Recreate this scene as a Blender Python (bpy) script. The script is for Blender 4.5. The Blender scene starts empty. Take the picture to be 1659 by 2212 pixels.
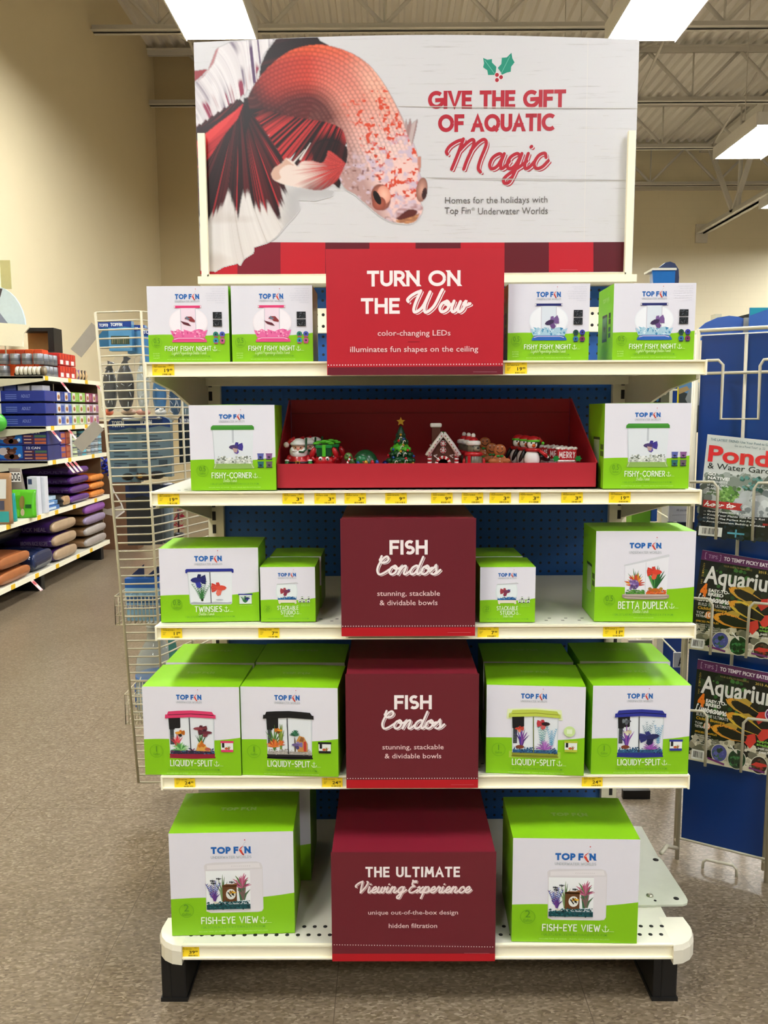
import bpy, bmesh, math, random
import numpy as np
from mathutils import Vector, Matrix
from mathutils.geometry import tessellate_polygon
S = bpy.context.scene
C = S.collection
rnd = random.Random(7)

# ------------------------------------------------------------------ camera
FPX, EYE = 1790.0, 1.40                      # focal length in pixels of the 1659 x 2212 frame, eye height
PITCH, YAW, ROLL = map(math.radians, (6.934, -0.2687, -0.2473))
_f = Vector((math.sin(YAW)*math.cos(PITCH), math.cos(YAW)*math.cos(PITCH), -math.sin(PITCH)))
_r0 = Vector((math.cos(YAW), -math.sin(YAW), 0)); _u0 = _r0.cross(_f)
RIGHT = math.cos(ROLL)*_r0 + math.sin(ROLL)*_u0
UP = -math.sin(ROLL)*_r0 + math.cos(ROLL)*_u0
cam_data = bpy.data.cameras.new('camera')
cam_data.sensor_fit = 'VERTICAL'; cam_data.sensor_height = 36.0; cam_data.sensor_width = 27.0
cam_data.lens = 36.0*FPX/2212.0
cam_data.clip_start = 0.05; cam_data.clip_end = 200
cam = bpy.data.objects.new('camera', cam_data); C.objects.link(cam)
cam.matrix_world = Matrix(((RIGHT.x, UP.x, -_f.x, 0), (RIGHT.y, UP.y, -_f.y, 0), (RIGHT.z, UP.z, -_f.z, EYE), (0, 0, 0, 1)))
S.camera = cam
# ------------------------------------------------------------------ exposure, world
S.view_settings.view_transform = 'Standard'; S.view_settings.look = 'None'
S.view_settings.gamma = 1.0; S.view_settings.exposure = 0.0
S.view_settings.use_curve_mapping = False
W = bpy.data.worlds.new('store_air'); S.world = W; W.use_nodes = True
W.node_tree.nodes['Background'].inputs[0].default_value = (1.0, 0.98, 0.95, 1)
W.node_tree.nodes['Background'].inputs[1].default_value = 0.11
LAMP_GLOW = 49.0                               # radiance of the ceiling lamp lenses
LAMP_COL = (0.985, 0.995, 1.0)

# ------------------------------------------------------------------ pixel -> place
def ray(px, py): return _f + RIGHT*((px-829.5)/FPX) - UP*((py-1106.0)/FPX)
def at(px, py, Y):
    d = ray(px, py); d = d*(Y/d.y); return Vector((d.x, d.y, d.z+EYE))
def atZ(px, py, Z):
    d = ray(px, py); d = d*((Z-EYE)/d.z); return Vector((d.x, d.y, Z))
def atX(px, py, X):
    d = ray(px, py); d = d*(X/d.x); return Vector((X, d.y, d.z+EYE))
def on_plane(px, py, p0, n):
    d = ray(px, py); o = Vector((0, 0, EYE)); return o + d*((p0-o).dot(n)/d.dot(n))

# ------------------------------------------------------------------ materials
def lin(h):
    h = h.lstrip('#'); r = []
    for i in (0, 2, 4):
        c = int(h[i:i+2], 16)/255.0
        r.append(c/12.92 if c <= 0.04045 else ((c+0.055)/1.055)**2.4)
    return tuple(r)
_M = {}
def mat(h, rough=0.5, metal=0.0, alpha=1.0, var=0.06, scale=40.0, bump=0.0, emit=0.0, spec=0.5):
    k = (h, rough, metal, alpha, var, scale, bump, emit, spec)
    if k in _M: return _M[k]
    m = bpy.data.materials.new('paint_%s' % h.strip('#')); m.use_nodes = True; nt = m.node_tree; N = nt.nodes; L = nt.links
    b = N['Principled BSDF']; c = lin(h)
    b.inputs['Roughness'].default_value = rough; b.inputs['Metallic'].default_value = metal
    b.inputs['Specular IOR Level'].default_value = spec
    b.inputs['Alpha'].default_value = alpha
    tc = N.new('ShaderNodeTexCoord'); nz = N.new('ShaderNodeTexNoise'); nz.inputs['Scale'].default_value = scale
    nz.inputs['Detail'].default_value = 3
    L.new(tc.outputs['Object'], nz.inputs['Vector'])
    mx = N.new('ShaderNodeMix'); mx.data_type = 'RGBA'
    mx.inputs[6].default_value = tuple(x*(1-var) for x in c)+(1,); mx.inputs[7].default_value = tuple(min(1, x*(1+var)) for x in c)+(1,)
    L.new(nz.outputs['Fac'], mx.inputs[0]); L.new(mx.outputs[2], b.inputs['Base Color'])
    if bump:
        bp = N.new('ShaderNodeBump'); bp.inputs['Strength'].default_value = bump; bp.inputs['Distance'].default_value = 0.002
        L.new(nz.outputs['Fac'], bp.inputs['Height']); L.new(bp.outputs[0], b.inputs['Normal'])
    if emit:
        b.inputs['Emission Color'].default_value = LAMP_COL+(1,); b.inputs['Emission Strength'].default_value = emit
    _M[k] = m; return m
def print_mat(rough=0.45, spec=0.4):
    k = ('print', rough, spec)
    if k in _M: return _M[k]
    m = bpy.data.materials.new('printed_ink'); m.use_nodes = True; N = m.node_tree.nodes; L = m.node_tree.links
    a = N.new('ShaderNodeAttribute'); a.attribute_name = 'ink'
    nz = N.new('ShaderNodeTexNoise'); nz.inputs['Scale'].default_value = 90
    mr = N.new('ShaderNodeMapRange'); mr.inputs[3].default_value = rough-0.04; mr.inputs[4].default_value = rough+0.04
    L.new(nz.outputs['Fac'], mr.inputs[0]); b = N['Principled BSDF']; L.new(mr.outputs[0], b.inputs['Roughness'])
    L.new(a.outputs['Color'], b.inputs['Base Color']); b.inputs['Specular IOR Level'].default_value = spec
    _M[k] = m; return m

# ------------------------------------------------------------------ objects
WL = {}
def tag(o, label=None, cat=None, group=None, kind=None):
    if label: o['label'] = label
    if cat: o['category'] = cat
    if group: o['group'] = group
    if kind: o['kind'] = kind
    return o
def thing(name, label, cat, loc=(0, 0, 0), group=None):
    o = bpy.data.objects.new(name, None); C.objects.link(o); o.location = loc; o.empty_display_size = 0.05
    WL[o.name] = Vector(loc); return tag(o, label, cat, group)
def dup(o, loc=None, rotz=None, label=None, group=None, parent=None):
    c = o.copy(); C.objects.link(c); c.parent = parent
    WL[c.name] = Vector(loc) if loc is not None else WL.get(o.name, Vector())
    if loc is not None: c.location = loc
    if rotz is not None: c.rotation_euler = (0, 0, rotz)
    if label: c['label'] = label
    if group: c['group'] = group
    for ch in list(o.children): dup(ch, parent=c)
    return c
class MB:
    def __init__(s): s.V = []; s.F = []; s.Mi = []; s.Sm = []; s.mats = []
    def mi(s, m):
        if m not in s.mats: s.mats.append(m)
        return s.mats.index(m)
    def add(s, V, F, m, smooth=False):
        o = len(s.V); s.V += [tuple(v) for v in V]; i = s.mi(m)
        for f in F: s.F.append(tuple(o+k for k in f)); s.Mi.append(i); s.Sm.append(smooth)
        return s
    def box(s, x0, x1, y0, y1, z0, z1, m):
        return s.add([(x0,y0,z0),(x1,y0,z0),(x1,y1,z0),(x0,y1,z0),(x0,y0,z1),(x1,y0,z1),(x1,y1,z1),(x0,y1,z1)],
                     [(0,3,2,1),(4,5,6,7),(0,1,5,4),(1,2,6,5),(2,3,7,6),(3,0,4,7)], m)
    def rbox(s, x0, x1, y0, y1, z0, z1, m, r=0.004, seg=2):
        bm = bmesh.new(); bmesh.ops.create_cube(bm, size=1.0)
        for v in bm.verts: v.co = Vector(((x0+x1)/2+v.co.x*(x1-x0), (y0+y1)/2+v.co.y*(y1-y0), (z0+z1)/2+v.co.z*(z1-z0)))
        bmesh.ops.bevel(bm, geom=bm.edges[:], offset=r, segments=seg, profile=0.5, affect='EDGES')
        bm.verts.index_update(); V = [v.co[:] for v in bm.verts]; F = [[v.index for v in f.verts] for f in bm.faces]; bm.free()
        return s.add(V, F, m, False)
    def hexa(s, P, m):
        return s.add(P, [(0,3,2,1),(4,5,6,7),(0,1,5,4),(1,2,6,5),(2,3,7,6),(3,0,4,7)], m)
    def tube(s, pts, r, m, n=8, cap=True, smooth=True):
        P = [Vector(p) for p in pts]; k = len(P); R = r if isinstance(r, (list, tuple)) else [r]*k
        t = (P[1]-P[0]).normalized(); a = Vector((0, 0, 1)) if abs(t.z) < 0.9 else Vector((1, 0, 0))
        u = t.cross(a).normalized(); V = []
        for i in range(k):
            t = (P[min(i+1, k-1)]-P[max(i-1, 0)]).normalized(); u = (u-t*u.dot(t)).normalized(); w = t.cross(u)
            for j in range(n):
                q = 2*math.pi*j/n; V.append(P[i]+R[i]*(math.cos(q)*u+math.sin(q)*w))
        F = [(i*n+j, i*n+(j+1) % n, (i+1)*n+(j+1) % n, (i+1)*n+j) for i in range(k-1) for j in range(n)]
        if cap: F += [tuple(range(n-1, -1, -1)), tuple((k-1)*n+j for j in range(n))]
        return s.add(V, F, m, smooth)
    def lathe(s, c, prof, m, n=20, smooth=True, axis='z', sx=1.0, sy=1.0):
        V = []; k = len(prof); c = Vector(c)
        for r, z in prof:
            for j in range(n):
                q = 2*math.pi*j/n; a, b = r*math.cos(q)*sx, r*math.sin(q)*sy
                V.append(c+(Vector((a, b, z)) if axis == 'z' else Vector((a, z, b)) if axis == 'y' else Vector((z, a, b))))
        F = [(i*n+j, i*n+(j+1) % n, (i+1)*n+(j+1) % n, (i+1)*n+j) for i in range(k-1) for j in range(n)]
        F += [tuple(range(n-1, -1, -1)), tuple((k-1)*n+j for j in range(n))]
        return s.add(V, F, m, smooth)
    def ell(s, c, r, m, nu=16, nv=10, top=1.0, bot=-1.0, rot=None):
        if not isinstance(r, (tuple, list)): r = (r, r, r)
        V = []; c = Vector(c); a0 = math.asin(bot); a1 = math.asin(top)
        for i in range(nv+1):
            p = a0+(a1-a0)*i/nv
            for j in range(nu):
                q = 2*math.pi*j/nu; v = Vector((r[0]*math.cos(p)*math.cos(q), r[1]*math.cos(p)*math.sin(q), r[2]*math.sin(p)))
                V.append(c+(rot @ v if rot else v))
        F = [(i*nu+j, i*nu+(j+1) % nu, (i+1)*nu+(j+1) % nu, (i+1)*nu+j) for i in range(nv) for j in range(nu)]
        F += [tuple(range(nu-1, -1, -1)), tuple(nv*nu+j for j in range(nu))]
        return s.add(V, F, m, True)
    def prism(s, poly, fn, t0, t1, m, smooth=False):
        n = len(poly); V = [fn(a, b, t0) for a, b in poly]+[fn(a, b, t1) for a, b in poly]
        tr = [t for t in tessellate_polygon([[Vector((a, b, 0)) for a, b in poly]])]
        F = [tuple(t) for t in tr]+[tuple(n+k for k in reversed(t)) for t in tr]
        F += [(i, (i+1) % n, n+(i+1) % n, n+i) for i in range(n)]
        return s.add(V, F, m, smooth)
    def build(s, name, parent=None, base=None, fix=True):
        off = Vector(base) if base is not None else (WL[parent.name].copy() if parent is not None else Vector())
        me = bpy.data.meshes.new(name); me.from_pydata([(Vector(v)-off)[:] for v in s.V], [], s.F)
        for m in s.mats: me.materials.append(m)
        me.polygons.foreach_set('material_index', s.Mi); me.polygons.foreach_set('use_smooth', s.Sm)
        if fix:
            bm = bmesh.new(); bm.from_mesh(me); bmesh.ops.recalc_face_normals(bm, faces=bm.faces); bm.to_mesh(me); bm.free()
        me.update(); o = bpy.data.objects.new(name, me); C.objects.link(o)
        if parent is not None: o.parent = parent; WL[o.name] = off
        else: o.location = off; WL[o.name] = off
        return o
def struct(name, mb, label=None):
    return tag(mb.build(name), label, None, None, 'structure')

# ------------------------------------------------------------------ flat printing: strokes, letters, pictures
def smooth_line(p, n=6):
    p = [Vector(q) for q in p]; out = []
    for i in range(len(p)-1):
        a = p[i-1] if i else p[0]*2-p[1]; b, c = p[i], p[i+1]; d = p[i+2] if i+2 < len(p) else p[-1]*2-p[-2]
        for k in range(n):
            t = k/n; out.append(0.5*((2*b)+(c-a)*t+(2*a-5*b+4*c-d)*t*t+(3*b-a-3*c+d)*t**3))
    return out+[p[-1]]
def arc(cx, cy, rx, ry, a0, a1, n=12):
    return [(cx+rx*math.cos(math.radians(a0+(a1-a0)*i/n)), cy+ry*math.sin(math.radians(a0+(a1-a0)*i/n))) for i in range(n+1)]
_T = {}
def type_polys(s, bold=0.0):
    k = (s, bold)
    if k in _T: return _T[k]
    cu = bpy.data.curves.new('type', 'FONT'); cu.body = s; cu.size = 1.0; cu.offset = bold; cu.resolution_u = 4 if bold > .025 else 2; cu.fill_mode = 'FRONT'
    ob = bpy.data.objects.new('type', cu); C.objects.link(ob)
    me = bpy.data.meshes.new_from_object(ob.evaluated_get(bpy.context.evaluated_depsgraph_get()))
    V = [(v.co.x, v.co.y) for v in me.vertices]; F = [[V[i] for i in p.vertices] for p in me.polygons]
    bpy.data.objects.remove(ob); bpy.data.curves.remove(cu); bpy.data.meshes.remove(me)
    _T[k] = F; return F
# monoline capitals on a unit-high body: (advance, strokes)
CAPS = {
 'A': (.72, [[(0,0),(.36,1),(.72,0)],[(.14,.32),(.58,.32)]]), 'B': (.52, [[(0,0),(0,1)],[(0,1),(.25,1)]+arc(.25,.77,.22,.23,90,-90,8)+[(0,.54)],[(0,.54),(.27,.54)]+arc(.27,.27,.25,.27,90,-90,8)+[(0,0)]]),
 'C': (.74, [arc(.5,.5,.5,.5,48,312,18)]), 'D': (.66, [[(0,0),(0,1)],[(0,1),(.2,1)]+arc(.2,.5,.46,.5,90,-90,14)+[(0,0)]]),
 'E': (.5, [[(0,0),(0,1)],[(0,1),(.5,1)],[(0,.52),(.44,.52)],[(0,0),(.5,0)]]), 'F': (.5, [[(0,0),(0,1)],[(0,1),(.5,1)],[(0,.5),(.44,.5)]]),
 'G': (.86, [arc(.5,.5,.5,.5,48,360,20)+[(.55,.48)]]), 'H': (.66, [[(0,0),(0,1)],[(.66,0),(.66,1)],[(0,.52),(.66,.52)]]),
 'I': (.02, [[(.01,0),(.01,1)]]), 'J': (.4, [[(.4,1),(.4,.22)]+arc(.2,.22,.2,.22,0,-170,8)]), 'K': (.6, [[(0,0),(0,1)],[(.58,1),(.02,.45)],[(.2,.6),(.6,0)]]),
 'L': (.46, [[(0,1),(0,0)],[(0,0),(.46,0)]]), 'M': (.86, [[(0,0),(.1,1)],[(.1,1),(.43,.25)],[(.43,.25),(.76,1)],[(.76,1),(.86,0)]]),
 'N': (.7, [[(0,0),(0,1)],[(0,1),(.7,0)],[(.7,0),(.7,1)]]), 'O': (1.0, [arc(.5,.5,.5,.5,0,360,24)]),
 'P': (.52, [[(0,0),(0,1)],[(0,1),(.24,1)]+arc(.24,.72,.28,.28,90,-90,8)+[(0,.44)]]), 'Q': (1.0, [arc(.5,.5,.5,.5,0,360,24),[(.55,.25),(.95,-.1)]]),
 'R': (.56, [[(0,0),(0,1)],[(0,1),(.26,1)]+arc(.26,.73,.27,.27,90,-90,8)+[(0,.46)],[(.25,.46),(.56,0)]]),
 'S': (.52, [arc(.27,.74,.25,.26,40,262,10)+arc(.26,.26,.27,.26,88,-140,10)]), 'T': (.62, [[(0,1),(.62,1)],[(.31,1),(.31,0)]]),
 'U': (.64, [[(0,1),(0,.32)]+arc(.32,.32,.32,.32,180,360,12)+[(.64,1)]]), 'V': (.72, [[(0,1),(.36,0),(.72,1)]]),
 'W': (1.0, [[(0,1),(.26,0)],[(.26,0),(.5,.8)],[(.5,.8),(.74,0)],[(.74,0),(1.0,1)]]), 'X': (.62, [[(0,1),(.62,0)],[(0,0),(.62,1)]]),
 'Y': (.62, [[(0,1),(.31,.48)],[(.62,1),(.31,.48)],[(.31,.48),(.31,0)]]), 'Z': (.6, [[(0,1),(.6,1)],[(.6,1),(0,0)],[(0,0),(.6,0)]]),
 '-': (.4, [[(0,.48),(.4,.48)]]), ' ': (.22, []), 'i': (.4, [[(.2,0),(.2,1)],[(0,1),(.4,1)],[(0,0),(.4,0)]]),
}
# joined-up script on a unit x-height: (advance, strokes)
SCRIPT = {
 'a': (1.12, [[(.82,.8),(.55,1.0),(.18,.75),(.08,.3),(.28,.0),(.6,.2),(.82,.8)],[(.85,1.0),(.78,.4),(.88,.02),(1.1,.15),(1.3,.5)]]),
 'b': (1.0, [[(.3,1.9),(.1,.6),(.2,.05),(.5,0),(.68,.4),(.55,.9),(.2,.7)],[(.62,.6),(1.05,.7)]]), 'v': (.95, [[(.05,.8),(.2,1.0),(.35,.05),(.62,.45),(.75,1.0),(.68,.75),(1.0,.75)]]), 'c': (.95, [[(.75,.72),(.6,1.0),(.25,.85),(.08,.35),(.3,0),(.65,.1),(.95,.5)]]),
 'd': (1.15, [[(.82,.8),(.55,1.0),(.18,.75),(.08,.3),(.28,.0),(.6,.2),(.82,.8)],[(1.0,2.0),(.85,1.0),(.78,.4),(.9,.02),(1.1,.15),(1.3,.5)]]),
 'e': (.9, [[(-.05,.35),(.3,.42),(.66,.7),(.5,1.02),(.2,.8),(.1,.3),(.32,0),(.65,.12),(.95,.5)]]),
 'g': (1.12, [[(.82,.8),(.55,1.0),(.18,.75),(.08,.3),(.28,.0),(.6,.2),(.82,.8)],[(.86,1.0),(.72,0),(.5,-.85),(.2,-.95),(.1,-.65),(.45,-.25),(.95,.15),(1.3,.5)]]),
 'i': (.6, [[(.15,1.0),(.1,.3),(.22,0),(.45,.12),(.7,.5)],[(.22,1.42),(.26,1.46)]]),
 'n': (1.2, [[(.05,.6),(.22,1.0),(.18,.5),(.05,0)],[(.1,.3),(.4,.9),(.65,.95),(.68,.6),(.62,.15),(.78,0),(1.0,.15),(1.3,.5)]]),
 'o': (1.0, [[(.5,1.0),(.15,.75),(.08,.3),(.35,0),(.72,.25),(.75,.75),(.5,1.0),(.45,.75),(.75,.62),(1.1,.75)]]),
 'p': (1.1, [[(.05,.6),(.25,1.0),(.12,.2),(-.1,-.95)],[(.12,.2),(.35,.8),(.65,1.0),(.85,.65),(.65,.1),(.35,.02),(.2,.15)],[(.6,.06),(.9,.2),(1.2,.5)]]),
 'r': (.8, [[(.02,.5),(.25,1.05),(.35,.85),(.6,.85),(.5,.3),(.6,0),(.8,.15),(.95,.5)]]),
 's': (.85, [[(-.05,.3),(.3,.8),(.42,1.05),(.5,.7),(.62,.3),(.45,0),(.15,.08)],[(.5,.02),(.75,.15),(1.0,.5)]]),
 't': (.6, [[(.35,1.8),(.18,.5),(.28,0),(.5,.12),(.7,.5)],[(0,1.15),(.6,1.2)]]),
 'u': (1.1, [[(.1,1.0),(.08,.3),(.3,0),(.6,.25),(.75,.95)],[(.75,.95),(.7,.3),(.85,0),(1.05,.15),(1.2,.5)]]),
 'w': (1.35, [[(.1,1.0),(.06,.3),(.25,0),(.5,.25),(.65,.95)],[(.65,.95),(.6,.3),(.78,0),(1.05,.3),(1.1,.95),(.98,.7),(1.2,.6),(1.5,.75)]]),
 'x': (.95, [[(.05,.85),(.25,1.0),(.4,.6),(.55,.05),(.75,.05),(.95,.4)],[(.8,1.0),(.4,.5),(.0,.0)]]),
 'k': (1.0, [[(.2,1.9),(.05,0)],[(.1,.4),(.5,1.0),(.6,.75),(.2,.5),(.6,.02),(1.0,.4)]]),
 'l': (.55, [[(.3,1.9),(.12,.3),(.25,0),(.5,.12),(.65,.5)]]),
 'M': (2.5, [[(-.3,1.0),(-.4,1.2),(-.25,1.55),(.15,1.85),(.5,1.95)],[(.5,2.0),(.4,1.2),(.2,.0)],[(.4,1.2),(.8,1.75),(1.12,1.95),(1.25,1.6),(1.05,.6),(.98,0)],[(1.15,1.2),(1.5,1.75),(1.85,1.95),(2.05,1.6),(1.9,.6),(1.9,.05),(2.1,-.2)]]),
 'W': (2.2, [[(-.5,.95),(-.62,1.15),(-.4,1.5),(0,1.8),(.25,1.9)],[(.3,1.95),(.12,.9),(.12,.2),(.35,0),(.8,.5),(1.1,1.85)],[(1.1,1.85),(.95,.7),(1.05,.1),(1.3,0),(1.75,.6),(2.0,1.75),(2.08,2.05)]]),
 'C': (1.3, [[(.08,1.6),(.15,2.1)],[(.05,1.7),(.35,1.35),(.8,1.45),(.95,1.8),(.65,2.05),(.2,1.5),(.05,.6),(.35,.02),(.8,.15),(1.35,.6)]]),
 'V': (1.4, [[(-.5,.95),(-.62,1.15),(-.4,1.5),(0,1.8),(.25,1.9)],[(.3,1.95),(.3,.9),(.35,0)],[(.35,0),(.9,.9),(1.15,1.7),(1.0,1.9)]]),
 'E': (1.25, [[(.25,2.1),(.35,1.85),(.75,1.8),(.85,2.0)],[(.85,1.75),(.65,2.0),(.3,1.75),(.35,1.3),(.75,1.1),(.25,.95),(.02,.4),(.3,0),(.8,.15),(1.3,.55)]]),
 'B': (1.3, [[(.3,1.9),(.1,0)],[(.1,1.6),(.5,1.95),(.95,1.7),(.8,1.2),(.35,1.05)],[(.35,1.05),(.9,.95),(1.0,.4),(.6,0),(.1,.05)]]),
 'T': (1.2, [[(-.2,1.6),(.1,1.9),(1.1,1.95)],[(.6,1.9),(.4,0)]]),
 'L': (1.1, [[(.5,1.7),(.35,1.95),(.2,1.5),(.2,.5),(0,.1),(.4,.1),(.9,0),(1.1,.2)]]),
 'P': (1.1, [[(.3,1.9),(.1,0)],[(.05,1.5),(.5,1.95),(.95,1.6),(.75,1.1),(.25,1.0)]]),
 ' ': (.6, []), '-': (.7, [[(.1,.6),(.6,.6)]]), 'j': (.6, [[(.15,1.0),(.1,-.5),(-.1,-.9),(-.3,-.6),(.3,0),(.7,.5)]]), 'h': (1.15, [[(.3,1.9),(.05,0)],[(.1,.3),(.4,.9),(.65,.95),(.62,.15),(.78,0),(1.0,.15),(1.2,.5)]]),
}
STEP = 0.00006
class Art:
    """flat print: polygons in sheet coordinates (a right, b up), each on its own thin layer of ink"""
    def __init__(s): s.V = []; s.F = []; s.K = []; s.L = 0
    def up(s, n=1): s.L += n; return s
    def tri(s, pts, col):
        o = len(s.V); s.V += [(p[0], p[1], s.L) for p in pts]; s.F.append(tuple(range(o, o+len(pts)))); s.K.append(lin(col) if isinstance(col, str) else col)
    def poly(s, pts, col):
        if len(pts) <= 3: return s.tri(pts, col)
        P = [Vector((p[0], p[1], 0)) for p in pts]
        for t in tessellate_polygon([P]): s.tri([pts[i] for i in t], col)
    def rect(s, a0, a1, b0, b1, col): s.tri([(a0, b0), (a1, b0), (a1, b1), (a0, b1)], col)
    def ellipse(s, a, b, ra, rb, col, n=20): s.tri([(a+ra*math.cos(2*math.pi*i/n), b+rb*math.sin(2*math.pi*i/n)) for i in range(n)], col)
    def line(s, pts, w, col, cap='r', clip=None, ramp=0.0):
        s.L += .05
        P = [Vector((p[0], p[1])) for p in pts]; Wd = w if isinstance(w, (list, tuple)) else [w]*len(P)
        keep = [0]+[i for i in range(1, len(P)) if (P[i]-P[i-1]).length > 1e-7]; P = [P[i] for i in keep]; Wd = [Wd[i] for i in keep]; k = len(P)
        if k < 2: return
        ends = [(0, P[0].copy(), (P[0]-P[1]).normalized()), (k-1, P[-1].copy(), (P[-1]-P[-2]).normalized())]
        if cap == 's':
            for e, p, d in ends:
                if abs(d.y) < .25: P[e] = p+d*Wd[e]/2
        Lf, Rt = [], []
        for i in range(k):
            d0 = (P[i]-P[i-1]).normalized() if i else None; d1 = (P[i+1]-P[i]).normalized() if i < k-1 else None
            d = d0 or d1; sc = 1.0
            if d0 and d1:
                d = d0+d1
                if d.length < 0.2: d = d1.copy()
                d.normalize(); sc = min(1.6, 1/max(.3, d.dot(d1)))
            nrm = Vector((-d.y, d.x))*Wd[i]/2*sc; Lf.append(P[i]+nrm); Rt.append(P[i]-nrm)
        if cap == 's' and clip:                                   # flat feet and heads on upright and slanting strokes
            for e, p, d in ends:
                if abs(d.y) < .25: continue
                for c, lim in ((clip[0], clip[0]-Wd[e]/2), (clip[1], clip[1]+Wd[e]/2)):
                    if abs(p.y-c) < 1e-5:
                        for side in (Lf, Rt): side[e] = side[e]+d*((lim-side[e].y)/d.y)
        for i in range(k-1): s.L += ramp; s.tri([Rt[i][:], Rt[i+1][:], Lf[i+1][:], Lf[i][:]], col)
        if cap == 'r':
            for e, q in ((0, Wd[0]), (k-1, Wd[-1])): s.L += .05; s.ellipse(P[e].x, P[e].y, q/2, q/2, col, 8)
    def ring(s, a, b, r, w, col, n=24): s.line([(a+r*math.cos(2*math.pi*i/n), b+r*math.sin(2*math.pi*i/n)) for i in range(n+1)], w, col, None)
    def type(s, txt, a0, a1, b0, b1, col, bold=0.0, keep=False):
        """set text with its cap height from b0 to b1 and its width from a0 to a1"""
        F = type_polys(txt, bold)
        if not F: return
        X = [p[0] for f in F for p in f]; x0, x1 = min(X), max(X); h = 0.70
        kx = (a1-a0)/max(1e-6, x1-x0); ky = (b1-b0)/h
        for f in F: s.tri([(a0+(p[0]-x0)*kx, b0+p[1]*ky) for p in f], col)
    def glyphs(s, txt, font, a0, a1, b0, b1, col, w, gap, slant=0.0, cap='s', shadow=None, wob=0.0):
        x = 0; G = []; ids = []
        for ch in txt:
            adv, st = font.get(ch, font[' '])
            for q in st: G.append([(x+p[0]+slant*p[1], p[1]) for p in q]); ids.append(len(ids) and (ids[-1]+1 if q is st[0] else ids[-1]))
            x += adv+gap
        X = [p[0] for g in G for p in g]; x0, x1 = min(X), max(X); kx = (a1-a0)/(x1-x0); ky = (b1-b0)
        r = random.Random(len(txt)*7+int(abs(a0)*1000))
        for pas in ((2, 1, 0) if shadow else (0,)):
            base = s.L; last = None; top = base
            for g, gi in zip(G, ids):
                if gi != last: top = max(top, s.L); s.L = base+(.017 if gi % 2 else 0); last = gi
                q = smooth_line(g, 5) if font is SCRIPT else g
                pts = [(a0+(p[0]-x0)*kx+(r.uniform(-wob, wob)*ky if wob else 0), b0+p[1]*ky+(r.uniform(-wob, wob)*ky if wob else 0)) for p in q]
                if pas == 2: s.line([(p[0]+w*.62, p[1]-w*.5) for p in pts], w*.75, shadow, 'r', ramp=.03)
                elif pas == 1: s.line([(p[0]+w*.26, p[1]-w*.2) for p in pts], w*1.0, s.back, 'r', ramp=.03)
                else: s.line(pts, w, col, cap, (b0, b1), .03)
            s.L = max(top, s.L)+.05
            if pas: s.up()
    back = None
    def build(s, name, parent, fn, rough=0.45, spec=0.4, base=None):
        off = WL[parent.name] if parent is not None else Vector(base)
        me = bpy.data.meshes.new(name)
        me.from_pydata([(Vector(fn(a, b, l*STEP))-off)[:] for a, b, l in s.V], [], s.F)
        at_ = me.color_attributes.new('ink', 'FLOAT_COLOR', 'CORNER'); n = len(me.loops); arr = np.ones((n, 4), dtype=np.float32); i = 0
        for f, k in zip(s.F, s.K): arr[i:i+len(f), :3] = k; i += len(f)
        at_.data.foreach_set('color', arr.ravel()); me.materials.append(print_mat(rough, spec)); me.update()
        o = bpy.data.objects.new(name, me); C.objects.link(o)
        if parent is not None: o.parent = parent
        else: o.location = off
        WL[o.name] = Vector(off); return o
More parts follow.
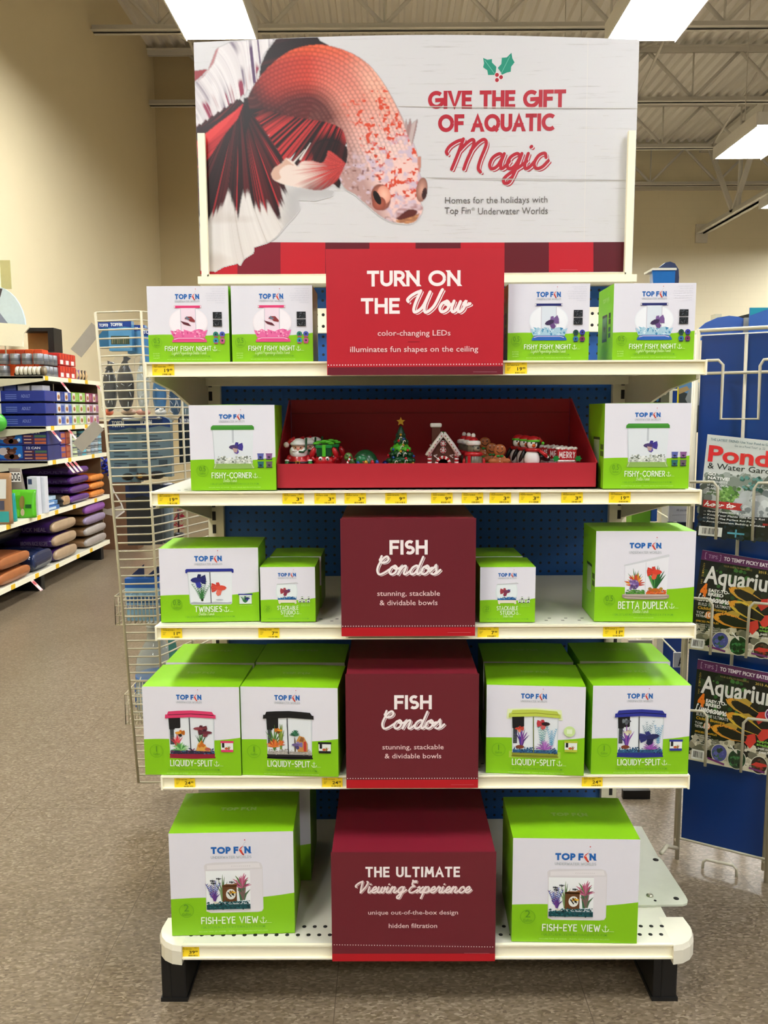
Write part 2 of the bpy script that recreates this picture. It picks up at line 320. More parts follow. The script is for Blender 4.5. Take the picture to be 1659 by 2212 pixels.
# ------------------------------------------------------------------ the room
XW, YB, YR, ZC = -3.22, 12.12, 16.25, 6.30      # left wall, back wall, further back wall on the right, roof deck
def floor_mat():
    m = bpy.data.materials.new('speckled_floor_tile'); m.use_nodes = True; N = m.node_tree.nodes; L = m.node_tree.links; b = N['Principled BSDF']
    tc = N.new('ShaderNodeTexCoord'); mp = N.new('ShaderNodeMapping'); mp.inputs['Rotation'].default_value = (0, 0, math.radians(-38)); mp.inputs['Scale'].default_value = (120, 235, 1)
    L.new(tc.outputs['Object'], mp.inputs['Vector'])
    wn = N.new('ShaderNodeTexNoise'); wn.inputs['Scale'].default_value = 9; wn.inputs['Detail'].default_value = 2
    L.new(tc.outputs['Object'], wn.inputs['Vector'])
    ad = N.new('ShaderNodeVectorMath'); ad.operation = 'MULTIPLY_ADD'; ad.inputs[1].default_value = (5, 5, 0)
    L.new(wn.outputs['Color'], ad.inputs[0]); L.new(mp.outputs[0], ad.inputs[2])
    vo = N.new('ShaderNodeTexVoronoi'); vo.voronoi_dimensions = '2D'; vo.inputs['Scale'].default_value = 1.0; L.new(ad.outputs[0], vo.inputs['Vector'])
    sp = N.new('ShaderNodeSeparateColor'); L.new(vo.outputs['Color'], sp.inputs[0])
    cr = N.new('ShaderNodeValToRGB'); e = cr.color_ramp.elements
    e[0].position = 0.0; e[0].color = lin('645646')+(1,); e[1].position = 1.0; e[1].color = lin('998C77')+(1,)
    for p, c in ((.16, '6E6049'), (.4, '776957'), (.72, '7F715D'), (.88, '8B7E6A')):
        q = e.new(p); q.color = lin(c)+(1,)
    cr.color_ramp.interpolation = 'CONSTANT' if False else 'LINEAR'
    L.new(sp.outputs[0], cr.inputs[0])
    n2 = N.new('ShaderNodeTexNoise'); n2.inputs['Scale'].default_value = 0.9; n2.inputs['Detail'].default_value = 4; L.new(tc.outputs['Object'], n2.inputs['Vector'])
    mx = N.new('ShaderNodeMix'); mx.data_type = 'RGBA'; mx.blend_type = 'MULTIPLY'
    c2 = N.new('ShaderNodeValToRGB'); c2.color_ramp.elements[0].color = (.80, .78, .74, 1); c2.color_ramp.elements[1].color = (1, 1, 1, 1); c2.color_ramp.elements[0].position = .35; c2.color_ramp.elements[1].position = .6
    L.new(n2.outputs['Fac'], c2.inputs[0]); mx.inputs[0].default_value = 1.0; L.new(cr.outputs[0], mx.inputs[6]); L.new(c2.outputs[0], mx.inputs[7])
    br = N.new('ShaderNodeTexBrick'); br.offset = 0.0; br.inputs['Scale'].default_value = 1.0
    br.inputs['Brick Width'].default_value = .6; br.inputs['Row Height'].default_value = .6; br.inputs['Mortar Size'].default_value = .0012; br.inputs['Mortar Smooth'].default_value = .3
    m2 = N.new('ShaderNodeMapping'); m2.inputs['Location'].default_value = (.13, .2, 0); L.new(tc.outputs['Object'], m2.inputs['Vector']); L.new(m2.outputs[0], br.inputs['Vector'])
    m3 = N.new('ShaderNodeMix'); m3.data_type = 'RGBA'; L.new(br.outputs['Fac'], m3.inputs[0]); L.new(mx.outputs[2], m3.inputs[6]); m3.inputs[7].default_value = lin('5A4D3D')+(1,)
    L.new(m3.outputs[2], b.inputs['Base Color']); b.inputs['Roughness'].default_value = .33; b.inputs['Specular IOR Level'].default_value = .42
    return m
def wall_mat(h, block=False):
    m = bpy.data.materials.new('painted_wall'); m.use_nodes = True; N = m.node_tree.nodes; L = m.node_tree.links; b = N['Principled BSDF']
    tc = N.new('ShaderNodeTexCoord'); nz = N.new('ShaderNodeTexNoise'); nz.inputs['Scale'].default_value = 3; L.new(tc.outputs['Object'], nz.inputs['Vector'])
    c = lin(h); mx = N.new('ShaderNodeMix'); mx.data_type = 'RGBA'; mx.inputs[6].default_value = tuple(x*.95 for x in c)+(1,); mx.inputs[7].default_value = c+(1,)
    L.new(nz.outputs['Fac'], mx.inputs[0]); out = mx.outputs[2]; b.inputs['Roughness'].default_value = .65; b.inputs['Specular IOR Level'].default_value = .25
    if block:
        mp = N.new('ShaderNodeMapping'); mp.inputs['Rotation'].default_value = (math.radians(90), 0, 0); L.new(tc.outputs['Object'], mp.inputs['Vector'])
        br = N.new('ShaderNodeTexBrick'); br.inputs['Scale'].default_value = 1; br.inputs['Brick Width'].default_value = .32; br.inputs['Row Height'].default_value = .14; br.inputs['Mortar Size'].default_value = .006
        L.new(mp.outputs[0], br.inputs['Vector']); m3 = N.new('ShaderNodeMix'); m3.data_type = 'RGBA'; L.new(br.outputs['Fac'], m3.inputs[0]); L.new(out, m3.inputs[6]); m3.inputs[7].default_value = tuple(x*.95 for x in c)+(1,); out = m3.outputs[2]
    L.new(out, b.inputs['Base Color']); return m
struct('floor', MB().box(-7, 16, -7, 17, -.1, 0, floor_mat()))
wm = wall_mat('EADCB6')
struct('wall_left', MB().box(XW-.15, XW, -7, YB, 0, ZC+.3, wm))
struct('wall_back', MB().box(XW-.15, 1.0, YB, YB+.15, 0, ZC+.3, wall_mat('D6C59C')))
struct('wall_right', MB().box(1.0, 16, YR, YR+.15, 0, ZC+.3, wall_mat('F6EBC9', True)))
# corrugated roof deck, flutes running away from us
dk = MB(); gm = mat('EFEBE4', .55, var=.03); prof = []; x = XW
while x < 13: prof += [(x, 0), (x+.050, 0), (x+.072, .05), (x+.132, .05)]; x += .154
V = [(a, y, ZC+h) for y in (3.0, 16.0) for a, h in prof]; n = len(prof)
dk.add(V, [(i, i+1, n+i+1, n+i) for i in range(n-1)], gm); dk.box(XW, 13, 3.0, 16.0, ZC+.06, ZC+.2, gm)
struct('ceiling', dk)
cm = mat('DEDAD0', .5, var=.04); bolt = mat('8E877A', .5)
def joist(y, x0, x1, ph):
    t = thing('roof_joist', None, None, (x0, y, ZC-.8)); zt, zb = ZC-.05, ZC-.76
    b = MB()
    for s in (-1, 1): b.box(x0, x1, y+s*.05-.03, y+s*.05+.03, zt-.008, zt, cm); b.box(x0, x1, y+s*.022-.005, y+s*.022+.005, zt-.07, zt, cm)
    b.build('top_chord', t); b = MB()
    for s in (-1, 1): b.box(x0, x1, y+s*.045-.03, y+s*.045+.03, zb, zb+.008, cm); b.box(x0, x1, y+s*.02-.005, y+s*.02+.005, zb, zb+.07, cm)
    b.build('bottom_chord', t); b = MB(); x = x0+ph; k = 0
    while x < x1-.6:
        b.tube([(x, y, zt-.05), (x+.62, y, zb+.05)], .024, cm, 6); b.tube([(x+.62, y, zb+.05), (x+1.24, y, zt-.05)], .024, cm, 6)
        b.tube([(x+.62, y, zb+.05), (x+.62, y, zt-.05)], .013, cm, 5); x += 1.24
    b.build('web_bars', t); t['kind'] = 'structure'; return t
for y, x0, x1, ph in ((9.65, XW, 13, .1), (11.85, XW, 13, .55), (13.85, 1.1, 13, .2), (16.05, 1.1, 13, .7)): joist(y, x0, x1, ph)
# bridging rods crossing under the deck, and the ledger along the far wall
b = MB()
for xs in (-2.4, 3.4, 5.2, 7.0):
    for ya, yb in ((9.65, 11.85), (11.85, 13.85)):
        if xs < 1 and ya > 10: continue
        b.tube([(xs, ya, ZC-.08), (xs, yb, ZC-.72)], .018, cm, 5); b.tube([(xs, yb, ZC-.08), (xs, ya, ZC-.72)], .018, cm, 5)
struct('trim_1', b); struct('trim_2', MB().box(1.0, 13, YR-.05, YR, 5.50, 5.60, mat('D9D2C0', .5)))
# heavy girder running towards us on the right, on its wall bracket
t = thing('roof_girder', None, None, (5.97, 12, 4.7)); t['kind'] = 'structure'
b = MB(); b.box(5.84, 5.93, 6.6, YR, 4.70, 4.72, cm); b.box(5.97, 6.06, 6.6, YR, 4.70, 4.72, cm); b.box(5.91, 5.93, 6.6, YR, 4.70, 4.81, cm); b.box(5.97, 5.99, 6.6, YR, 4.70, 4.81, cm); b.build('bottom_chord', t)
b = MB(); b.box(5.86, 6.04, 6.6, YR, ZC-.12, ZC-.06, cm); b.build('top_chord', t); b = MB()
for y0 in (14.75, 12.3, 9.9): b.hexa([Vector((5.91+dx, y+dy, z)) for z, y in ((4.76, y0), (ZC-.1, y0+1.2)) for dx, dy in ((0, 0), (.08, 0), (.08, .06), (0, .06))], cm); b.hexa([Vector((5.91+dx, y+dy, z)) for z, y in ((4.76, y0), (ZC-.1, y0-1.2)) for dx, dy in ((0, 0), (.08, 0), (.08, .06), (0, .06))], cm); b.tube([(5.95, y0-.2, 4.76), (5.95, y0-.2, ZC-.1)], .035, cm, 6)
b.build('web_bars', t); MB().box(5.84, 6.06, YR-.06, YR-.003, 4.54, 4.88, mat('E8E2D2', .5)).build('wall_bracket', t)
# ceiling lamps: white hood, open glowing lens below
lens = mat('FFFFFF', .4, emit=LAMP_GLOW, var=0.0); hood = mat('E9E6DE', .5)
def lamp(x, y, z=4.50, w=.58, l=1.22, label=None):
    t = thing('ceiling_lamp', label, 'lamp', (x, y, z), 'ceiling lamps')
    b = MB(); b.box(x-w/2, x+w/2, y-l/2, y+l/2, z+.03, z+.12, hood)
    for s in (-1, 1): b.box(x+s*(w/2+.006)-.006, x+s*(w/2+.006)+.006, y-l/2, y+l/2, z-.03, z+.12, hood)
    for s in (-1, 1): b.box(x-w/2, x+w/2, y+s*(l/2+.006)-.006, y+s*(l/2+.006)+.006, z-.015, z+.12, hood)
    b.build('hood', t); MB().box(x-w/2+.005, x+w/2-.005, y-l/2+.005, y+l/2-.005, z, z+.03, lens).build('lens', t)
    for s in (-1, 1): MB().tube([(x, y+s*l*.35, z+.12), (x, y+s*l*.35, ZC)], .006, cm, 5).build('hanger', t)
    return t
lamp(-1.37, 6.72, label='glowing white ceiling lamp at top left, above the tail of the big fish')
lamp(2.14, 6.80, label='glowing white ceiling lamp above the right end of the big fish sign')
lamp(4.34, 10.12, label='glowing ceiling lamp among the joists at the right edge')
lamp(6.05, 12.7, label='distant ceiling lamp lowest at the right edge, beside the girder')
for x, y in ((2.14, 10.1), (2.2, 14.6), (8.4, 14.7), (8.6, 10.0), (5.6, 6.8)): lamp(x, y, label='ceiling lamp out of view, in the rows further down the store')  # extra unseen lamps, added to brighten the further back wall on the right
for x in (-1.37, 2.14, 5.6):
    for y in (.25, 3.5, -3.2): lamp(x, y, label='ceiling lamp out of view overhead, one of the rows above the camera')
# ------------------------------------------------------------------ the display shelving
CX = 0.083; X0, X1 = CX-.61, CX+.61; D = 1.824; YU = 2.40
Z1, Z2, Z3, Z4, ZD = 1.508, 1.225, 0.920, 0.565, 0.163
cream = mat('FAF4D8', .42, var=.02, spec=.4); cream2 = mat('D8D2B4', .5, var=.04); white_deck = mat('DAD6C4', .35, var=.05, scale=12); black = mat('0C0C0D', .45); dark = mat('15130F', .7)
plastic = mat('E4DFCB', .4, var=.04)
def peg_mat():
    m = bpy.data.materials.new('blue_pegboard'); m.use_nodes = True; N = m.node_tree.nodes; L = m.node_tree.links; b = N['Principled BSDF']
    tc = N.new('ShaderNodeTexCoord'); v = N.new('ShaderNodeVectorMath'); v.operation = 'SCALE'; v.inputs[3].default_value = 1/.0254; L.new(tc.outputs['Object'], v.inputs[0])
    fr = N.new('ShaderNodeVectorMath'); fr.operation = 'FRACTION'; L.new(v.outputs[0], fr.inputs[0])
    sb = N.new('ShaderNodeVectorMath'); sb.operation = 'SUBTRACT'; sb.inputs[1].default_value = (.5, .5, .5); L.new(fr.outputs[0], sb.inputs[0])
    ml = N.new('ShaderNodeVectorMath'); ml.operation = 'MULTIPLY'; ml.inputs[1].default_value = (1, 0, 1); L.new(sb.outputs[0], ml.inputs[0])
    ln = N.new('ShaderNodeVectorMath'); ln.operation = 'LENGTH'; L.new(ml.outputs[0], ln.inputs[0])
    lt = N.new('ShaderNodeMath'); lt.operation = 'LESS_THAN'; lt.inputs[1].default_value = .15; L.new(ln.outputs['Value'], lt.inputs[0])
    mx = N.new('ShaderNodeMix'); mx.data_type = 'RGBA'; mx.inputs[6].default_value = lin('0E4E92')+(1,); mx.inputs[7].default_value = lin('050B14')+(1,)
    L.new(lt.outputs[0], mx.inputs[0]); L.new(mx.outputs[2], b.inputs['Base Color']); b.inputs['Roughness'].default_value = .5; return m
unit = thing('shelving_unit', 'cream metal store shelving unit with blue pegboard back and black feet', 'shelving unit', (CX, YU, 0))
MB().box(X0+.045, X1-.045, YU+.02, YU+.035, .13, 1.75, peg_mat()).build('back_panel', unit)
for s in (-1, 1):
    xa, xb = (X0+.002, X0+.047) if s < 0 else (X1-.047, X1-.002)
    b = MB(); b.box(xa, xb, YU, YU+.05, 0, 1.751, cream2); z = .2
    xs = xa+.012 if s < 0 else xb-.022
    while z < 1.72: b.box(xs, xs+.010, YU-.0008, YU+.002, z, z+.026, dark); z += .0385
    b.build('upright', unit)
b = MB(); b.box(X0+.045, X1-.045, YU-.002, YU+.02, 1.622, 1.690, cream)
x = X0+.06
while x < X1-.06:
    for z in (1.640, 1.672): b.lathe((x, YU-.0025, z), [(.0045, 0), (.0045, .001)], dark, 8, axis='y')
    x += .0254*.75
b.build('punched_rail', unit)
def shelf(z, d=D):
    p = MB(); p.box(X0, X1, d+.012, YU-.002, z-.012, z-.001, white_deck); p.box(X0, X1, YU-.03, YU-.004, z-.035, z-.012, cream2)
    x = X0+.05                                                       # slots near the front lip
    while x < X1-.04:
        p.box(x, x+.007, d+.045, d+.048, z-.0012, z-.0006, dark); p.box(x+.011, x+.018, d+.065, d+.068, z-.0012, z-.0006, dark); x += .0254*1.5
    sh = p.build('shelf', unit)
    c = MB(); c.box(X0, X1, d+.006, d+.012, z-.031, z, cream)
    c.box(X0, X1, d, d+.008, z-.004, z, cream); c.box(X0, X1, d, d+.010, z-.0315, z-.0285, cream)
    for xx in (X0, X1-.004): c.box(xx, xx+.004, d-.002, d+.014, z-.033, z+.0002, cream)
    c.build('price_channel', sh)
    for xx in (X0+.004, X1-.012):
        k = MB(); k.prism([(d+.03, z-.014), (d+.03, z-.040), (d+.20, z-.058), (YU, z-.135), (YU, z-.014)], lambda a, b_, t: (t, a, b_), xx, xx+.008, cream2); k.build('bracket', sh)
    return sh
for z in (Z1, Z2, Z3, Z4): shelf(z)
# base deck: punched plate, front channel, rounded plastic corners, black feet
DY = D-.018
p = MB(); p.box(X0+.012, X1-.012, DY, YU, ZD-.014, ZD, white_deck); x = X0+.055
while x < X1-.04:
    for yy in (DY+.030, DY+.062): p.lathe((x+(.012 if yy > DY+.05 else 0), yy, ZD), [(.0050, 0), (.0050, .0006)], dark, 10)
    x += .0254
dkp = p.build('base_deck', unit); c = MB(); c.box(X0+.04, X1-.03, DY-.004, DY+.004, ZD-.034, ZD-.001, cream); c.box(X0+.04, X1-.03, DY-.008, DY, ZD-.004, ZD, cream); c.box(X0+.04, X1-.03, DY-.010, DY, ZD-.035, ZD-.031, cream); c.build('price_channel', dkp)
for s in (-1, 1):
    xe = X0+.042 if s < 0 else X1-.032
    prof = [(xe, DY-.012)]+[(xe+s*.066*math.sin(math.radians(q)), DY+.060-.072*math.cos(math.radians(q))) for q in (20, 40, 60, 80, 90)]+[(xe+s*.062, DY+.10), (xe, DY+.10)]
    k = MB(); n = len(prof); cxm = sum(a for a, _ in prof)/n; cym = sum(q for _, q in prof)/n
    for (za, ka), (zb, kb) in (((ZD-.046, 1.04), (ZD-.012, 1.04)), ((ZD-.012, 1.04), (ZD+.0002, .97))):
        V = [(xe+(a-xe)*ka, cym+(q-cym)*ka, za) for a, q in prof]+[(xe+(a-xe)*kb, cym+(q-cym)*kb, zb) for a, q in prof]
        k.add(V, [(i, (i+1) % n, n+(i+1) % n, n+i) for i in range(n)], plastic)
    k.add([(xe+(a-xe)*.97, cym+(q-cym)*.97, ZD+.0002) for a, q in prof], [tuple(range(n))], plastic); k.build('corner_cap', dkp)
    xa, xb = (X0-.018, X0+.042) if s < 0 else (X1-.066, X1-.008)
    f = MB(); f.rbox(xa, xb, D+.002, YU+.05, .004, ZD-.015, black, .004); f.box(xa-.002, xb+.002, D, YU+.05, 0, .010, black); f.box(xa+.02, xa+.023, D+.0005, D+.003, .01, ZD-.02, dark); f.build('base_foot', unit)

# ------------------------------------------------------------------ yellow price tags in the channels
def price_tag(px0, px1, py1, z, price, label, lines=2, d=D, tilt=0):
    a = at((px0+px1)/2, py1, d+.004); w = .0475 if d == D else .0475; h = .0265
    x0 = a.x-w/2; z0 = z-.0300
    m = MB(); m.box(x0, x0+w, d+.0038, d+.0052, z0, z0+h, mat('FFDC22', .45, var=.02)); o = m.build('price_tag', base=(a.x, d+.0045, z0)); tag(o, label, 'price tag', 'yellow price tags along the shelf edges')
    A = Art(); A.up(1); k = '2A2208'; cents = '99'
    A.type('TOP FIN', .004, .012, h-.0042, h-.0022, k); A.type(price[1], .004, .030, h-.0078, h-.0050, k); A.type('46211', .036, .045, h-.0042, h-.0022, k)
    for i, ln in enumerate((.010, .008, .006)): A.rect(.004, .004+ln*.8, h-.0118-i*.0026, h-.0112-i*.0026, '6B5A18')
    wn = sum(.0042 if c_ == '1' else .0068 for c_ in price[0]); A.type(price[0], .0375-wn, .0372, .0085, .0160, k, .015); A.type(cents, .0380, .0440, .0118, .0160, k, .02)
    x = .022; r = random.Random(int(px0))
    while x < .043: q = r.choice((.0004, .0007, .0011)); A.rect(x, x+q, .0022, .0055, k); x += q+r.choice((.0005, .0008, .0014))
    A.build('printed_text', o, lambda a_, b_, l: (x0+a_, d+.0038-l-.0002, z0+b_)); return o
T = price_tag
T(328, 378, 814, Z1, ('19', 'FISHY NIGHT PINK'), 'yellow 19.99 price tag at the left end of the top shelf')
T(1089, 1140, 806, Z1, ('19', 'FISHY NIGHT BLUE'), 'yellow 19.99 price tag right of the red turn-on-the-wow sign')
T(340, 389, 1091, Z2, ('19', 'FISHY CORNER SIZE .5'), 'yellow 19.99 price tag at the left end of the second shelf')
for x0, pr, nm, lb in ((609, '3', 'MOVE-IT SANTA', 'yellow 3.99 price tag under the white-bearded figurines'), (678, '3', 'MOVE-IT CRAB', 'yellow 3.99 price tag under the figurine with the green gift'), (743, '3', 'MOVE-IT TURTLE', 'yellow 3.99 price tag under the turtle figurine'), (831, '9', 'HOLIDAY DECORATED', 'yellow 9.99 price tag under the decorated tree'), (930, '9', 'HOLIDAY GINGERBREAD', 'yellow 9.99 price tag under the gingerbread house'), (996, '3', 'HOLIDAY BUBBLER', 'yellow 3.99 price tag under the brown seals in knit hats'), (1056, '3', 'HOLIDAY GINGERBREAD', 'yellow 3.99 price tag under the gingerbread men'), (1120, '3', 'MOVE-IT PENGUIN', 'yellow 3.99 price tag under the penguins'), (1211, '3', 'HOLIDAY DECOR', 'yellow 3.99 price tag under the red merry logs')):
    T(x0, x0+49, 1086, Z2, (pr, nm), lb)
T(1313, 1364, 1084, Z2, ('19', 'FISHY CORNER DECOR .5'), 'yellow 19.99 price tag at the right end of the second shelf')
T(347, 395, 1381, Z3, ('11', 'TWINSIES BETTA BL .8'), 'yellow 11.99 price tag at the left end of the third shelf')
T(557, 605, 1377, Z3, ('7', 'STACKABLE STUDIO'), 'yellow 7.99 price tag left of the upper fish condos sign')
T(1031, 1078, 1377, Z3, ('7', 'STACKABLE STUDIO'), 'yellow 7.99 price tag right of the upper fish condos sign')
T(1301, 1350, 1375, Z3, ('11', 'BETTA DUPLEX .5'), 'yellow 11.99 price tag under the slanted-tank box')
T(376, 423, 1703, Z4, ('24', 'LIQUIDY SPLIT PINK'), 'yellow 24.99 price tag at the left end of the fourth shelf')
T(694, 742, 1704, Z4, ('24', 'LIQUIDY SPLIT BLACK'), 'yellow 24.99 price tag left of the lower fish condos sign')
T(1255, 1303, 1703, Z4, ('24', 'LIQUIDY SPLIT GREEN'), 'yellow 24.99 price tag under the lime-lid and blue-lid tank boxes')
T(386, 432, 2064, ZD-.002, ('39', 'FISH EYE VIEW 2 GAL'), 'yellow 39.99 price tag on the front edge of the base deck', d=DY-.008)

# ------------------------------------------------------------------ big header sign on its cream stand
YS = 2.419
st = thing('sign_holder', 'cream metal holder carrying the big fish sign above the shelves', 'sign holder', (CX, YS, 1.80))
b = MB(); b.box(X0+.004, X1-.004, YS-.07, YS+.02, 1.752, 1.772, cream); b.box(X0+.02, X1-.02, YS-.02, YS+.03, 1.772, 1.785, cream2); b.build('ledge', st)
for s in (-1, 1):
    xx = X0+.004 if s < 0 else X1-.024
    b = MB(); b.box(xx, xx+.020, YS-.020, YS-.006, 1.772, 2.166, cream); b.build('post', st)
SX0, SX1, SZ0, SZ1 = X0-.004, X1+.004, 1.79, 2.412
def ply(a): return YS+.004+.010*math.sin(math.pi*(a-SX0)/(SX1-SX0))      # the card bows a little
def plank_mat():
    m = bpy.data.materials.new('whitewashed_plank_print'); m.use_nodes = True; N = m.node_tree.nodes; L = m.node_tree.links; b = N['Principled BSDF']
    tc = N.new('ShaderNodeTexCoord'); mp = N.new('ShaderNodeMapping'); mp.inputs['Scale'].default_value = (5, 1, 120); L.new(tc.outputs['Object'], mp.inputs['Vector'])
    nz = N.new('ShaderNodeTexNoise'); nz.inputs['Scale'].default_value = 1; nz.inputs['Detail'].default_value = 5; nz.inputs['Roughness'].default_value = .7; L.new(mp.outputs[0], nz.inputs['Vector'])
    cr = N.new('ShaderNodeValToRGB'); e = cr.color_ramp.elements; e[0].position = .24; e[0].color = lin('ABA6A3')+(1,); e[1].position = .42; e[1].color = lin('CFCDCF')+(1,)
    L.new(nz.outputs['Fac'], cr.inputs[0]); L.new(cr.outputs[0], b.inputs['Base Color']); b.inputs['Roughness'].default_value = .32; return m
sg = MB(); n = 24; V = []
for i in range(n+1):
    a = SX0+(SX1-SX0)*i/n; top = SZ1+.020*math.sin(math.pi*i/n)
    V += [(a, ply(a), SZ0), (a, ply(a), top), (a, ply(a)+.004, SZ0), (a, ply(a)+.004, top)]
F = []
for i in range(n): o = 4*i; F += [(o, o+4, o+5, o+1), (o+2, o+3, o+7, o+6), (o+1, o+5, o+7, o+3), (o, o+2, o+6, o+4)]
F += [(0, 1, 3, 2), (4*n, 4*n+2, 4*n+3, 4*n+1)]
sg.add(V, F, plank_mat(), False)
sign = sg.build('fish_sign', base=(CX, YS, SZ0)); tag(sign, 'wide white holiday sign with a huge red and white fish above the shelves', 'sign')
A = Art(); SG = lambda px, py: (lambda v: (v.x, v.z))(at(px, py, YS))
def prect(A, px0, px1, py0, py1, col, S_=SG): A.tri([S_(px0, py1-6*(px0-432)/925), S_(px1, py1-6*(px1-432)/925), S_(px1, py0), S_(px0, py0)], col)
def ptype(A, S_, txt, px0, px1, pyb, pyt, col, bold=0.0): a, c = S_(px0, pyb), S_(px1, pyb); A.type(txt, a[0], c[0], (a[1]+c[1])/2, (a[1]+c[1])/2+abs(S_(px0, pyt)[1]-a[1]), col, bold)
def pcaps(A, S_, txt, px0, px1, pyb, pyt, col, w, gap, font=CAPS, **k):
    a, c = S_(px0, pyb), S_(px1, pyb); A.glyphs(txt, font, a[0], c[0], (a[1]+c[1])/2, (a[1]+c[1])/2+abs(S_(px0, pyt)[1]-a[1]), col, w, gap, **k)
CR2 = lambda x, y: SG(880+x*.33755, 50+y*.33755)                    # reading frame of the sign's right half
for (xa, ya), (xb, yb), c in (((-58, 523), (1475, 545), 'A9A29B'), ((100, 980), (1432, 1003), '9E9790'), ((120, 986), (1432, 1008), 'D2CDC8'), ((-58, 519), (1475, 541), 'D2CDC8')): A.line([CR2(xa, ya), CR2(xb, yb)], .0012, c, None)
for (xa, xb) in ((1160, 1135),): A.line([CR2(xa, 100), CR2(xb, 1390)], .0012, 'DAD5D0', None)
rs = random.Random(4)
for i in range(60):
    x_, y_ = rs.uniform(100, 1350), rs.choice((rs.uniform(560, 960), rs.uniform(1150, 1390))); ln = rs.uniform(20, 130); None if 1085 < y_ < 1235 and 110 < x_ < 915 else A.line([CR2(x_, y_), CR2(x_+ln, y_+ln*.012)], rs.uniform(.0003, .0007), rs.choice(('C9C3BC', 'D5D0CA', 'B9B2AB')), None)
A.up()
cols = ['B61D2B', '6B1A2A', 'B61D2B', '6B1A2A', 'B61D2B', '6B1A2A', 'B61D2B', '6B1A2A']
band = [(432, 'B81E2C'), (512, '7A1C2C'), (605, 'B8202C'), (702, '611A25'), (798, 'B8202C'), (898, '611A25'), (996, 'B8202C'), (1091, '5E1722'), (1187, 'B61D2B'), (1283, '591722'), (1357, None)]
for (pa, c), (pb, _) in zip(band, band[1:]): prect(A, pa, pb, 522, 592, c)
A.up()
RED = 'AE2433'
hl = [(488,210),(515,222),(545,218),(545,240),(573,268),(570,300),(562,320),(520,320),(515,290),(488,270),(494,245)]
hr = [(670,178),(676,215),(690,240),(668,268),(665,300),(640,305),(608,320),(600,300),(582,275),(605,250),(608,210),(640,208)]
A.poly([CR2(*p) for p in hl], '1E8A72'); A.poly([CR2(*p) for p in hr], '1E8A72'); A.up()
for p, q in (((498, 225), (560, 310)), ((660, 200), (605, 310))): A.line([CR2(*p), CR2(*q)], .0010, '8CC6B4', None)
for cx_, cy_ in ((577, 320), (603, 335), (577, 353)): a_ = CR2(cx_, cy_); A.ellipse(a_[0], a_[1], .0066, .0066, 'F0E4E2', 16)
A.up()
for cx_, cy_ in ((577, 320), (603, 335), (577, 353)): a_ = CR2(cx_, cy_); A.ellipse(a_[0], a_[1], .0055, .0055, 'A81E2E', 16)
CC = lambda x, y: CR2(x, y)
pcaps(A, CC, 'GIVE THE GIFT', 146, 1006, 522, 432, RED, .0105, .33); pcaps(A, CC, 'OF AQUATIC', 210, 940, 672, 584, RED, .0105, .33)
A.back = 'CFCDCF'; pcaps(A, CC, 'Magic', 252, 905, 925, 828, RED, .0090, .0, font=SCRIPT, slant=.22, cap='r', shadow=RED)
ptype(A, CC, 'Homes for the holidays with', 243, 900, 1145, 1103, '66615F'); ptype(A, CC, 'Top Fin', 240, 408, 1213, 1170, '66615F'); ptype(A, CC, 'Underwater Worlds', 455, 902, 1217, 1173, '66615F')
a_ = CR2(424, 1183); A.ring(a_[0], a_[1], .0042, .0007, '66615F', 16); ptype(A, CC, 'R', 420, 429, 1188, 1176, '66615F')
A.line([CR2(980, 1576), CR2(1092, 1577)], .0008, 'DE8088', None)
A.build('printed_lettering', sign, lambda a, b_, l: (a, ply(a)-l-.0002, b_), .32)

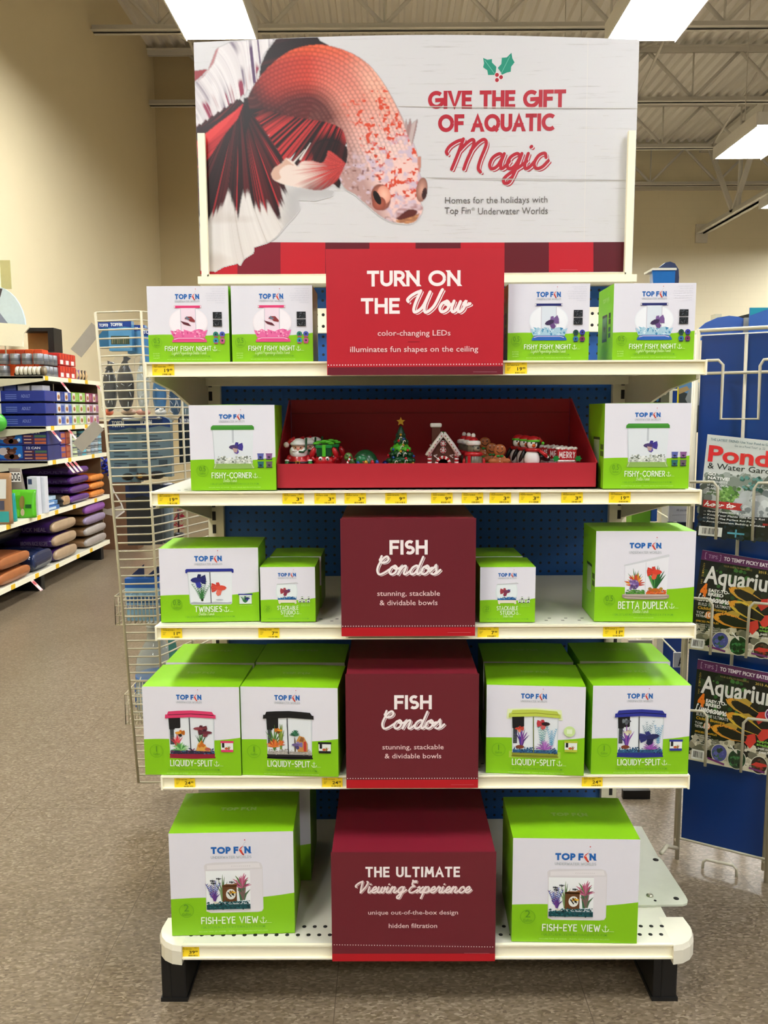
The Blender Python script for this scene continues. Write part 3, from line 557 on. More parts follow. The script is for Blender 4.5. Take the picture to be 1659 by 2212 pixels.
# ------------------------------------------------------------------ the fish picture: painted point by point
def paint_fish():
    X0p, Y0p, X1p, Y1p, st_ = 0, 60, 1600, 1640, 4.4               # crop frame: sheet pixel = 400+.33755x, 50+.33755y
    nx, ny = int((X1p-X0p)/st_)+1, int((Y1p-Y0p)/st_)+1
    gx = np.linspace(X0p, X1p, nx); gy = np.linspace(Y0p, Y1p, ny); PX, PY = np.meshgrid(gx, gy)
    col = np.zeros((ny, nx, 3)); alpha = np.zeros((ny, nx)); rg = np.random.RandomState(5)
    def srgb(h): return np.array(lin(h))
    def inside(poly):
        m = np.zeros(PX.shape, bool); n_ = len(poly)
        for i in range(n_):
            xa, ya = poly[i]; xb, yb = poly[(i+1) % n_]
            if ya == yb: continue
            c = ((ya > PY) != (yb > PY)) & (PX < (xb-xa)*(PY-ya)/(yb-ya)+xa); m ^= c
        return m
    def soft(m, k=1):
        f = m.astype(float)
        for _ in range(k):
            p = np.pad(f, 1, mode='edge'); f = (p[1:-1, 1:-1]*2+p[:-2, 1:-1]+p[2:, 1:-1]+p[1:-1, :-2]+p[1:-1, 2:])/6
        return f
    def over(m, c, a=1.0):
        nonlocal col, alpha
        w = (m*a); col = col*(1-w[..., None])+np.asarray(c)*w[..., None] if np.ndim(c) == 1 else col*(1-w[..., None])+c*w[..., None]; alpha = np.maximum(alpha, w)
    def sm(pts): return [(v.x, v.y) for v in smooth_line([p+(0,) for p in pts], 5)]
    def n1(t, seed, oct=3):
        r = np.random.RandomState(seed); out = 0; amp = 1
        for o in range(oct):
            tab = r.rand(512); u = t*(2**o); i = np.floor(u).astype(int); f = u-i; f = f*f*(3-2*f)
            out = out+amp*(tab[i % 512]*(1-f)+tab[(i+1) % 512]*f); amp *= .55
        return out/1.85
    def n2(x, y, seed):
        r = np.random.RandomState(seed); tab = r.rand(64, 64); i = np.floor(x).astype(int); j = np.floor(y).astype(int); f = x-i; g = y-j; f = f*f*(3-2*f); g = g*g*(3-2*g)
        return (tab[j % 64, i % 64]*(1-f)+tab[j % 64, (i+1) % 64]*f)*(1-g)+(tab[(j+1) % 64, i % 64]*(1-f)+tab[(j+1) % 64, (i+1) % 64]*f)*g
    def rays(ox, oy, k, seed, bend=0.0):
        dx, dy = PX-ox, PY-oy; r = np.hypot(dx, dy); th = np.arctan2(dy, dx)+bend*r/500; return n1((th+4)*k, seed, 3), r, th
    def mix(a, b_, t): t = np.clip(t, 0, 1)[..., None]; return np.asarray(a)*(1-t)+np.asarray(b_)*t
    def fan(ox, oy, ctrl, k, amp, seed, soft_=40, bend=0.0):
        """fin whose rays leave (ox, oy); ctrl = (angle deg, reach) pairs; ragged ends"""
        dx, dy = PX-ox, PY-oy; r = np.hypot(dx, dy); th = np.degrees(np.arctan2(dy, dx))+bend*r; A_, R_ = zip(*ctrl)
        rm = np.interp(th, A_, R_, left=0, right=0)+amp*(n1((th+400)*k, seed, 3)-.5)*2*(np.interp(th, A_, R_, left=0, right=0) > 0)
        return np.clip((rm-r)/soft_, 0, 1), r, th
    # long white tail at the bottom left
    white = [(78,830),(92,1150),(90,1600),(190,1610),(240,1580),(330,1555),(350,1570),(375,1525),(435,1485),(440,1445),(520,1420),(548,1404),(590,1365),(640,1300),(700,1235),(735,1190),(725,1130),(830,1135),(940,1105),(950,1070),(800,1040),(640,900),(420,820)]
    q, r, th = rays(330, 520, 26, 3, .1); m = soft(inside(white)); q2 = n1((th+4)*70, 9, 2)
    c = mix(srgb('CFC8C5'), srgb('E2DDDA'), q); c = mix(c, srgb('B3A79E'), (q2-.60)*3.0)
    c = mix(c, srgb('CFCDCF'), np.clip((np.hypot(PX-330, (PY-1500)*1.0)-330)/160, 0, 1)*np.clip((PX-560)/120, 0, 1)*.75); c = mix(c, srgb('AC9A8E'), np.clip(n2(PX/180, PY/90, 4)-.62, 0, 1)*1.2); over(m*(1-.8*np.clip((PX-600)/140, 0, 1)*np.clip((PY-1000)/120, 0, 1)), c)
    over(soft(inside([(372,470),(560,420),(900,560),(1035,640),(1030,700),(760,690),(560,680),(440,760),(385,800)])), srgb('1C0709'))
    # middle fin: red rays sweeping down and left from the belly, ragged tips over the white
    f, r, th = fan(1160, 250, [(96, 0), (100, 520), (108, 640), (116, 760), (124, 830), (132, 870), (138, 880), (144, 860), (150, 850), (156, 830), (164, 810), (170, 800), (176, 0)], .6, 130, 51, 26, .004)
    base = soft(inside([(372,560),(430,520),(900,560),(1035,640),(1040,900),(990,960),(985,1055),(800,1010),(560,1100),(380,1150),(370,700)])); q = n1((th+400)*.95, 52, 3); q2 = n1((th+400)*1.6, 53, 2)
    c = mix(srgb('1C0709'), srgb('C22F30'), (q-.42)*4.0); c = mix(c, srgb('E0604E'), (q2-.66)*3*np.clip((r-560)/150, 0, 1)); c = mix(c, srgb('18070A'), np.clip((640-PY)/90, 0, 1)*.85); c = mix(c, srgb('170609'), np.clip(1.25-np.hypot((PX-915)/150, (PY-800)/110), 0, 1)*1.6); over(base*f, c)
    over(soft(inside(sm([(985,1055),(1000,1000),(985,945),(1030,890),(1035,780),(900,740),(820,790),(830,880),(900,950),(930,1010)]))), mix(srgb('170709'), srgb('4A1214'), (q-.4)*1.5))
    for xa, ya, xb, yb, w_ in ((800,755,735,860,6), (762,800,690,885,5), (640,870,560,990,6), (470,880,440,1010,6), (600,860,560,930,5)):
        dx, dy = xb-xa, yb-ya; t_ = np.clip(((PX-xa)*dx+(PY-ya)*dy)/(dx*dx+dy*dy), 0, 1); dd = np.hypot(PX-xa-t_*dx, PY-ya-t_*dy); over(np.clip(1.3-dd/(w_*(.4+t_)), 0, 1), srgb('DDD2CC'))
    # lower left fin: maroon and black, hanging in ragged points
    f, r, th = fan(345, 470, [(48, 0), (56, 520), (66, 760), (74, 800), (82, 700), (90, 720), (97, 640), (104, 840), (110, 900), (116, 780), (124, 700), (135, 520), (150, 400), (160, 0)], .32, 170, 41, 60)
    q = n1((th+400)*.34, 42, 3); q2 = n1((th+400)*.7, 43, 2); c = mix(srgb('20070A'), srgb('64141A'), (q-.35)*2); c = mix(c, srgb('B5262B'), (q2-.56)*5*np.clip((r-260)/200, 0, 1)); c = mix(c, srgb('0F0405'), np.clip((PX-300)/90, 0, 1)*np.clip((760-PY)/200, 0, 1)*.8); over(soft(f > .5)*.4+f*.6, c)
    over(soft(inside([(365,500),(395,470),(470,400),(560,470),(430,560),(385,700),(378,760)])), srgb('180709'))
    # left fan: broad red blades above the maroon
    for pl, ca, cb in (([(75,760),(130,690),(250,600),(370,505),(335,600),(250,705),(150,860),(78,925),(80,880),(128,830),(132,800),(76,862)], 'C82C31', '8A181E'), ([(72,752),(76,800),(160,740),(250,650),(340,540),(240,610),(130,690)], 'D83A3A', '9A1E24')):
        m = soft(inside(pl)); q = n1((PX*.62+PY*.78)/17, 31, 2); over(m, mix(srgb(ca), srgb(cb), (q-.35)*2.2))
    over(soft(inside([(76,862),(128,822),(140,850),(80,915)])), srgb('2A0A0E')); over(soft(inside([(52,700),(60,660),(130,655),(250,580),(370,480),(330,540),(200,640),(76,745)])), srgb('24090D'))
    # pale tail fan folded over at the top left, scalloped lower edge
    tp = [(40,300),(140,285),(120,330),(55,380),(48,450),(55,655)]+[(60+i*20+(9 if i % 2 else 0), 648-i*13.5+(0 if i % 2 else 22)) for i in range(17)]+[(395,415),(430,420),(440,375),(462,372),(455,320),(500,190),(570,90),(510,85),(390,100),(290,110),(210,150),(185,240),(150,290)]
    m = soft(inside(tp)); tt = PX-(.11+.0030*np.clip(385-PX, 0, 400))*(PY-300)+2000; dn = np.clip((PY+PX*.75-520)/170, 0, 1)
    c = mix(srgb('CFC8CB'), srgb('EDE9EA'), n1(tt/34, 61, 3)); blot = n2(PX/46+3, PY/110, 66)
    c = mix(c, srgb('553A60'), (n1(tt/27, 63, 2)-.42)*6.5*np.clip(blot*2.4-.55, 0, 1)*np.clip((PX-180)/120, .25, 1)); c = mix(c, srgb('8E2A48'), (n1(tt/23+40, 64, 2)-.40)*6.0*np.clip(dn*n2(PX/60+5, PY/80, 67)*3-.45, 0, 1)); c = mix(c, srgb('9A8CA2'), (n1(tt/9, 68, 2)-.60)*2.2); over(m, c)
    over(soft(inside([(40,300),(145,284),(110,325),(45,380)])), srgb('8E1A24')); over(soft(inside([(195,160),(215,145),(180,250),(120,330),(60,380),(140,300)]))*.75, srgb('C24A52'))
    # black saddle fin along the back
    m = soft(inside([(470,340),(480,260),(520,170),(580,90),(640,75),(840,68),(862,100),(930,135),(800,150),(680,170),(580,230),(500,310)])); q = n1((PX*.3+PY)/16, 71, 2); over(m, mix(srgb('1A0A0B'), srgb('4A1516'), (q-.45)*2))
    # body
    body = sm([(395,470),(440,380),(520,280),(620,195),(720,145),(850,125),(960,140),(1080,185),(1180,255),(1265,360),(1330,470),(1385,580),(1430,680),(1475,790),(1498,880),(1505,965),(1535,1010),(1548,1070),(1535,1120),(1510,1145),(1522,1180),(1512,1225),(1480,1265),(1430,1283),(1330,1275),(1250,1235),(1150,1150),(1085,1090),(1030,1060),(995,1010),(985,950),(1030,890),(1035,780),(1015,690),(980,650),(900,620),(780,600),(650,580),(500,540),(410,540)])
    m = soft(inside(body)); spine = sm([(420,430),(560,330),(720,280),(880,290),(1010,370),(1100,500),(1170,640),(1240,800),(1300,950),(1380,1120),(1420,1230)])
    bd = np.full(PX.shape, 1e9); bu = np.zeros(PX.shape); bs = np.zeros(PX.shape); L_ = 0
    for (xa, ya), (xb, yb) in zip(spine, spine[1:]):
        dx, dy = xb-xa, yb-ya; l_ = math.hypot(dx, dy)+1e-6; t_ = np.clip(((PX-xa)*dx+(PY-ya)*dy)/(l_*l_), 0, 1); ex, ey = PX-xa-t_*dx, PY-ya-t_*dy; dd = np.hypot(ex, ey); k_ = dd < bd
        bd = np.where(k_, dd, bd); bu = np.where(k_, L_+t_*l_, bu); bs = np.where(k_, np.sign(dx*ey-dy*ex)*dd, bs); L_ += l_
    u = bu/L_; v = bs
    c = mix(srgb('8C211D'), srgb('C8402C'), u/.28); c = mix(c, srgb('DA8E7E'), (u-.25)/.22); c = mix(c, srgb('E6C3BC'), (u-.50)/.22)
    c = mix(c, srgb('E8622F'), np.clip((-v-60)/90, 0, 1)*np.clip((.42-u)/.15, 0, 1)*.7)                    # glowing orange back
    c = mix(c, srgb('F0B8A2'), np.clip((-v-50)/90, 0, 1)*np.clip((u-.36)/.1, 0, 1)*np.clip((.62-u)/.1, 0, 1)*.7)
    c = mix(c, srgb('4A1416'), np.clip((v-70)/120, 0, 1)*np.clip((.62-u)/.12, 0, 1)*.9); c = mix(c, srgb('2A0B0D'), np.clip((.07-u)/.07, 0, 1)*.8)
    c = mix(c, srgb('7A4A48'), np.clip((v-80)/90, 0, 1)*np.clip((u-.5)/.1, 0, 1)*.55)
    sa = 27.0; row = np.floor(v/sa); su = bu/(sa*1.05)+(row % 2)*.5; fu = su-np.floor(su); fv = v/sa-row     # scale pattern
    sc_ = np.clip(np.hypot((fu-.5)*1.5, (fv-.5)*1.7), 0, 1); cell = np.abs(np.sin(row*12.99+np.floor(su)*78.23)*43758.5) % 1
    wgt = np.clip((.80-u)/.1, 0, 1); c = mix(c, c*.58, (sc_-.52)*1.7*wgt); c = mix(c, np.minimum(1, c*1.35+.03), (.45-sc_)*1.3*wgt*(.5+.7*cell))
    sp_ = n2(PX/26, PY/22, 81)+.5*n2(PX/11, PY/12, 82); c = mix(c, srgb('D0482C'), (sp_-.86)*7*np.clip((u-.46)/.08, 0, 1)*np.clip((.96-u)/.06, 0, 1)*np.clip((105-v)/60, 0, 1))
    sp2 = n2(PX/30+9, PY/30, 85)+.4*n2(PX/13, PY/12, 86); c = mix(c, srgb('C9B4C4'), (sp2-.70)*3*np.clip((u-.66)/.08, 0, 1)); c = mix(c, srgb('6E3A34'), (n2(PX/16, PY/18, 88)-.70)*3.0*np.clip((u-.62)/.08, 0, 1)*np.clip((v+10)/60, 0, 1)); over(m, c)
    # pectoral and far fins
    m = soft(inside(sm([(1030,890),(960,830),(915,805),(900,850),(870,885),(800,870),(740,880),(720,910),(690,880),(660,860),(640,858),(615,890),(570,920),(550,960),(570,1000),(640,1030),(740,1050),(870,1065),(960,1010),(1000,950)]))); q, r, th = rays(1030, 900, 26, 91, 0)
    c = mix(srgb('C2413C'), srgb('8A2A2C'), (q-.35)*2); c = mix(c, srgb('E2CFC6'), np.clip((900-PX)/170+(q-.5)*.9, 0, 1)); c = mix(c, srgb('5E1A1E'), np.clip((PY-980)/90, 0, 1)*np.clip((PX-720)/80, 0, 1)*.8); over(m, c); over(soft(inside(sm([(640,858),(615,890),(570,920),(550,960),(570,1000),(610,985),(600,940),(650,900),(700,905)])))*.8, srgb('C99A82'))
    m = soft(inside([(1400,640),(1415,600),(1425,640),(1440,590),(1450,630),(1490,595),(1480,660),(1460,740),(1450,770)])); over(m, mix(srgb('8A5A58'), srgb('DDD4D2'), n1((PX+PY*.2)/12, 95, 2))); over(soft(inside([(1485,845),(1508,840),(1510,900),(1500,960),(1490,900)])), srgb('C48270'))
    # eyes and mouth
    def blob(cx_, cy_, ra, rb, ca, cb, rot=0.0):
        dx, dy = PX-cx_, PY-cy_; a_ = dx*math.cos(rot)+dy*math.sin(rot); e_ = -dx*math.sin(rot)+dy*math.cos(rot); d_ = np.hypot(a_/ra, e_/rb); over(np.clip((1.05-d_)*9, 0, 1), mix(srgb(ca), srgb(cb), d_))
    blob(1252, 1110, 62, 88, 'D98E74', '7A4034', -.2); blob(1272, 1092, 42, 60, 'F0BCA8', 'D8907A', -.2); blob(1240, 1150, 44, 46, 'B0604A', '8A4436', -.2); blob(1228, 1112, 20, 50, '0A0506', '1E0D0B', -.42)
    blob(1515, 1060, 36, 82, 'D2A08E', '8A5A4E', .12); blob(1532, 1085, 16, 40, '1B0C0C', '4A2826', .15)
    lipa = sm([(1325,1240),(1360,1190),(1420,1155),(1470,1150),(1512,1165),(1520,1190),(1480,1200),(1440,1185),(1400,1210),(1350,1255)]); over(soft(inside(lipa)), mix(srgb('D9C2CC'), srgb('A77A78'), n2(PX/22, PY/14, 97)))
    over(soft(inside(sm([(1350,1250),(1400,1208),(1440,1188),(1485,1200),(1470,1235),(1420,1258),(1370,1268)]))), srgb('5A2620')); over(soft(inside(sm([(1345,1262),(1400,1255),(1460,1235),(1500,1215),(1478,1265),(1430,1284),(1360,1278)]))), mix(srgb('C98E62'), srgb('8E5A40'), n2(PX/20, PY/12, 99)))
    # to a sheet of coloured points
    keep = alpha > .12; edgew = np.clip(alpha, 0, 1)[..., None]; col = col*edgew+srgb('CFCDCF')*(1-edgew); idx = -np.ones(PX.shape, int)
    quad = keep[:-1, :-1] | keep[1:, :-1] | keep[:-1, 1:] | keep[1:, 1:]
    # below the band the sheet is striped, keep only what is solidly fish there
    low = PY > 1395; quad &= ~(low[:-1, :-1] & (alpha[:-1, :-1] < .6))
    left = np.array([SG(412+(433-412)*(50+y*.33755-92)/500, 50+y*.33755)[0]+.001 for y in gy])
    use = np.zeros(PX.shape, bool); use[:-1, :-1] |= quad; use[1:, :-1] |= quad; use[:-1, 1:] |= quad; use[1:, 1:] |= quad
    pos = np.zeros(PX.shape+(3,)); A0 = np.array(SG(400, 50)); AX = np.array(SG(400+1000*.33755, 50)); AY = np.array(SG(400, 50+1000*.33755)); AXY = np.array(SG(400+1000*.33755, 50+1000*.33755))
    sx_, sy_ = PX/1000, PY/1000
    for k in (0, 1): pos[..., k*2] = A0[k]*(1-sx_)*(1-sy_)+AX[k]*sx_*(1-sy_)+AY[k]*(1-sx_)*sy_+AXY[k]*sx_*sy_
    pos[..., 0] = np.maximum(pos[..., 0], SX0+.0005); pos[..., 2] = np.minimum(np.maximum(pos[..., 2], SZ0+.0005), SZ1+.018*np.sin(math.pi*(pos[..., 0]-SX0)/(SX1-SX0)))
    pos[..., 1] = YS+.004+.010*np.sin(math.pi*(pos[..., 0]-SX0)/(SX1-SX0))-.0011
    idx[use] = np.arange(use.sum()); V = pos[use]-np.array((CX, YS, SZ0)); q = np.stack([idx[:-1, :-1], idx[1:, :-1], idx[1:, 1:], idx[:-1, 1:]], -1)[quad]
    me = bpy.data.meshes.new('printed_fish'); nv, nf = len(V), len(q); me.vertices.add(nv); me.vertices.foreach_set('co', V.astype(np.float32).ravel()); me.loops.add(nf*4); me.loops.foreach_set('vertex_index', q.astype(np.int32).ravel()); me.polygons.add(nf); me.polygons.foreach_set('loop_start', np.arange(0, nf*4, 4, dtype=np.int32)); me.update(calc_edges=True)
    at_ = me.color_attributes.new('ink', 'FLOAT_COLOR', 'POINT'); rgba = np.ones((nv, 4), np.float32); rgba[:, :3] = np.clip(col[use], 0, 1); at_.data.foreach_set('color', rgba.ravel()); me.materials.append(print_mat(.32)); me.validate(); me.update()
    o = bpy.data.objects.new('printed_fish', me); C.objects.link(o); o.parent = sign; WL[o.name] = WL[sign.name]
paint_fish()

# ------------------------------------------------------------------ red and maroon card signs
def dots(A, S_, px0, px1, py0, py1, n, r=.0013):
    for i in range(n): t = (i+.5)/n; a = S_(px0+(px1-px0)*t, py0+(py1-py0)*t); A.ellipse(a[0], a[1], r, r, 'EBD9D8', 8)
def card_sign(label, x0, x1, z0, z1, yf, depth, zb, face, foot, footh, top):
    """front card folded over into a top panel resting on a card block behind"""
    m = MB(); fm = mat(face, .38, var=.03); m.box(x0, x1, yf, yf+.004, z0, z1, fm)
    m.box(x0+.002, x1-.002, yf+.002, yf+depth, z1-.005, z1-.001, mat(top, .38, var=.03)); m.box(x0+.006, x1-.006, D+.03, yf+depth, zb+.001, z1-.006, mat(top, .5, var=.03))
    o = m.build('card_sign', base=((x0+x1)/2, yf, z0)); tag(o, label, 'sign'); return o
def sgn(Y): return lambda px, py: (lambda v: (v.x, v.z))(at(px, py, Y))
YF = D-.012; WH = 'F6ECEA'; PK = 'F0CFCC'
o = card_sign('bright red card sign reading turn on the wow on the top shelf', -.130, .2495, Z1-.030, 1.742, YF, .2, Z1, 'B91C2B', None, 0, 'A81A28'); G = sgn(YF); K = lambda x, y: G(690+x*.25316, 520+y*.25316); A = Art()
A.tri([K(72, 1147), K(1567, 1140), K(1567, 1070), K(72, 1080)], '6B1C2A'); A.up(); dots(A, K, 64, 1570, 1062, 1052, 62)
pcaps(A, K, 'TURN ON', 420, 1190, 375, 268, WH, .0068, .30); pcaps(A, K, 'THE', 368, 672, 610, 503, WH, .0068, .30)
A.back = 'B91C2B'; pcaps(A, K, 'Wow', 752, 1285, 608, 515, WH, .0062, .0, font=SCRIPT, slant=.24, cap='r', shadow=WH)
ptype(A, K, 'color-changing LEDs', 497, 1118, 810, 763, PK, .004); ptype(A, K, 'illuminates fun shapes on the ceiling', 262, 1354, 948, 900, PK, .004); A.line([K(755, 862), K(855, 862)], .0008, '5E1420', None)
A.line([K(1312, 1120), K(1515, 1120)], .0007, 'B08088', None)
A.build('printed_lettering', o, lambda a, b_, l: (a, YF-l-.0002, b_), .38)
def condos(label, corners, zs, z1, zb, K_, dep):
    x0, x1 = corners; o = card_sign(label, x0, x1, zs, z1, YF, dep, zb, '681B27', None, 0, '7A1B2B'); A = Art(); a0 = K_(120, 0)
    h = z1-zs; A.rect(x0, x1, zs, zs+.075*h, 'B41420'); A.up(); n = 50
    for i in range(n): A.ellipse(x0+(x1-x0)*(i+.5)/n, zs+.087*h, .0012, .0012, 'EBD9D8', 8)
    pcaps(A, K_, 'FISH', 500, 762, 362, 276, WH, .0068, .30); A.back = '681B27'; pcaps(A, K_, 'Condos', 398, 868, 520, 455, WH, .0048, .0, font=SCRIPT, slant=.24, cap='r', shadow=WH)
    ptype(A, K_, 'stunning, stackable', 397, 865, 680, 643, PK, .004); ptype(A, K_, '& dividable bowls', 415, 847, 750, 712, PK, .004); A.line([(x1-.062, zs+.03*h), (x1-.01, zs+.03*h)], .0006, 'D07078', None)
    A.build('printed_lettering', o, lambda a, b_, l: (a, YF-l-.0002, b_), .38)
G = sgn(YF); condos('maroon fish condos card sign on the third shelf', (-.105, .1945), Z3-.021, 1.165, Z3, lambda x, y: G(700+x*.28933, 1090+y*.28933), .30)
# the lower one has the same print: same reading frame, set onto its own card
def K4(x, y): u_, v_ = (x-120)/(1130-120), (y-105)/(983-105); return (-.0975+u_*.302, .811-v_*.270)
condos('maroon fish condos card sign on the fourth shelf, between the tank boxes', (-.0975, .2045), .541, .811, Z4, K4, .42)
YF2 = DY-.016
o = card_sign('maroon card sign reading the ultimate viewing experience on the base deck', -.1335, .2455, .128, .3965, YF2, .45, ZD, '6A1C28', None, 0, '7E1A2C'); G2 = sgn(YF2); K = lambda x, y: G2(690+x*.25316, 1690+y*.25316); A = Art()
A.rect(-.1335, .2455, .128, .147, 'B41420'); A.up(); dots(A, K, 115, 1490, 1385, 1404, 60, .0012)
pcaps(A, K, 'THE ULTIMATE', 402, 1190, 800, 728, WH, .0050, .40); A.back = '6A1C28'; pcaps(A, K, 'Viewing Experience', 310, 1295, 940, 890, 'F4E2DE', .0040, .0, font=SCRIPT, slant=.22, cap='r', shadow='EBCFCB')
ptype(A, K, 'unique out-of-the-box design', 416, 1182, 1126, 1090, PK, .004); ptype(A, K, 'hidden filtration', 592, 1004, 1240, 1202, PK, .004); A.line([K(750, 1166), K(840, 1168)], .0005, 'A05058', None); A.line([K(1235, 1455), K(1450, 1457)], .0006, 'D07078', None)
A.build('printed_lettering', o, lambda a, b_, l: (a, YF2-l-.0002, b_), .38)
# ------------------------------------------------------------------ fish tank cartons
GREEN, GDK = '86C414', '4E8A1E'
gside = mat('7FBE12', .42, var=.03); wfront = mat('E3E1E9', .42, var=.015); gtop = mat('88C616', .40, var=.03)
class Face:
    """artwork on one carton front, drawn in fractions of its width and height"""
    def __init__(s, w, h): s.w, s.h, s.A = w, h, Art(); s.r = random.Random(3)
    def P(s, p): return (p[0]*s.w, p[1]*s.h)
    def poly(s, pts, c): s.A.poly([s.P(p) for p in pts], c)
    def rect(s, a0, a1, b0, b1, c): s.A.rect(a0*s.w, a1*s.w, b0*s.h, b1*s.h, c)
    def ell(s, a, b, ra, rb, c, n=20): s.A.ellipse(a*s.w, b*s.h, ra*s.w, rb*s.h, c, n)
    def line(s, pts, t, c, cap='r'): s.A.line([s.P(p) for p in pts], t*s.w if not isinstance(t, list) else [q*s.w for q in t], c, cap)
    def up(s): s.A.up()
    def caps(s, t, a0, a1, b0, b1, c, w, gap, **k): s.A.glyphs(t, k.pop('font', CAPS), a0*s.w, a1*s.w, b0*s.h, b1*s.h, c, w*s.w, gap, **k)
    def type(s, t, a0, a1, b0, b1, c, bold=0): s.A.type(t, a0*s.w, a1*s.w, b0*s.h, b1*s.h, c, bold)
    def logo(s, a0, a1, b0, b1, sub=None, c='1C63B0', red='D8412F', g='BCC0C5'):
        d = a1-a0; hh = b1-b0
        w_ = .0150*d/.30; wa, wb = w_/2, w_*s.w/s.h/2
        s.caps('TOP', a0+wa, a0+d*.50-wa, b0+wb, b1-wb, c, w_, .40); s.caps('F', a0+d*.570+wa, a0+d*.695-wa, b0+wb, b1-wb, c, w_, .2); s.caps('N', a0+d*.842+wa, a1-wa, b0+wb, b1-wb, c, w_, .2)
        x = a0+d*.772; s.line([(x+d*.045, b1+hh*.12), (x-d*.02, b1-hh*.22), (x-d*.035, b0+hh*.50), (x+d*.01, b0+hh*.05), (x+d*.055, b0-hh*.28)], [.006*d, .030*d, .060*d, .048*d, .008*d], red, None)
        s.ell(x+d*.035, b0-hh*.12, d*.030, hh*.12, red, 8); s.up(); s.ell(x-d*.022, b0+hh*.62, d*.010, hh*.10, 'F4D8D2', 8)
        s.line([(x+d*.05, b1+hh*.2), (x+d*.075, b1+hh*.55), (x+d*.11, b1+hh*.65)], .008*d, g); s.ell(x+d*.085, b1+hh*.95, d*.017, hh*.09, 'C23A3A' if red != g else g, 8)
        if sub: s.caps('UNDERWATER WORLDS', a0, a1+d*.01, sub[0], sub[1], g, .0040*d/.30, .30)
    def base(s, left, right, mid=None):
        n = 24; pts = [(0, 0), (1, 0)]
        for i in range(n+1):
            t = 1-i/n; pts.append((t, left+(right-left)*t-.018*math.sin(math.pi*t*1.0)+(.012*math.sin(2*math.pi*t))))
        s.poly(pts, GREEN); s.up()
    def badge(s, a, b, r, txt, sub='GALLON'):
        s.A.ring(a*s.w, b*s.h, r*s.w, .0035*s.w, '6AA61A', 28); k = (.006 if txt == '1' else .028) if len(txt) == 1 else .05
        s.type(txt, a-k*.75, a+k*.75, b-.006*s.w/s.h, b+.055*s.w/s.h, '5A9420'); s.type('Gallon', a-.035, a+.035, b-.042*s.w/s.h, b-.018*s.w/s.h, '5A9420')
    def name(s, txt, a0, a1, b0, b1, sub=None, w=.0105, anchor=True):
        s.caps(txt, a0, a1, b0, b1, 'EEF3E2', w*.8, .32, cap='r', wob=.008)
        if anchor: s.anchor(a1+.045, (b0+b1)/2-.004, .026)
        if sub: s.caps(sub, .5*(a0+a1)-.10 if len(sub) < 14 else a0+.08, .5*(a0+a1)+.06 if len(sub) < 14 else a1-.06, b0-.048, b0-.026, 'C9E29A', .0038, 0, font=SCRIPT, slant=.3, cap='r')
    def anchor(s, a, b, r):
        k = s.w/s.h; s.line([(a, b+r*1.1*k), (a, b-r*k)], .006, 'DCEBC4'); s.line([(a-r, b-r*.25*k), (a-r*.6, b-r*.9*k), (a, b-r*1.05*k), (a+r*.6, b-r*.9*k), (a+r, b-r*.25*k)], .006, 'DCEBC4'); s.line([(a-r*.5, b+r*.6*k), (a+r*.5, b+r*.6*k)], .005, 'DCEBC4'); s.line([(a+r*.8, b-r*.9*k), (a+r*2.6, b-r*.95*k)], .003, 'C6DFA0')
    def small(s, a0, a1, b, txt='1 GAL (3.7 L) 8.5 IN L X 6.7 IN W X 7.5 IN H (21.5 X 17 X 19 CM)', line=True):
        s.type(txt, a0, a1, b, b+.022, '5F9A30', .004)
        if line: s.type('INCLUDES TANK, LID, DIVIDER  -  PLANTS, GRAVEL AND FISH NOT INCLUDED', a0-.02, a1+.02, b-.038, b-.024, 'B6DB78')
    def gravel(s, a0, a1, b0, b1, cols, n=90, sz=.011):
        s.rect(a0, a1, b0, b1*.6+b0*.4, cols[0]); s.up()
        for i in range(n):
            a, b = s.r.uniform(a0+.004, a1-.004), b0+(b1-b0)*s.r.random()**.8; q = s.r.uniform(.5, 1)*sz
            s.A.L += .03; s.A.tri([((a+q*math.cos(t+s.r.uniform(-.4, .4)))*s.w, b*s.h+q*.75*s.w*math.sin(t)) for t in (0.2, 1.4, 2.6, 3.9, 5.2)], s.r.choice(cols))
        s.up()
    def plant(s, a, b, h, spread, n, cols, wid=.012, curve=.3):
        for i in range(n):
            t = (i+.5)/n*2-1; t += s.r.uniform(-.12, .12); hh = h*(1-.35*abs(t))*s.r.uniform(.8, 1.05); x1 = a+spread*t; xm = a+spread*t*curve
            s.line([(a+t*.006, b), (xm, b+hh*.55), (x1, b+hh)], [wid*.5, wid, wid*.12], s.r.choice(cols), None)
        s.up()
    def tuft(s, a, b, ra, rb, n, cols, wid=.008):
        for i in range(n):
            t = math.pi*(i+.5)/n+s.r.uniform(-.1, .1); q = s.r.uniform(.75, 1.05); s.line([(a, b), (a+ra*q*math.cos(t)*.6, b+rb*q*math.sin(t)*.75), (a+ra*q*math.cos(t), b+rb*q*math.sin(t))], [wid, wid*.9, wid*.2], s.r.choice(cols), None)
        s.up()
    def leafy(s, a, b, h, wd, n, cols):
        for i in range(n):
            x = a+wd*(i/(n-1)-.5); top = (a+wd*1.5*(i/(n-1)-.5), b+h*s.r.uniform(.75, 1)); m = 9
            for k in range(m):
                t = (k+1)/m; px, py = a+(x-a)*t*.6+(top[0]-x)*t*t+(x-a)*.4*t, b+(top[1]-b)*t
                for sg in (-1, 1): s.line([(px, py), (px+sg*.022*(1.1-t*.6), py+.018)], [.007, .002], s.r.choice(cols), None)
        s.up()
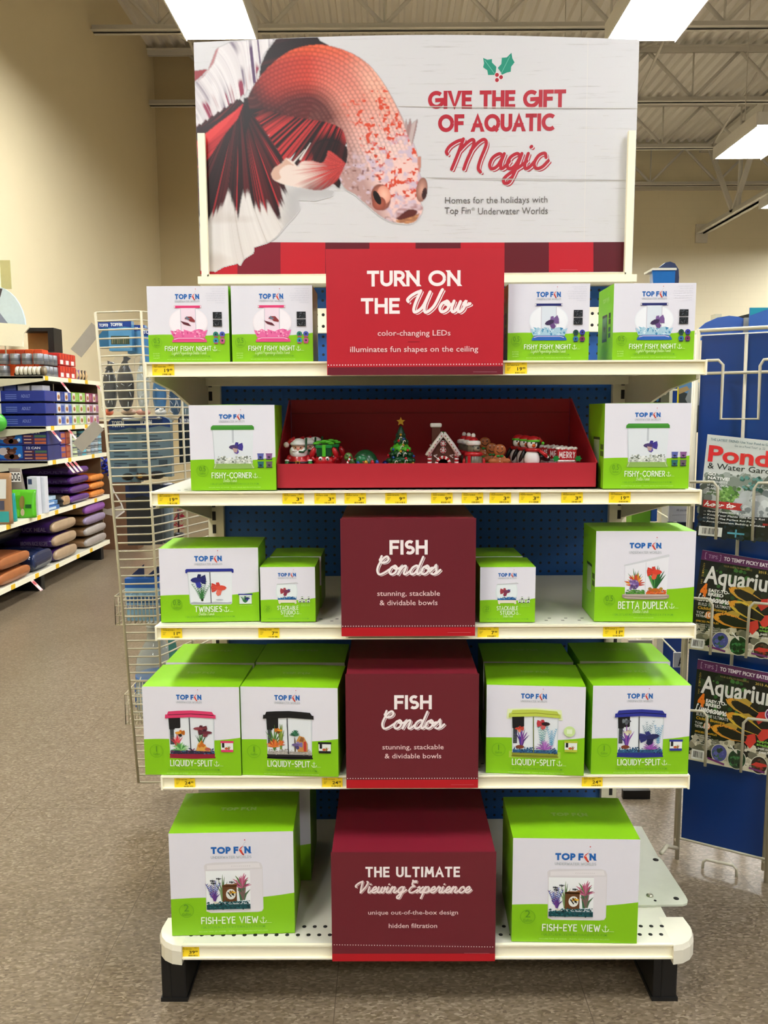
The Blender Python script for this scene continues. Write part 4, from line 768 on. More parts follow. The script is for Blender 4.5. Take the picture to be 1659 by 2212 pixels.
    def fish(s, a, b, l, c1, c2, c3, flip=1, hh=1.0, tilt=0.0):
        k = s.w/s.h*hh
        def q(x, y): return (a+flip*l*(x*math.cos(tilt)-y*math.sin(tilt)), b+l*k*(x*math.sin(tilt)+y*math.cos(tilt)))
        s.poly([q(-.05,.0),(q(-.25,.22)),q(-.5,.30),q(-.56,.05),q(-.5,-.22),q(-.28,-.16)], c2); s.poly([q(.1,.10),q(-.02,.34),q(-.22,.32),q(-.2,.08)], c2); s.poly([q(.18,-.1),q(.08,-.36),q(-.12,-.42),q(-.24,-.30),q(-.15,-.05)], c3); s.up()
        for t in (-.1, .05, .18): s.line([q(-.15, t*.4), q(-.52, t)], .25*l*.08, c3, None)
        s.poly([q(.5,.02),q(.38,.12),q(.15,.17),q(-.1,.12),q(-.22,.04),q(-.1,-.08),q(.15,-.13),q(.38,-.08)], c1); s.up(); s.A.ellipse(q(.4, .05)[0]*s.w, q(.4, .05)[1]*s.h, l*.022*s.w, l*.022*s.w, '141014', 6)
    def mini_tank(s, a0, a1, b0, b1, lid, scene='E6EAE4'):
        s.rect(a0, a1, b0, b1, scene); s.up(); s.rect(a0-.006, a1+.006, b1-.018, b1+.006, lid); s.rect(a0, a1, b0-.006, b0+.020, lid); s.rect(a0+.01, a0+.035, b1-.07, b1-.018, '15171A'); s.up()
        s.r.seed(int(a0*99)); s.plant(a0+(a1-a0)*.65, b0+.02, (b1-b0)*.45, .03, 5, ['4E8A3A', '7FA24A', 'B4552E'], .007); s.ell(a0+(a1-a0)*.45, b0+.035, .02, .014, 'C4582E', 8)
def f_liquidy(lid, base, kind, glow=False):
    def draw(F):
        F.base(.405, .43); F.logo(.35, .61, .855, .912, (.818, .838)); A = F.A
        if glow: F.poly([(.215,.735),(.50,.752),(.76,.735),(.775,.62),(.205,.625)], 'E4EEBC'); F.rect(.235, .76, .185, .26, 'A9C948'); F.up()
        F.poly([(.258,.66),(.735,.66),(.728,.20),(.268,.20)], 'E2E7EA'); F.up(); F.poly([(.258,.66),(.27,.66),(.278,.20),(.268,.20)], 'C9D0D4'); F.poly([(.722,.66),(.735,.66),(.728,.20),(.718,.20)], 'CDD4D8'); F.up()
        F.poly([(.268,.205),(.728,.205),(.735,.245),(.262,.245)], base); F.poly([(.262,.195),(.50,.186),(.738,.195),(.738,.212),(.262,.212)], base); F.up()
        cols = {'mix': ['2A2740','4A3B6E','27527A','6A2440','1C2030','3F6B8A','7A3A5A'], 'sand': ['A8A39A','BDB8B0','918C84','8A857C','C9C4BC'], 'blue': ['27547C','1C3E66','3E78A4','14304E','5590B4']}[kind[0]]
        F.gravel(.272, .728, .242, .305, cols, 110)
        F.poly([(.262,.66),(.385,.66),(.385,.545),(.375,.535),(.325,.535),(.325,.52),(.268,.52)], '17181B'); F.rect(.275, .315, .35, .52, '3A3F42'); F.up()
        for y in (.37, .39, .41, .43, .45): F.line([(.28, y), (.31, y)], .003, '6E7679', None)
        F.line([(.478, .655), (.486, .25)], .010, '2E3236' if not glow else '6E7A3A', None); F.up(); F.r.seed(len(kind[1]))
        if kind[1] == 'red':
            F.plant(.345, .31, .17, .075, 9, ['D43A48','B82A3A','E05A5E'], .016); F.tuft(.375, .285, .10, .10, 17, ['4E9A4A','3E8440','7AB864','8FC77C'], .011); F.fish(.375, .48, .10, 'E0952A', 'C9701E', '1E1A1C', -1)
            F.plant(.595, .28, .26, .07, 9, ['3E7A3A','2E6230','5A9448'], .010); F.fish(.585, .53, .14, '8A3A44', '5A2430', 'A04A4E', -1, .8); F.fish(.645, .485, .14, '6A2A3A', '4A1E2C', '7E3440', 1, .8); F.poly([(.54,.28),(.56,.36),(.60,.40),(.625,.35),(.67,.31),(.69,.275)], 'D8A04A'); F.up(); F.poly([(.56,.34),(.585,.36),(.60,.41),(.62,.36),(.645,.345),(.62,.32),(.60,.33),(.575,.315)], 'C06A22'); F.ell(.66, .30, .03, .02, 'B85A48', 8)
        elif kind[1] == 'orange':
            F.plant(.34, .29, .30, .11, 9, ['3E6A2E','56843A'], .014); F.tuft(.33, .33, .085, .09, 13, ['D86A2A','E08A3E','B84A22'], .016); F.plant(.41, .30, .32, .045, 6, ['8A9E3E','6A8434'], .018); F.tuft(.41, .35, .05, .07, 9, ['C2502A','D8742E'], .012); F.fish(.39, .515, .08, 'E09A2A', 'C9701E', '6A3A1A', 1)
            F.plant(.555, .28, .20, .008, 3, ['5A4A32'], .010); F.tuft(.555, .46, .055, .07, 13, ['2E6A4A','3E7E5A','1E4E3A'], .013); F.poly([(.585,.28),(.57,.40),(.60,.46),(.65,.445),(.685,.37),(.685,.28)], 'C28A4A'); F.up(); F.poly([(.60,.40),(.62,.45),(.65,.43),(.64,.39)], '8A5A2E'); F.rect(.645, .672, .285, .395, 'B83A32'); F.fish(.575, .355, .11, '6A5A8A', '8A7AB0', '4A3E74', -1)
        elif kind[1] == 'violet':
            F.plant(.36, .30, .26, .085, 11, ['6A3A8A','4E2A74','8A4E9E','3A2E8A'], .015); F.ell(.345, .31, .045, .022, '7A3E2A', 10); F.fish(.335, .515, .09, 'C8402E', 'B03024', 'E07A5A', -1); F.leafy(.57, .30, .28, .06, 4, ['4E8E9E','6AA8A4','7FB8B0']); F.leafy(.665, .32, .22, .06, 3, ['3E8EB8','4EA0C4','5AACD0']); F.tuft(.595, .285, .10, .115, 19, ['A05AB0','8A4A9E','B878C4'], .009); F.fish(.585, .575, .13, '2A1A20', 'B8303A', 'C85A5A', 1, 1.1)
        else:
            F.plant(.36, .30, .26, .085, 11, ['5A3A8A','4E2A74','8A4E9E','3A2E8A'], .015); F.ell(.345, .31, .045, .022, '7A3E2A', 10); F.fish(.355, .60, .09, '4A4E54', '7A8288', '5A6066', 1); F.fish(.36, .475, .08, 'D8D0B0', 'C8BC90', 'E4DCC4', -1); F.leafy(.575, .36, .24, .07, 4, ['7A94A0','8AA4AC']); F.leafy(.68, .33, .22, .05, 3, ['3E8EB8','5AA0C4']); F.tuft(.60, .285, .10, .10, 17, ['8A4A9E','A05AB0'], .009); F.fish(.595, .42, .20, '23285A', '2A3070', '1A1E48', 1, 1.0, .15)
        F.poly([(.228,.645),(.232,.69),(.252,.692),(.265,.725),(.36,.733),(.50,.738),(.62,.730),(.715,.722),(.735,.69),(.752,.688),(.752,.645),(.735,.648),(.50,.662),(.25,.648)], lid); F.up(); F.line([(.262,.685),(.50,.70),(.735,.682)], .006, base if glow else '2A1018' if lid == 'D93A68' else '0A0A12', None)
        F.mini_tank(.80, .925, .275, .39, lid if not glow else 'B4BE3A')
        if glow: F.ell(.845, .50, .058, .060, 'C9E39A'); F.up(); F.rect(.818, .872, .475, .525, 'E2F0CC'); F.up()
        F.badge(.128, .275, .068, '1'); F.name('LIQUIDY-SPLIT', .27, .705, .108, .172, None); F.small(.25, .78, .055)
    return draw
def f_fisheye(F):
    F.base(.36, .40); F.logo(.335, .655, .795, .862, (.750, .772)); A = F.A; r = F.r
    F.poly([(.275,.68),(.29,.70),(.36,.712),(.70,.714),(.735,.70),(.748,.66),(.748,.25),(.735,.225),(.70,.218),(.32,.218),(.285,.235),(.283,.60)], 'DAD6D8'); F.up(); F.poly([(.30,.685),(.63,.70),(.72,.70),(.73,.655),(.30,.645)], 'E6E2E4'); F.poly([(.645,.64),(.742,.64),(.742,.25),(.73,.23),(.645,.23)], 'E2DEE2'); F.up()
    for i in range(10): F.line([(.50+i*.016, .668), (.502+i*.016, .678)], .003, 'B4B0B2', None)
    F.poly([(.287,.63),(.645,.63),(.645,.27),(.635,.25),(.60,.245),(.33,.245),(.29,.262)], 'EFF2F2'); F.up(); F.r.seed(5)
    F.plant(.42, .33, .26, .07, 7, ['6E8A5A','4E7040','8AA274'], .014); F.plant(.57, .335, .28, .045, 7, ['3E6E46','5A8A56','2E5A3A'], .024); F.tuft(.575, .46, .085, .15, 13, ['A8486A','8A3A5A','5A7A4A','C06A86'], .014); F.plant(.59, .34, .17, .06, 5, ['4A6A4A','7A5A5A'], .018)
    F.rect(.42, .535, .325, .49, '6E4524'); F.poly([(.415,.485),(.45,.50),(.50,.497),(.54,.51),(.54,.49),(.535,.47),(.42,.475)], '8A5A32'); F.up()
    for i in range(9): F.line([(.425+i*.0125, .33), (.427+i*.012, .48)], .003, '4A2E16', None)
    F.ell(.487, .40, .040, .052, 'E4E6DE', 14); F.up(); F.line([(.462,.42),(.49,.375)], .010, '2A241C', None); F.line([(.48,.435),(.512,.385)], .010, '2A241C', None); F.fish(.505, .415, .055, 'E2B02A', 'D0922A', '2A241C', 1)
    F.leafy(.345, .35, .17, .07, 4, ['2E4EA8','1E3A8A','4A66C0','5A2A6A']); F.plant(.355, .335, .12, .05, 6, ['4A2E7A','6A3A86'], .012); F.ell(.365, .318, .024, .012, 'DCD6C4', 10)
    for a, b in ((.345,.535),(.395,.555),(.352,.512),(.50,.52)): F.fish(a, b, .045, '3A3E44', '5A5E64', '2A2E34', 1, .55)
    F.gravel(.290, .643, .255, .335, ['12484E','0E3A40','1A5A60','0A2E34','24686C'], 150, .010); F.ell(.365, .322, .022, .010, 'DCD6C4', 10)
    F.badge(.125, .25, .058, '2'); F.name('FISH-EYE VIEW', .245, .70, .118, .178, None, .011); F.small(.24, .76, .070)
def f_corner(F):
    F.base(.36, .39); F.logo(.35, .645, .840, .893, (.800, .822)); F.poly([(.265,.72),(.748,.72),(.728,.30),(.285,.30)], 'DDE3E6'); F.up(); F.rect(.495, .518, .56, .715, 'BCC3C8'); F.poly([(.265,.72),(.275,.72),(.295,.30),(.285,.30)], 'C4CCD0'); F.up(); F.r.seed(2)
    F.gravel(.292, .725, .312, .40, ['C9CEC4','DDE2D8','9AA294','E9ECE6','6E7668','B4BAAC'], 90, .018); F.poly([(.28,.315),(.735,.315),(.755,.262),(.745,.255),(.275,.255),(.268,.262)], '8DB05A'); F.up(); F.line([(.30,.312),(.28,.262)], .006, 'C8DCA4', None); F.line([(.715,.312),(.74,.262)], .006, 'C8DCA4', None)
    F.poly([(.25,.712),(.253,.745),(.275,.765),(.735,.765),(.755,.745),(.757,.712)], '3E8A2E'); F.up(); F.line([(.27,.75),(.74,.75)], .006, '5AA644', None)
    F.fish(.535, .505, .16, '4A3A6A', '3A3288', '5A4AA0', -1, 1.15); F.poly([(.50,.50),(.56,.49),(.55,.445),(.515,.45)], 'B89A94'); F.up()
    for a0, b0, c in ((.79,.36,'5A64A8'),(.89,.36,'8A5A8E'),(.79,.265,'2E6A6A'),(.89,.265,'6A5A62')): F.poly([(a0,b0+.068),(a0+.072,b0+.068),(a0+.066,b0+.008),(a0+.006,b0+.008)], c); F.rect(a0, a0+.072, b0, b0+.010, '26303E'); F.rect(a0-.003, a0+.075, b0+.066, b0+.074, c); F.up(); F.fish(a0+.038, b0+.03, .035, '1E1E30', '2A2A44', '1E1E30', 1)
    F.badge(.140, .232, .068, '0.5'); F.name('FISHY-CORNER', .25, .715, .147, .208, 'Betta Tank', .0105); F.small(.23, .80, .066)
def f_night(lid, base, cryst, glass, fc, minis):
    def draw(F):
        F.base(.36, .38); F.logo(.345, .642, .828, .895, (.792, .812)); F.r.seed(9)
        for i, (a0, a1) in enumerate(((.78,.955),(.80,.96),(.73,.955),(.72,.96),(.73,.96),(.74,.95),(.84,.955))): F.type('recreate a cozy glow with lights that project fun shapes'[i*3:i*3+26], a0, a1, .955-i*.030, .968-i*.030, 'C9C9D2')
        F.ell(.50, .52, .240, .20, glass[0], 28); F.up(); F.ell(.50, .52, .228, .19, glass[1], 28); F.up(); F.rect(.405, .595, .36, .715, glass[2]); F.up(); F.rect(.405, .412, .40, .70, 'C4C0CC'); F.rect(.588, .595, .40, .70, 'C4C0CC'); F.up()
        F.rect(.33, .665, .712, .744, lid); F.up(); F.rect(.332, .345, .716, .74, 'E8E4E8'); F.rect(.65, .663, .716, .74, 'E8E4E8'); F.up()
        F.poly([(.275,.42),(.33,.40),(.37,.435),(.42,.405),(.47,.42),(.53,.40),(.58,.425),(.63,.435),(.69,.405),(.735,.425),(.70,.325),(.31,.325)], cryst[0]); F.up()
        for i in range(46): a = F.r.uniform(.30, .71); b = F.r.uniform(.335, .42); q = F.r.uniform(.010, .026); F.A.L += .03; F.A.tri([((a+q*math.cos(t+F.r.random()))*F.w, b*F.h+q*.9*F.w*math.sin(t)) for t in (.3, 2.2, 4.2)], F.r.choice(cryst))
        F.up(); F.poly([(.295,.262),(.297,.285),(.32,.315),(.36,.328),(.65,.328),(.70,.315),(.722,.285),(.724,.262)], base); F.up(); F.line([(.32,.30),(.37,.315),(.64,.315),(.69,.30)], .008, 'E4D4E4', None)
        if fc[0] == 'red': F.poly([(.40,.545),(.43,.535),(.50,.515),(.535,.475),(.50,.48),(.44,.50)], '5E2230'); F.poly([(.455,.57),(.48,.60),(.54,.60),(.585,.545),(.58,.525),(.52,.535),(.50,.56)], '8A3236'); F.up(); F.poly([(.46,.585),(.485,.605),(.50,.585),(.53,.575),(.50,.555)], '6A7484'); F.up()
        else: F.fish(.535, .50, .17, '3E2E52', '7A5A92', '6A4A82', -1, 1.2, -.25)
        for b0 in (.57, .468): F.rect(.805, .915, b0, b0+.088, '17181C'); F.up(); [F.ell(F.r.uniform(.815, .905), F.r.uniform(b0+.01, b0+.078), .004, .005, F.r.choice(('5A5E66','8A8E96','3E4A52')), 6) for i in range(22)]; F.up()
        F.type('LIGHT PROJECTED ON CEILING', .80, .92, .445, .453, 'B8B8C2')
        for a, b, c in ((.835,.365,minis[0]),(.915,.365,minis[1]),(.835,.28,minis[2]),(.915,.28,minis[3])): F.ell(a, b, .034, .036, c, 14); F.up(); F.rect(a-.024, a+.024, b-.040, b-.026, '2A2E4A' if lid != 'DF3B73' else 'C2486E'); F.ell(a, b, .012, .013, '1E2238', 8); F.up()
        F.badge(.105, .255, .062, '0.5'); F.name('FISHY FISHY NIGHT', .205, .775, .150, .207, 'Light-Projecting Betta Tank', .0100); F.small(.25, .76, .064)
        for i in range(3): F.type(('20 HOURS','ON TIMER','3 AA BATT')[i], .055, .135, .105-i*.030, .120-i*.030, 'BFE08A')
    return draw
def f_twin(F):
    F.base(.365, .40); F.logo(.355, .632, .822, .895, (.775, .797)); F.r.seed(3); F.poly([(.28,.68),(.732,.68),(.725,.25),(.71,.235),(.32,.235),(.30,.25)], 'E4E9EC'); F.up(); F.poly([(.30,.262),(.34,.275),(.45,.262),(.56,.272),(.68,.262),(.722,.27),(.722,.25),(.71,.24),(.32,.24),(.303,.25)], 'A9AEB4'); F.poly([(.28,.68),(.287,.68),(.305,.25),(.298,.25)], 'C6CDD2'); F.up(); F.line([(.508,.675),(.513,.255)], .009, '4A5058', None); F.up()
    F.leafy(.42, .29, .26, .12, 5, ['2E6E3A','3E8448','1E5A2E','4E9458']); F.plant(.42, .285, .22, .07, 7, ['2E6A36','4E8E4E'], .008); F.ell(.425, .30, .012, .02, '2A3A24', 8); F.fish(.385, .565, .15, '2A2E74', '1E2258', '33389A', -1, 1.3); F.fish(.60, .455, .15, 'D8503E', 'C83E34', 'E0705E', 1, 1.25); F.ell(.60, .30, .04, .008, 'B4BAC2', 10)
    F.poly([(.262,.668),(.262,.71),(.275,.722),(.735,.722),(.748,.71),(.748,.668),(.735,.662),(.725,.685),(.285,.685),(.275,.662)], '26308E'); F.up(); F.rect(.80, .925, .24, .37, 'DDE4E4'); F.up(); F.rect(.79, .935, .36, .378, '28348A'); F.leafy(.86, .25, .09, .05, 3, ['2E6E3A','3E8448']); F.fish(.885, .31, .05, '2A2E74', '1E2258', '33389A', 1); F.type('bubbles and decor not included', .80, .935, .215, .225, 'B9DC84')
    F.badge(.165, .24, .055, '0.8'); F.name('TWINSIES', .348, .620, .140, .210, 'Betta Tank', .0100); F.small(.25, .75, .060, line=False)
def f_stack(F):
    F.base(.40, .435); F.logo(.325, .655, .828, .892, (.790, .812)); F.r.seed(6); F.poly([(.305,.69),(.285,.62),(.28,.52),(.30,.44),(.33,.40),(.63,.40),(.665,.44),(.68,.52),(.675,.62),(.655,.69)], 'DCE6E6'); F.up(); F.poly([(.315,.68),(.30,.60),(.30,.52),(.32,.45),(.64,.45),(.66,.52),(.66,.60),(.645,.68)], 'E6EEEE'); F.up()
    F.gravel(.315, .655, .40, .455, ['1E5C9A','2A74B4','164A80','3E8AC4','12406E'], 60, .016); F.poly([(.32,.405),(.65,.405),(.66,.34),(.63,.325),(.62,.35),(.37,.35),(.355,.325),(.33,.34)], 'E4DCC8'); F.line([(.31,.69),(.50,.70),(.655,.715),(.685,.705)], .012, 'C4C8C6'); F.up(); F.fish(.46, .555, .18, '7A3A56', 'A8404A', '8A3048', 1, 1.15); F.poly([(.50,.60),(.55,.595),(.54,.57),(.50,.575)], '4A4A8A'); F.up()
    for a, b in ((.76,.435),(.72,.375),(.79,.375),(.87,.375),(.88,.43)): F.poly([(a-.028,b+.028),(a+.028,b+.028),(a+.032,b-.012),(a+.02,b-.022),(a-.02,b-.022),(a-.032,b-.012)], 'DFE6DA'); F.up(); F.poly([(a-.02,b-.018),(a+.022,b-.018),(a+.012,b+.004),(a-.010,b)], '1E2430'); F.poly([(a-.012,b+.03),(a+.012,b+.03),(a+.016,b+.022),(a-.016,b+.022)], '232A36'); F.up()
    for i in range(3): F.type('stack them your own way', .74, .90, .325-i*.018, .334-i*.018, 'BEE08C')
    F.badge(.125, .235, .070, '.25'); F.name('STACKABLE', .31, .685, .225, .292, None, .0115, False); F.name('STUDIO', .372, .63, .142, .208, None, .0115); F.caps('Betta Tank', .42, .60, .095, .115, 'C9E29A', .005, 0, font=SCRIPT, slant=.3, cap='r'); F.small(.11, .88, .050, line=False)
def f_duplex(F):
    F.base(.385, .39); F.logo(.338, .655, .812, .873, (.757, .780)); F.r.seed(8); F.poly([(.30,.63),(.735,.735),(.725,.30),(.305,.30)], 'E9E9EE'); F.up(); F.poly([(.285,.615),(.295,.632),(.73,.748),(.742,.742),(.74,.722),(.70,.712),(.34,.625)], 'D0D2D6'); F.up(); F.rect(.505, .512, .30, .66, 'D6DADE'); F.up()
    F.plant(.41, .36, .25, .085, 7, ['3E7A44','2E6A3A','6A9A5A'], .016); F.tuft(.40, .40, .115, .12, 15, ['C8402E','D8582E','D89A2E','B83A2A'], .018); F.tuft(.43, .42, .07, .12, 9, ['D8A02E','C24A2E','E0B44A'], .014); F.ell(.40, .415, .045, .052, '7A5A9A', 14); F.up(); [F.ell(.40+F.r.uniform(-.045,.045), .415+F.r.uniform(-.05,.05), .014, .013, F.r.choice(('8A6AAE','5E4480','B09AC4')), 7) for i in range(26)]; F.up()
    F.plant(.605, .365, .29, .10, 13, ['2E6E34','3E8440','1E5A2A','4E9448'], .020, .5); F.fish(.60, .548, .145, 'D8402E', 'C8382A', 'E05A3E', 1, 1.25)
    F.gravel(.312, .504, .295, .352, ['4E8A34','3E7A2A','6AA044','2E6A24'], 90, .012); F.gravel(.516, .718, .295, .352, ['D8642A','C8501E','E07E3A','B8481E'], 90, .012); F.ell(.605, .355, .05, .020, 'B8641E', 10); F.ell(.555, .368, .02, .018, '9A7A3A', 8); F.ell(.665, .368, .02, .018, 'A8842E', 8)
    F.poly([(.275,.302),(.29,.308),(.72,.308),(.75,.300),(.748,.268),(.70,.250),(.34,.250),(.28,.268)], '9A8A7E'); F.up(); F.poly([(.275,.302),(.29,.308),(.72,.308),(.75,.300),(.70,.288),(.34,.288)], 'BCAEA2'); F.line([(.30,.27),(.50,.262),(.73,.27)], .005, 'D4C8BE', None)
    F.badge(.148, .235, .055, '0.5'); F.name('BETTA DUPLEX', .243, .735, .148, .222, 'Betta Tank', .0110); F.small(.19, .80, .070, line=False); F.type('PLANTS AND GRAVEL NOT INCLUDED', .40, .60, .04, .052, 'B6DB78')
def carton(name, label, w, h, d, draw, group=None, flap=0.0, side=None):
    """front face at local y = 0, base centre of the front edge is the origin"""
    m = MB(); x = w/2; bv = .0012
    m.add([(-x,0,0),(x,0,0),(x,0,h),(-x,0,h)], [(0,1,2,3)], wfront)
    m.add([(-x,d,0),(x,d,0),(x,d,h),(-x,d,h)], [(1,0,3,2)], wfront)
    m.add([(-x,0,0),(-x,0,h),(-x,d,h),(-x,d,0),(x,0,0),(x,0,h),(x,d,h),(x,d,0)], [(3,0,1,2),(4,7,6,5),(0,3,7,4)], gside)
    # lid: folded front edge, slightly crowned panel, glued flap line
    k = 8; V = []
    for j in range(5):
        t = j/4
        for i in range(k+1): s = i/k; V.append((-x+w*s, d*t, h+flap*math.sin(math.pi*s)*math.sin(math.pi*(.25+.6*t))*(1 if 0 < t else .15)))
    m.add(V, [(j*(k+1)+i, j*(k+1)+i+1, (j+1)*(k+1)+i+1, (j+1)*(k+1)+i) for j in range(4) for i in range(k)], gtop, True)
    V2 = [(-x, 0, h), (x, 0, h)]+[V[i] for i in range(k, -1, -1)]; m.add(V2, [tuple(range(len(V2)))], gtop)
    e = MB(); o = m.build(name, base=(0, 0, 0), fix=False); tag(o, label, 'box', group)
    F = Face(w, h); draw(F); F.A.build('printed_front', o, lambda a, b, l: (a-x, -.0003-l, b), .42)
    F2 = Face(w, d); F2.logo(.36, .66, .48, .56, None, 'A9CE6E', 'A9CE6E', 'A9CE6E'); F2.A.build('printed_top', o, lambda a, b, l: (a-x, b, h+flap+.0008+l*.3), .42)
    if side: F3 = Face(d, h); F3.r.seed(1); side(F3); F3.A.build('printed_side', o, lambda a, b, l: (-x-.0003-l, d-a, b), .42)
    return o
def side_night(F):
    F.logo(.30, .72, .80, .86, None, 'A9D078', 'A9D078', 'A9D078'); F.rect(.30, .62, .27, .62, '4E7A6A'); F.up(); F.rect(.30, .62, .60, .635, '15202A'); F.rect(.32, .60, .27, .31, '1E4A7A'); F.fish(.46, .45, .14, '26304A', '33406A', '1E2840', 1)
    for b0 in (.57, .49): F.rect(.72, .84, b0, b0+.07, '17221A')
    for b0 in (.39, .31): F.rect(.72, .77, b0, b0+.06, '1E4A5A'); F.rect(.79, .84, b0, b0+.06, '2A3E7A')
def side_corner(F):
    F.rect(.35, .75, .57, .60, '2E4A20'); F.rect(.38, .72, .28, .57, '9AB08A'); F.up()
    for b0 in (.46, .38): F.rect(.80, .87, b0, b0+.06, '33461E'); F.rect(.89, .96, b0, b0+.06, '33461E')
def place(o, bl, br, z): o.location = ((bl[0]+br[0])/2, (bl[1]+br[1])/2, z); o.rotation_euler = (0, 0, math.atan2(br[1]-bl[1], br[0]-bl[0])); WL[o.name] = Vector(o.location); return o
PINK = f_night('DF3B73', 'E44A86', ['E86AA2','F0A4C4','C9447E','F6D4E2','D85A92'], ('F1E9EE','F4EEF3','F0DCE8'), ('red',), ('2E7A6A','4A5AB0','3A8AA8','B85A86'))
BLUE = f_night('1E2466', '2E62B4', ['A9CCDC','CFE2EA','5A9CC0','7FB8CE','3E86B4','DCEAF0'], ('E9EDF2','F0F2F6','DCE4EC'), ('blue',), ('1E4A3A','3A3A9A','2E6AA0','7A2E5A'))
gN = 'fish tank boxes on the top shelf'
b = carton('fish_tank_box', 'white and green box with a pink bowl print, leftmost on the top shelf', .177, .1625, .135, PINK, gN); place(b, (-.522, 1.842), (-.345, 1.842), Z1+.001)
c = dup(b, label='white and green box with a pink bowl print, next to the red card sign', group=gN); place(c, (-.3385, 1.842), (-.163, 1.842), Z1+.001)
b = carton('fish_tank_box', 'white and green box with a blue bowl print, beside the red card sign', .177, .1635, .135, BLUE, gN, 0, side_night); place(b, (.2635, 1.842), (.4395, 1.842), Z1+.001)
c = dup(b, label='white and green box with a blue bowl print, rightmost on the top shelf', group=gN); place(c, (.4925, 1.842), (.668, 1.840), Z1+.001)
gC = 'fish tank boxes on the second shelf'
b = carton('fish_tank_box', 'box with a green-lidded tank print, left of the red ornament tray', .189, .189, .16, f_corner, gC, .002, side_corner); place(b, (-.439, 1.842), (-.250, 1.847), Z2+.001)
c = dup(b, label='box with a green-lidded tank print, right of the red ornament tray', group=gC); place(c, (.4785, 1.846), (.6715, 1.842), Z2+.001)
gT = 'fish tank boxes on the third shelf'
b = carton('fish_tank_box', 'box with a blue-lidded two-fish tank print, leftmost on the third shelf', .2245, .1715, .16, f_twin, gT, .004); place(b, (-.5205, 1.856), (-.2975, 1.866), Z3+.001)
b = carton('fish_tank_box', 'small box with a round bowl print, left of the maroon sign on the third shelf', .1255, .1275, .125, f_stack, gT, .003); place(b, (-.2925, 1.8585), (-.1665, 1.8585), Z3+.001)
c = dup(b, label='small box with a round bowl print, right of the maroon sign on the third shelf', group=gT); place(c, (.208, 1.848), (.335, 1.848), Z3+.001)
c = dup(b, label='small box mostly hidden behind the bowl-print box left of the maroon sign', group=gT); place(c, (-.290, 1.996), (-.163, 1.996), Z3+.001)
c = dup(b, label='small box mostly hidden behind the bowl-print box right of the maroon sign', group=gT); place(c, (.201, 1.985), (.328, 1.988), Z3+.001)
b = carton('fish_tank_box', 'box with a slanted tank, red fish and flowers print, right on the third shelf', .2225, .2085, .14, f_duplex, gT, .003, side_corner); place(b, (.4705, 1.853), (.6925, 1.845), Z3+.001)
gL = 'fish tank boxes on the fourth shelf'; dims = (.2235, .211, .165)
L_ = [('pink-lidded tank', f_liquidy('D93A68', '8E1E34', ('mix', 'red')), (-.5645, 1.832), (-.341, 1.826)), ('black-lidded tank', f_liquidy('17171A', '1A1A1D', ('sand', 'orange')), (-.338, 1.830), (-.1165, 1.817)), ('lime-lidded tank', f_liquidy('BCCB4E', '8A8E2A', ('blue', 'violet'), True), (.2255, 1.838), (.4475, 1.820)), ('blue-lidded tank', f_liquidy('2A3290', '262E80', ('blue', 'navy')), (.466, 1.829), (.6905, 1.829))]
for nm, fn, bl, br in L_:
    b = carton('fish_tank_box', 'green-topped box with a %s print at the front of the fourth shelf' % nm, *dims, fn, gL, .005); place(b, bl, br, Z4+.001)
    sh = -.004 if bl[0] < 0 else .010; dy = dims[2]+.022
    c = dup(b, label='green-topped box standing behind the box with the %s print' % nm, group=gL); place(c, (bl[0]+.008+sh*.5, 1.828+dy), (br[0]+.008+sh*.5, 1.822+dy), Z4+.001)
gE = 'large fish tank boxes on the base deck'; dE = (.291, .2565, .205)
b = carton('fish_tank_box', 'large box with a white aquarium print, left end of the base deck', *dE, f_fisheye, gE, .004); place(b, (-.5165, 1.832), (-.2255, 1.842), ZD+.0015)
c = dup(b, label='large box with a white aquarium print, right end of the base deck', group=gE); place(c, (.2865, 1.809), (.5770, 1.801), ZD+.0015)
c = dup(b, label='large box mostly hidden behind the left aquarium box on the deck', group=gE); place(c, (-.498, 2.062), (-.207, 2.066), ZD+.0015)
# ------------------------------------------------------------------ red tray of holiday tank ornaments on the second shelf
TY0, TY1, TX0, TX1, TZ = 1.862, 2.15, -.252, .4715, Z2+.001
tr = MB(); tm = mat('A81C2A', .45, var=.03, bump=.05); h = .0575; zb = 1.430
tr.box(TX0, TX1, TY0, TY0+.003, TZ, TZ+h, tm); tr.box(TX0, TX1, TY0, TY1, TZ, TZ+.003, tm); tr.box(TX0+.004, TX1-.004, TY1-.003, TY1, TZ, zb, tm)
for xx in (TX0, TX1-.003): tr.prism([(TY0, TZ), (TY1, TZ), (TY1, zb), (TY1-.012, zb), (TY0, TZ+h)], lambda a, b, t: (t, a, b), xx, xx+.003, tm)
tray = tr.build('display_tray', base=((TX0+TX1)/2, TY0, TZ)); tag(tray, 'open red card tray with sloping sides holding holiday ornaments', 'tray')
b = MB(); b.box(TX0+.004, TX1-.004, TY0+.004, TY1-.004, TZ+.035, TZ+.039, tm); PZ = TZ+.0398
for xx in (TX0+.05, 0.1, TX1-.06): b.box(xx, xx+.004, TY0+.006, TY1-.006, TZ+.003, TZ+.035, tm)
b.build('raised_insert', tray); b = MB(); b.box(TX0+.005, TX1-.005, TY1-.0045, TY1-.0032, 1.394, 1.397, mat('8E1622', .5)); b.build('fold_line', tray)
OY = 1.925
def ox(px, Y=OY): return at(px, 1000, Y).x
gl = dict(rough=.28, var=.04, scale=200)
mred, mwh, mskin, mgrn, mblk = mat('B4141E', **gl), mat('EDE9E6', **gl), mat('D9A184', **gl), mat('1E8A3A', **gl), mat('121114', **gl)
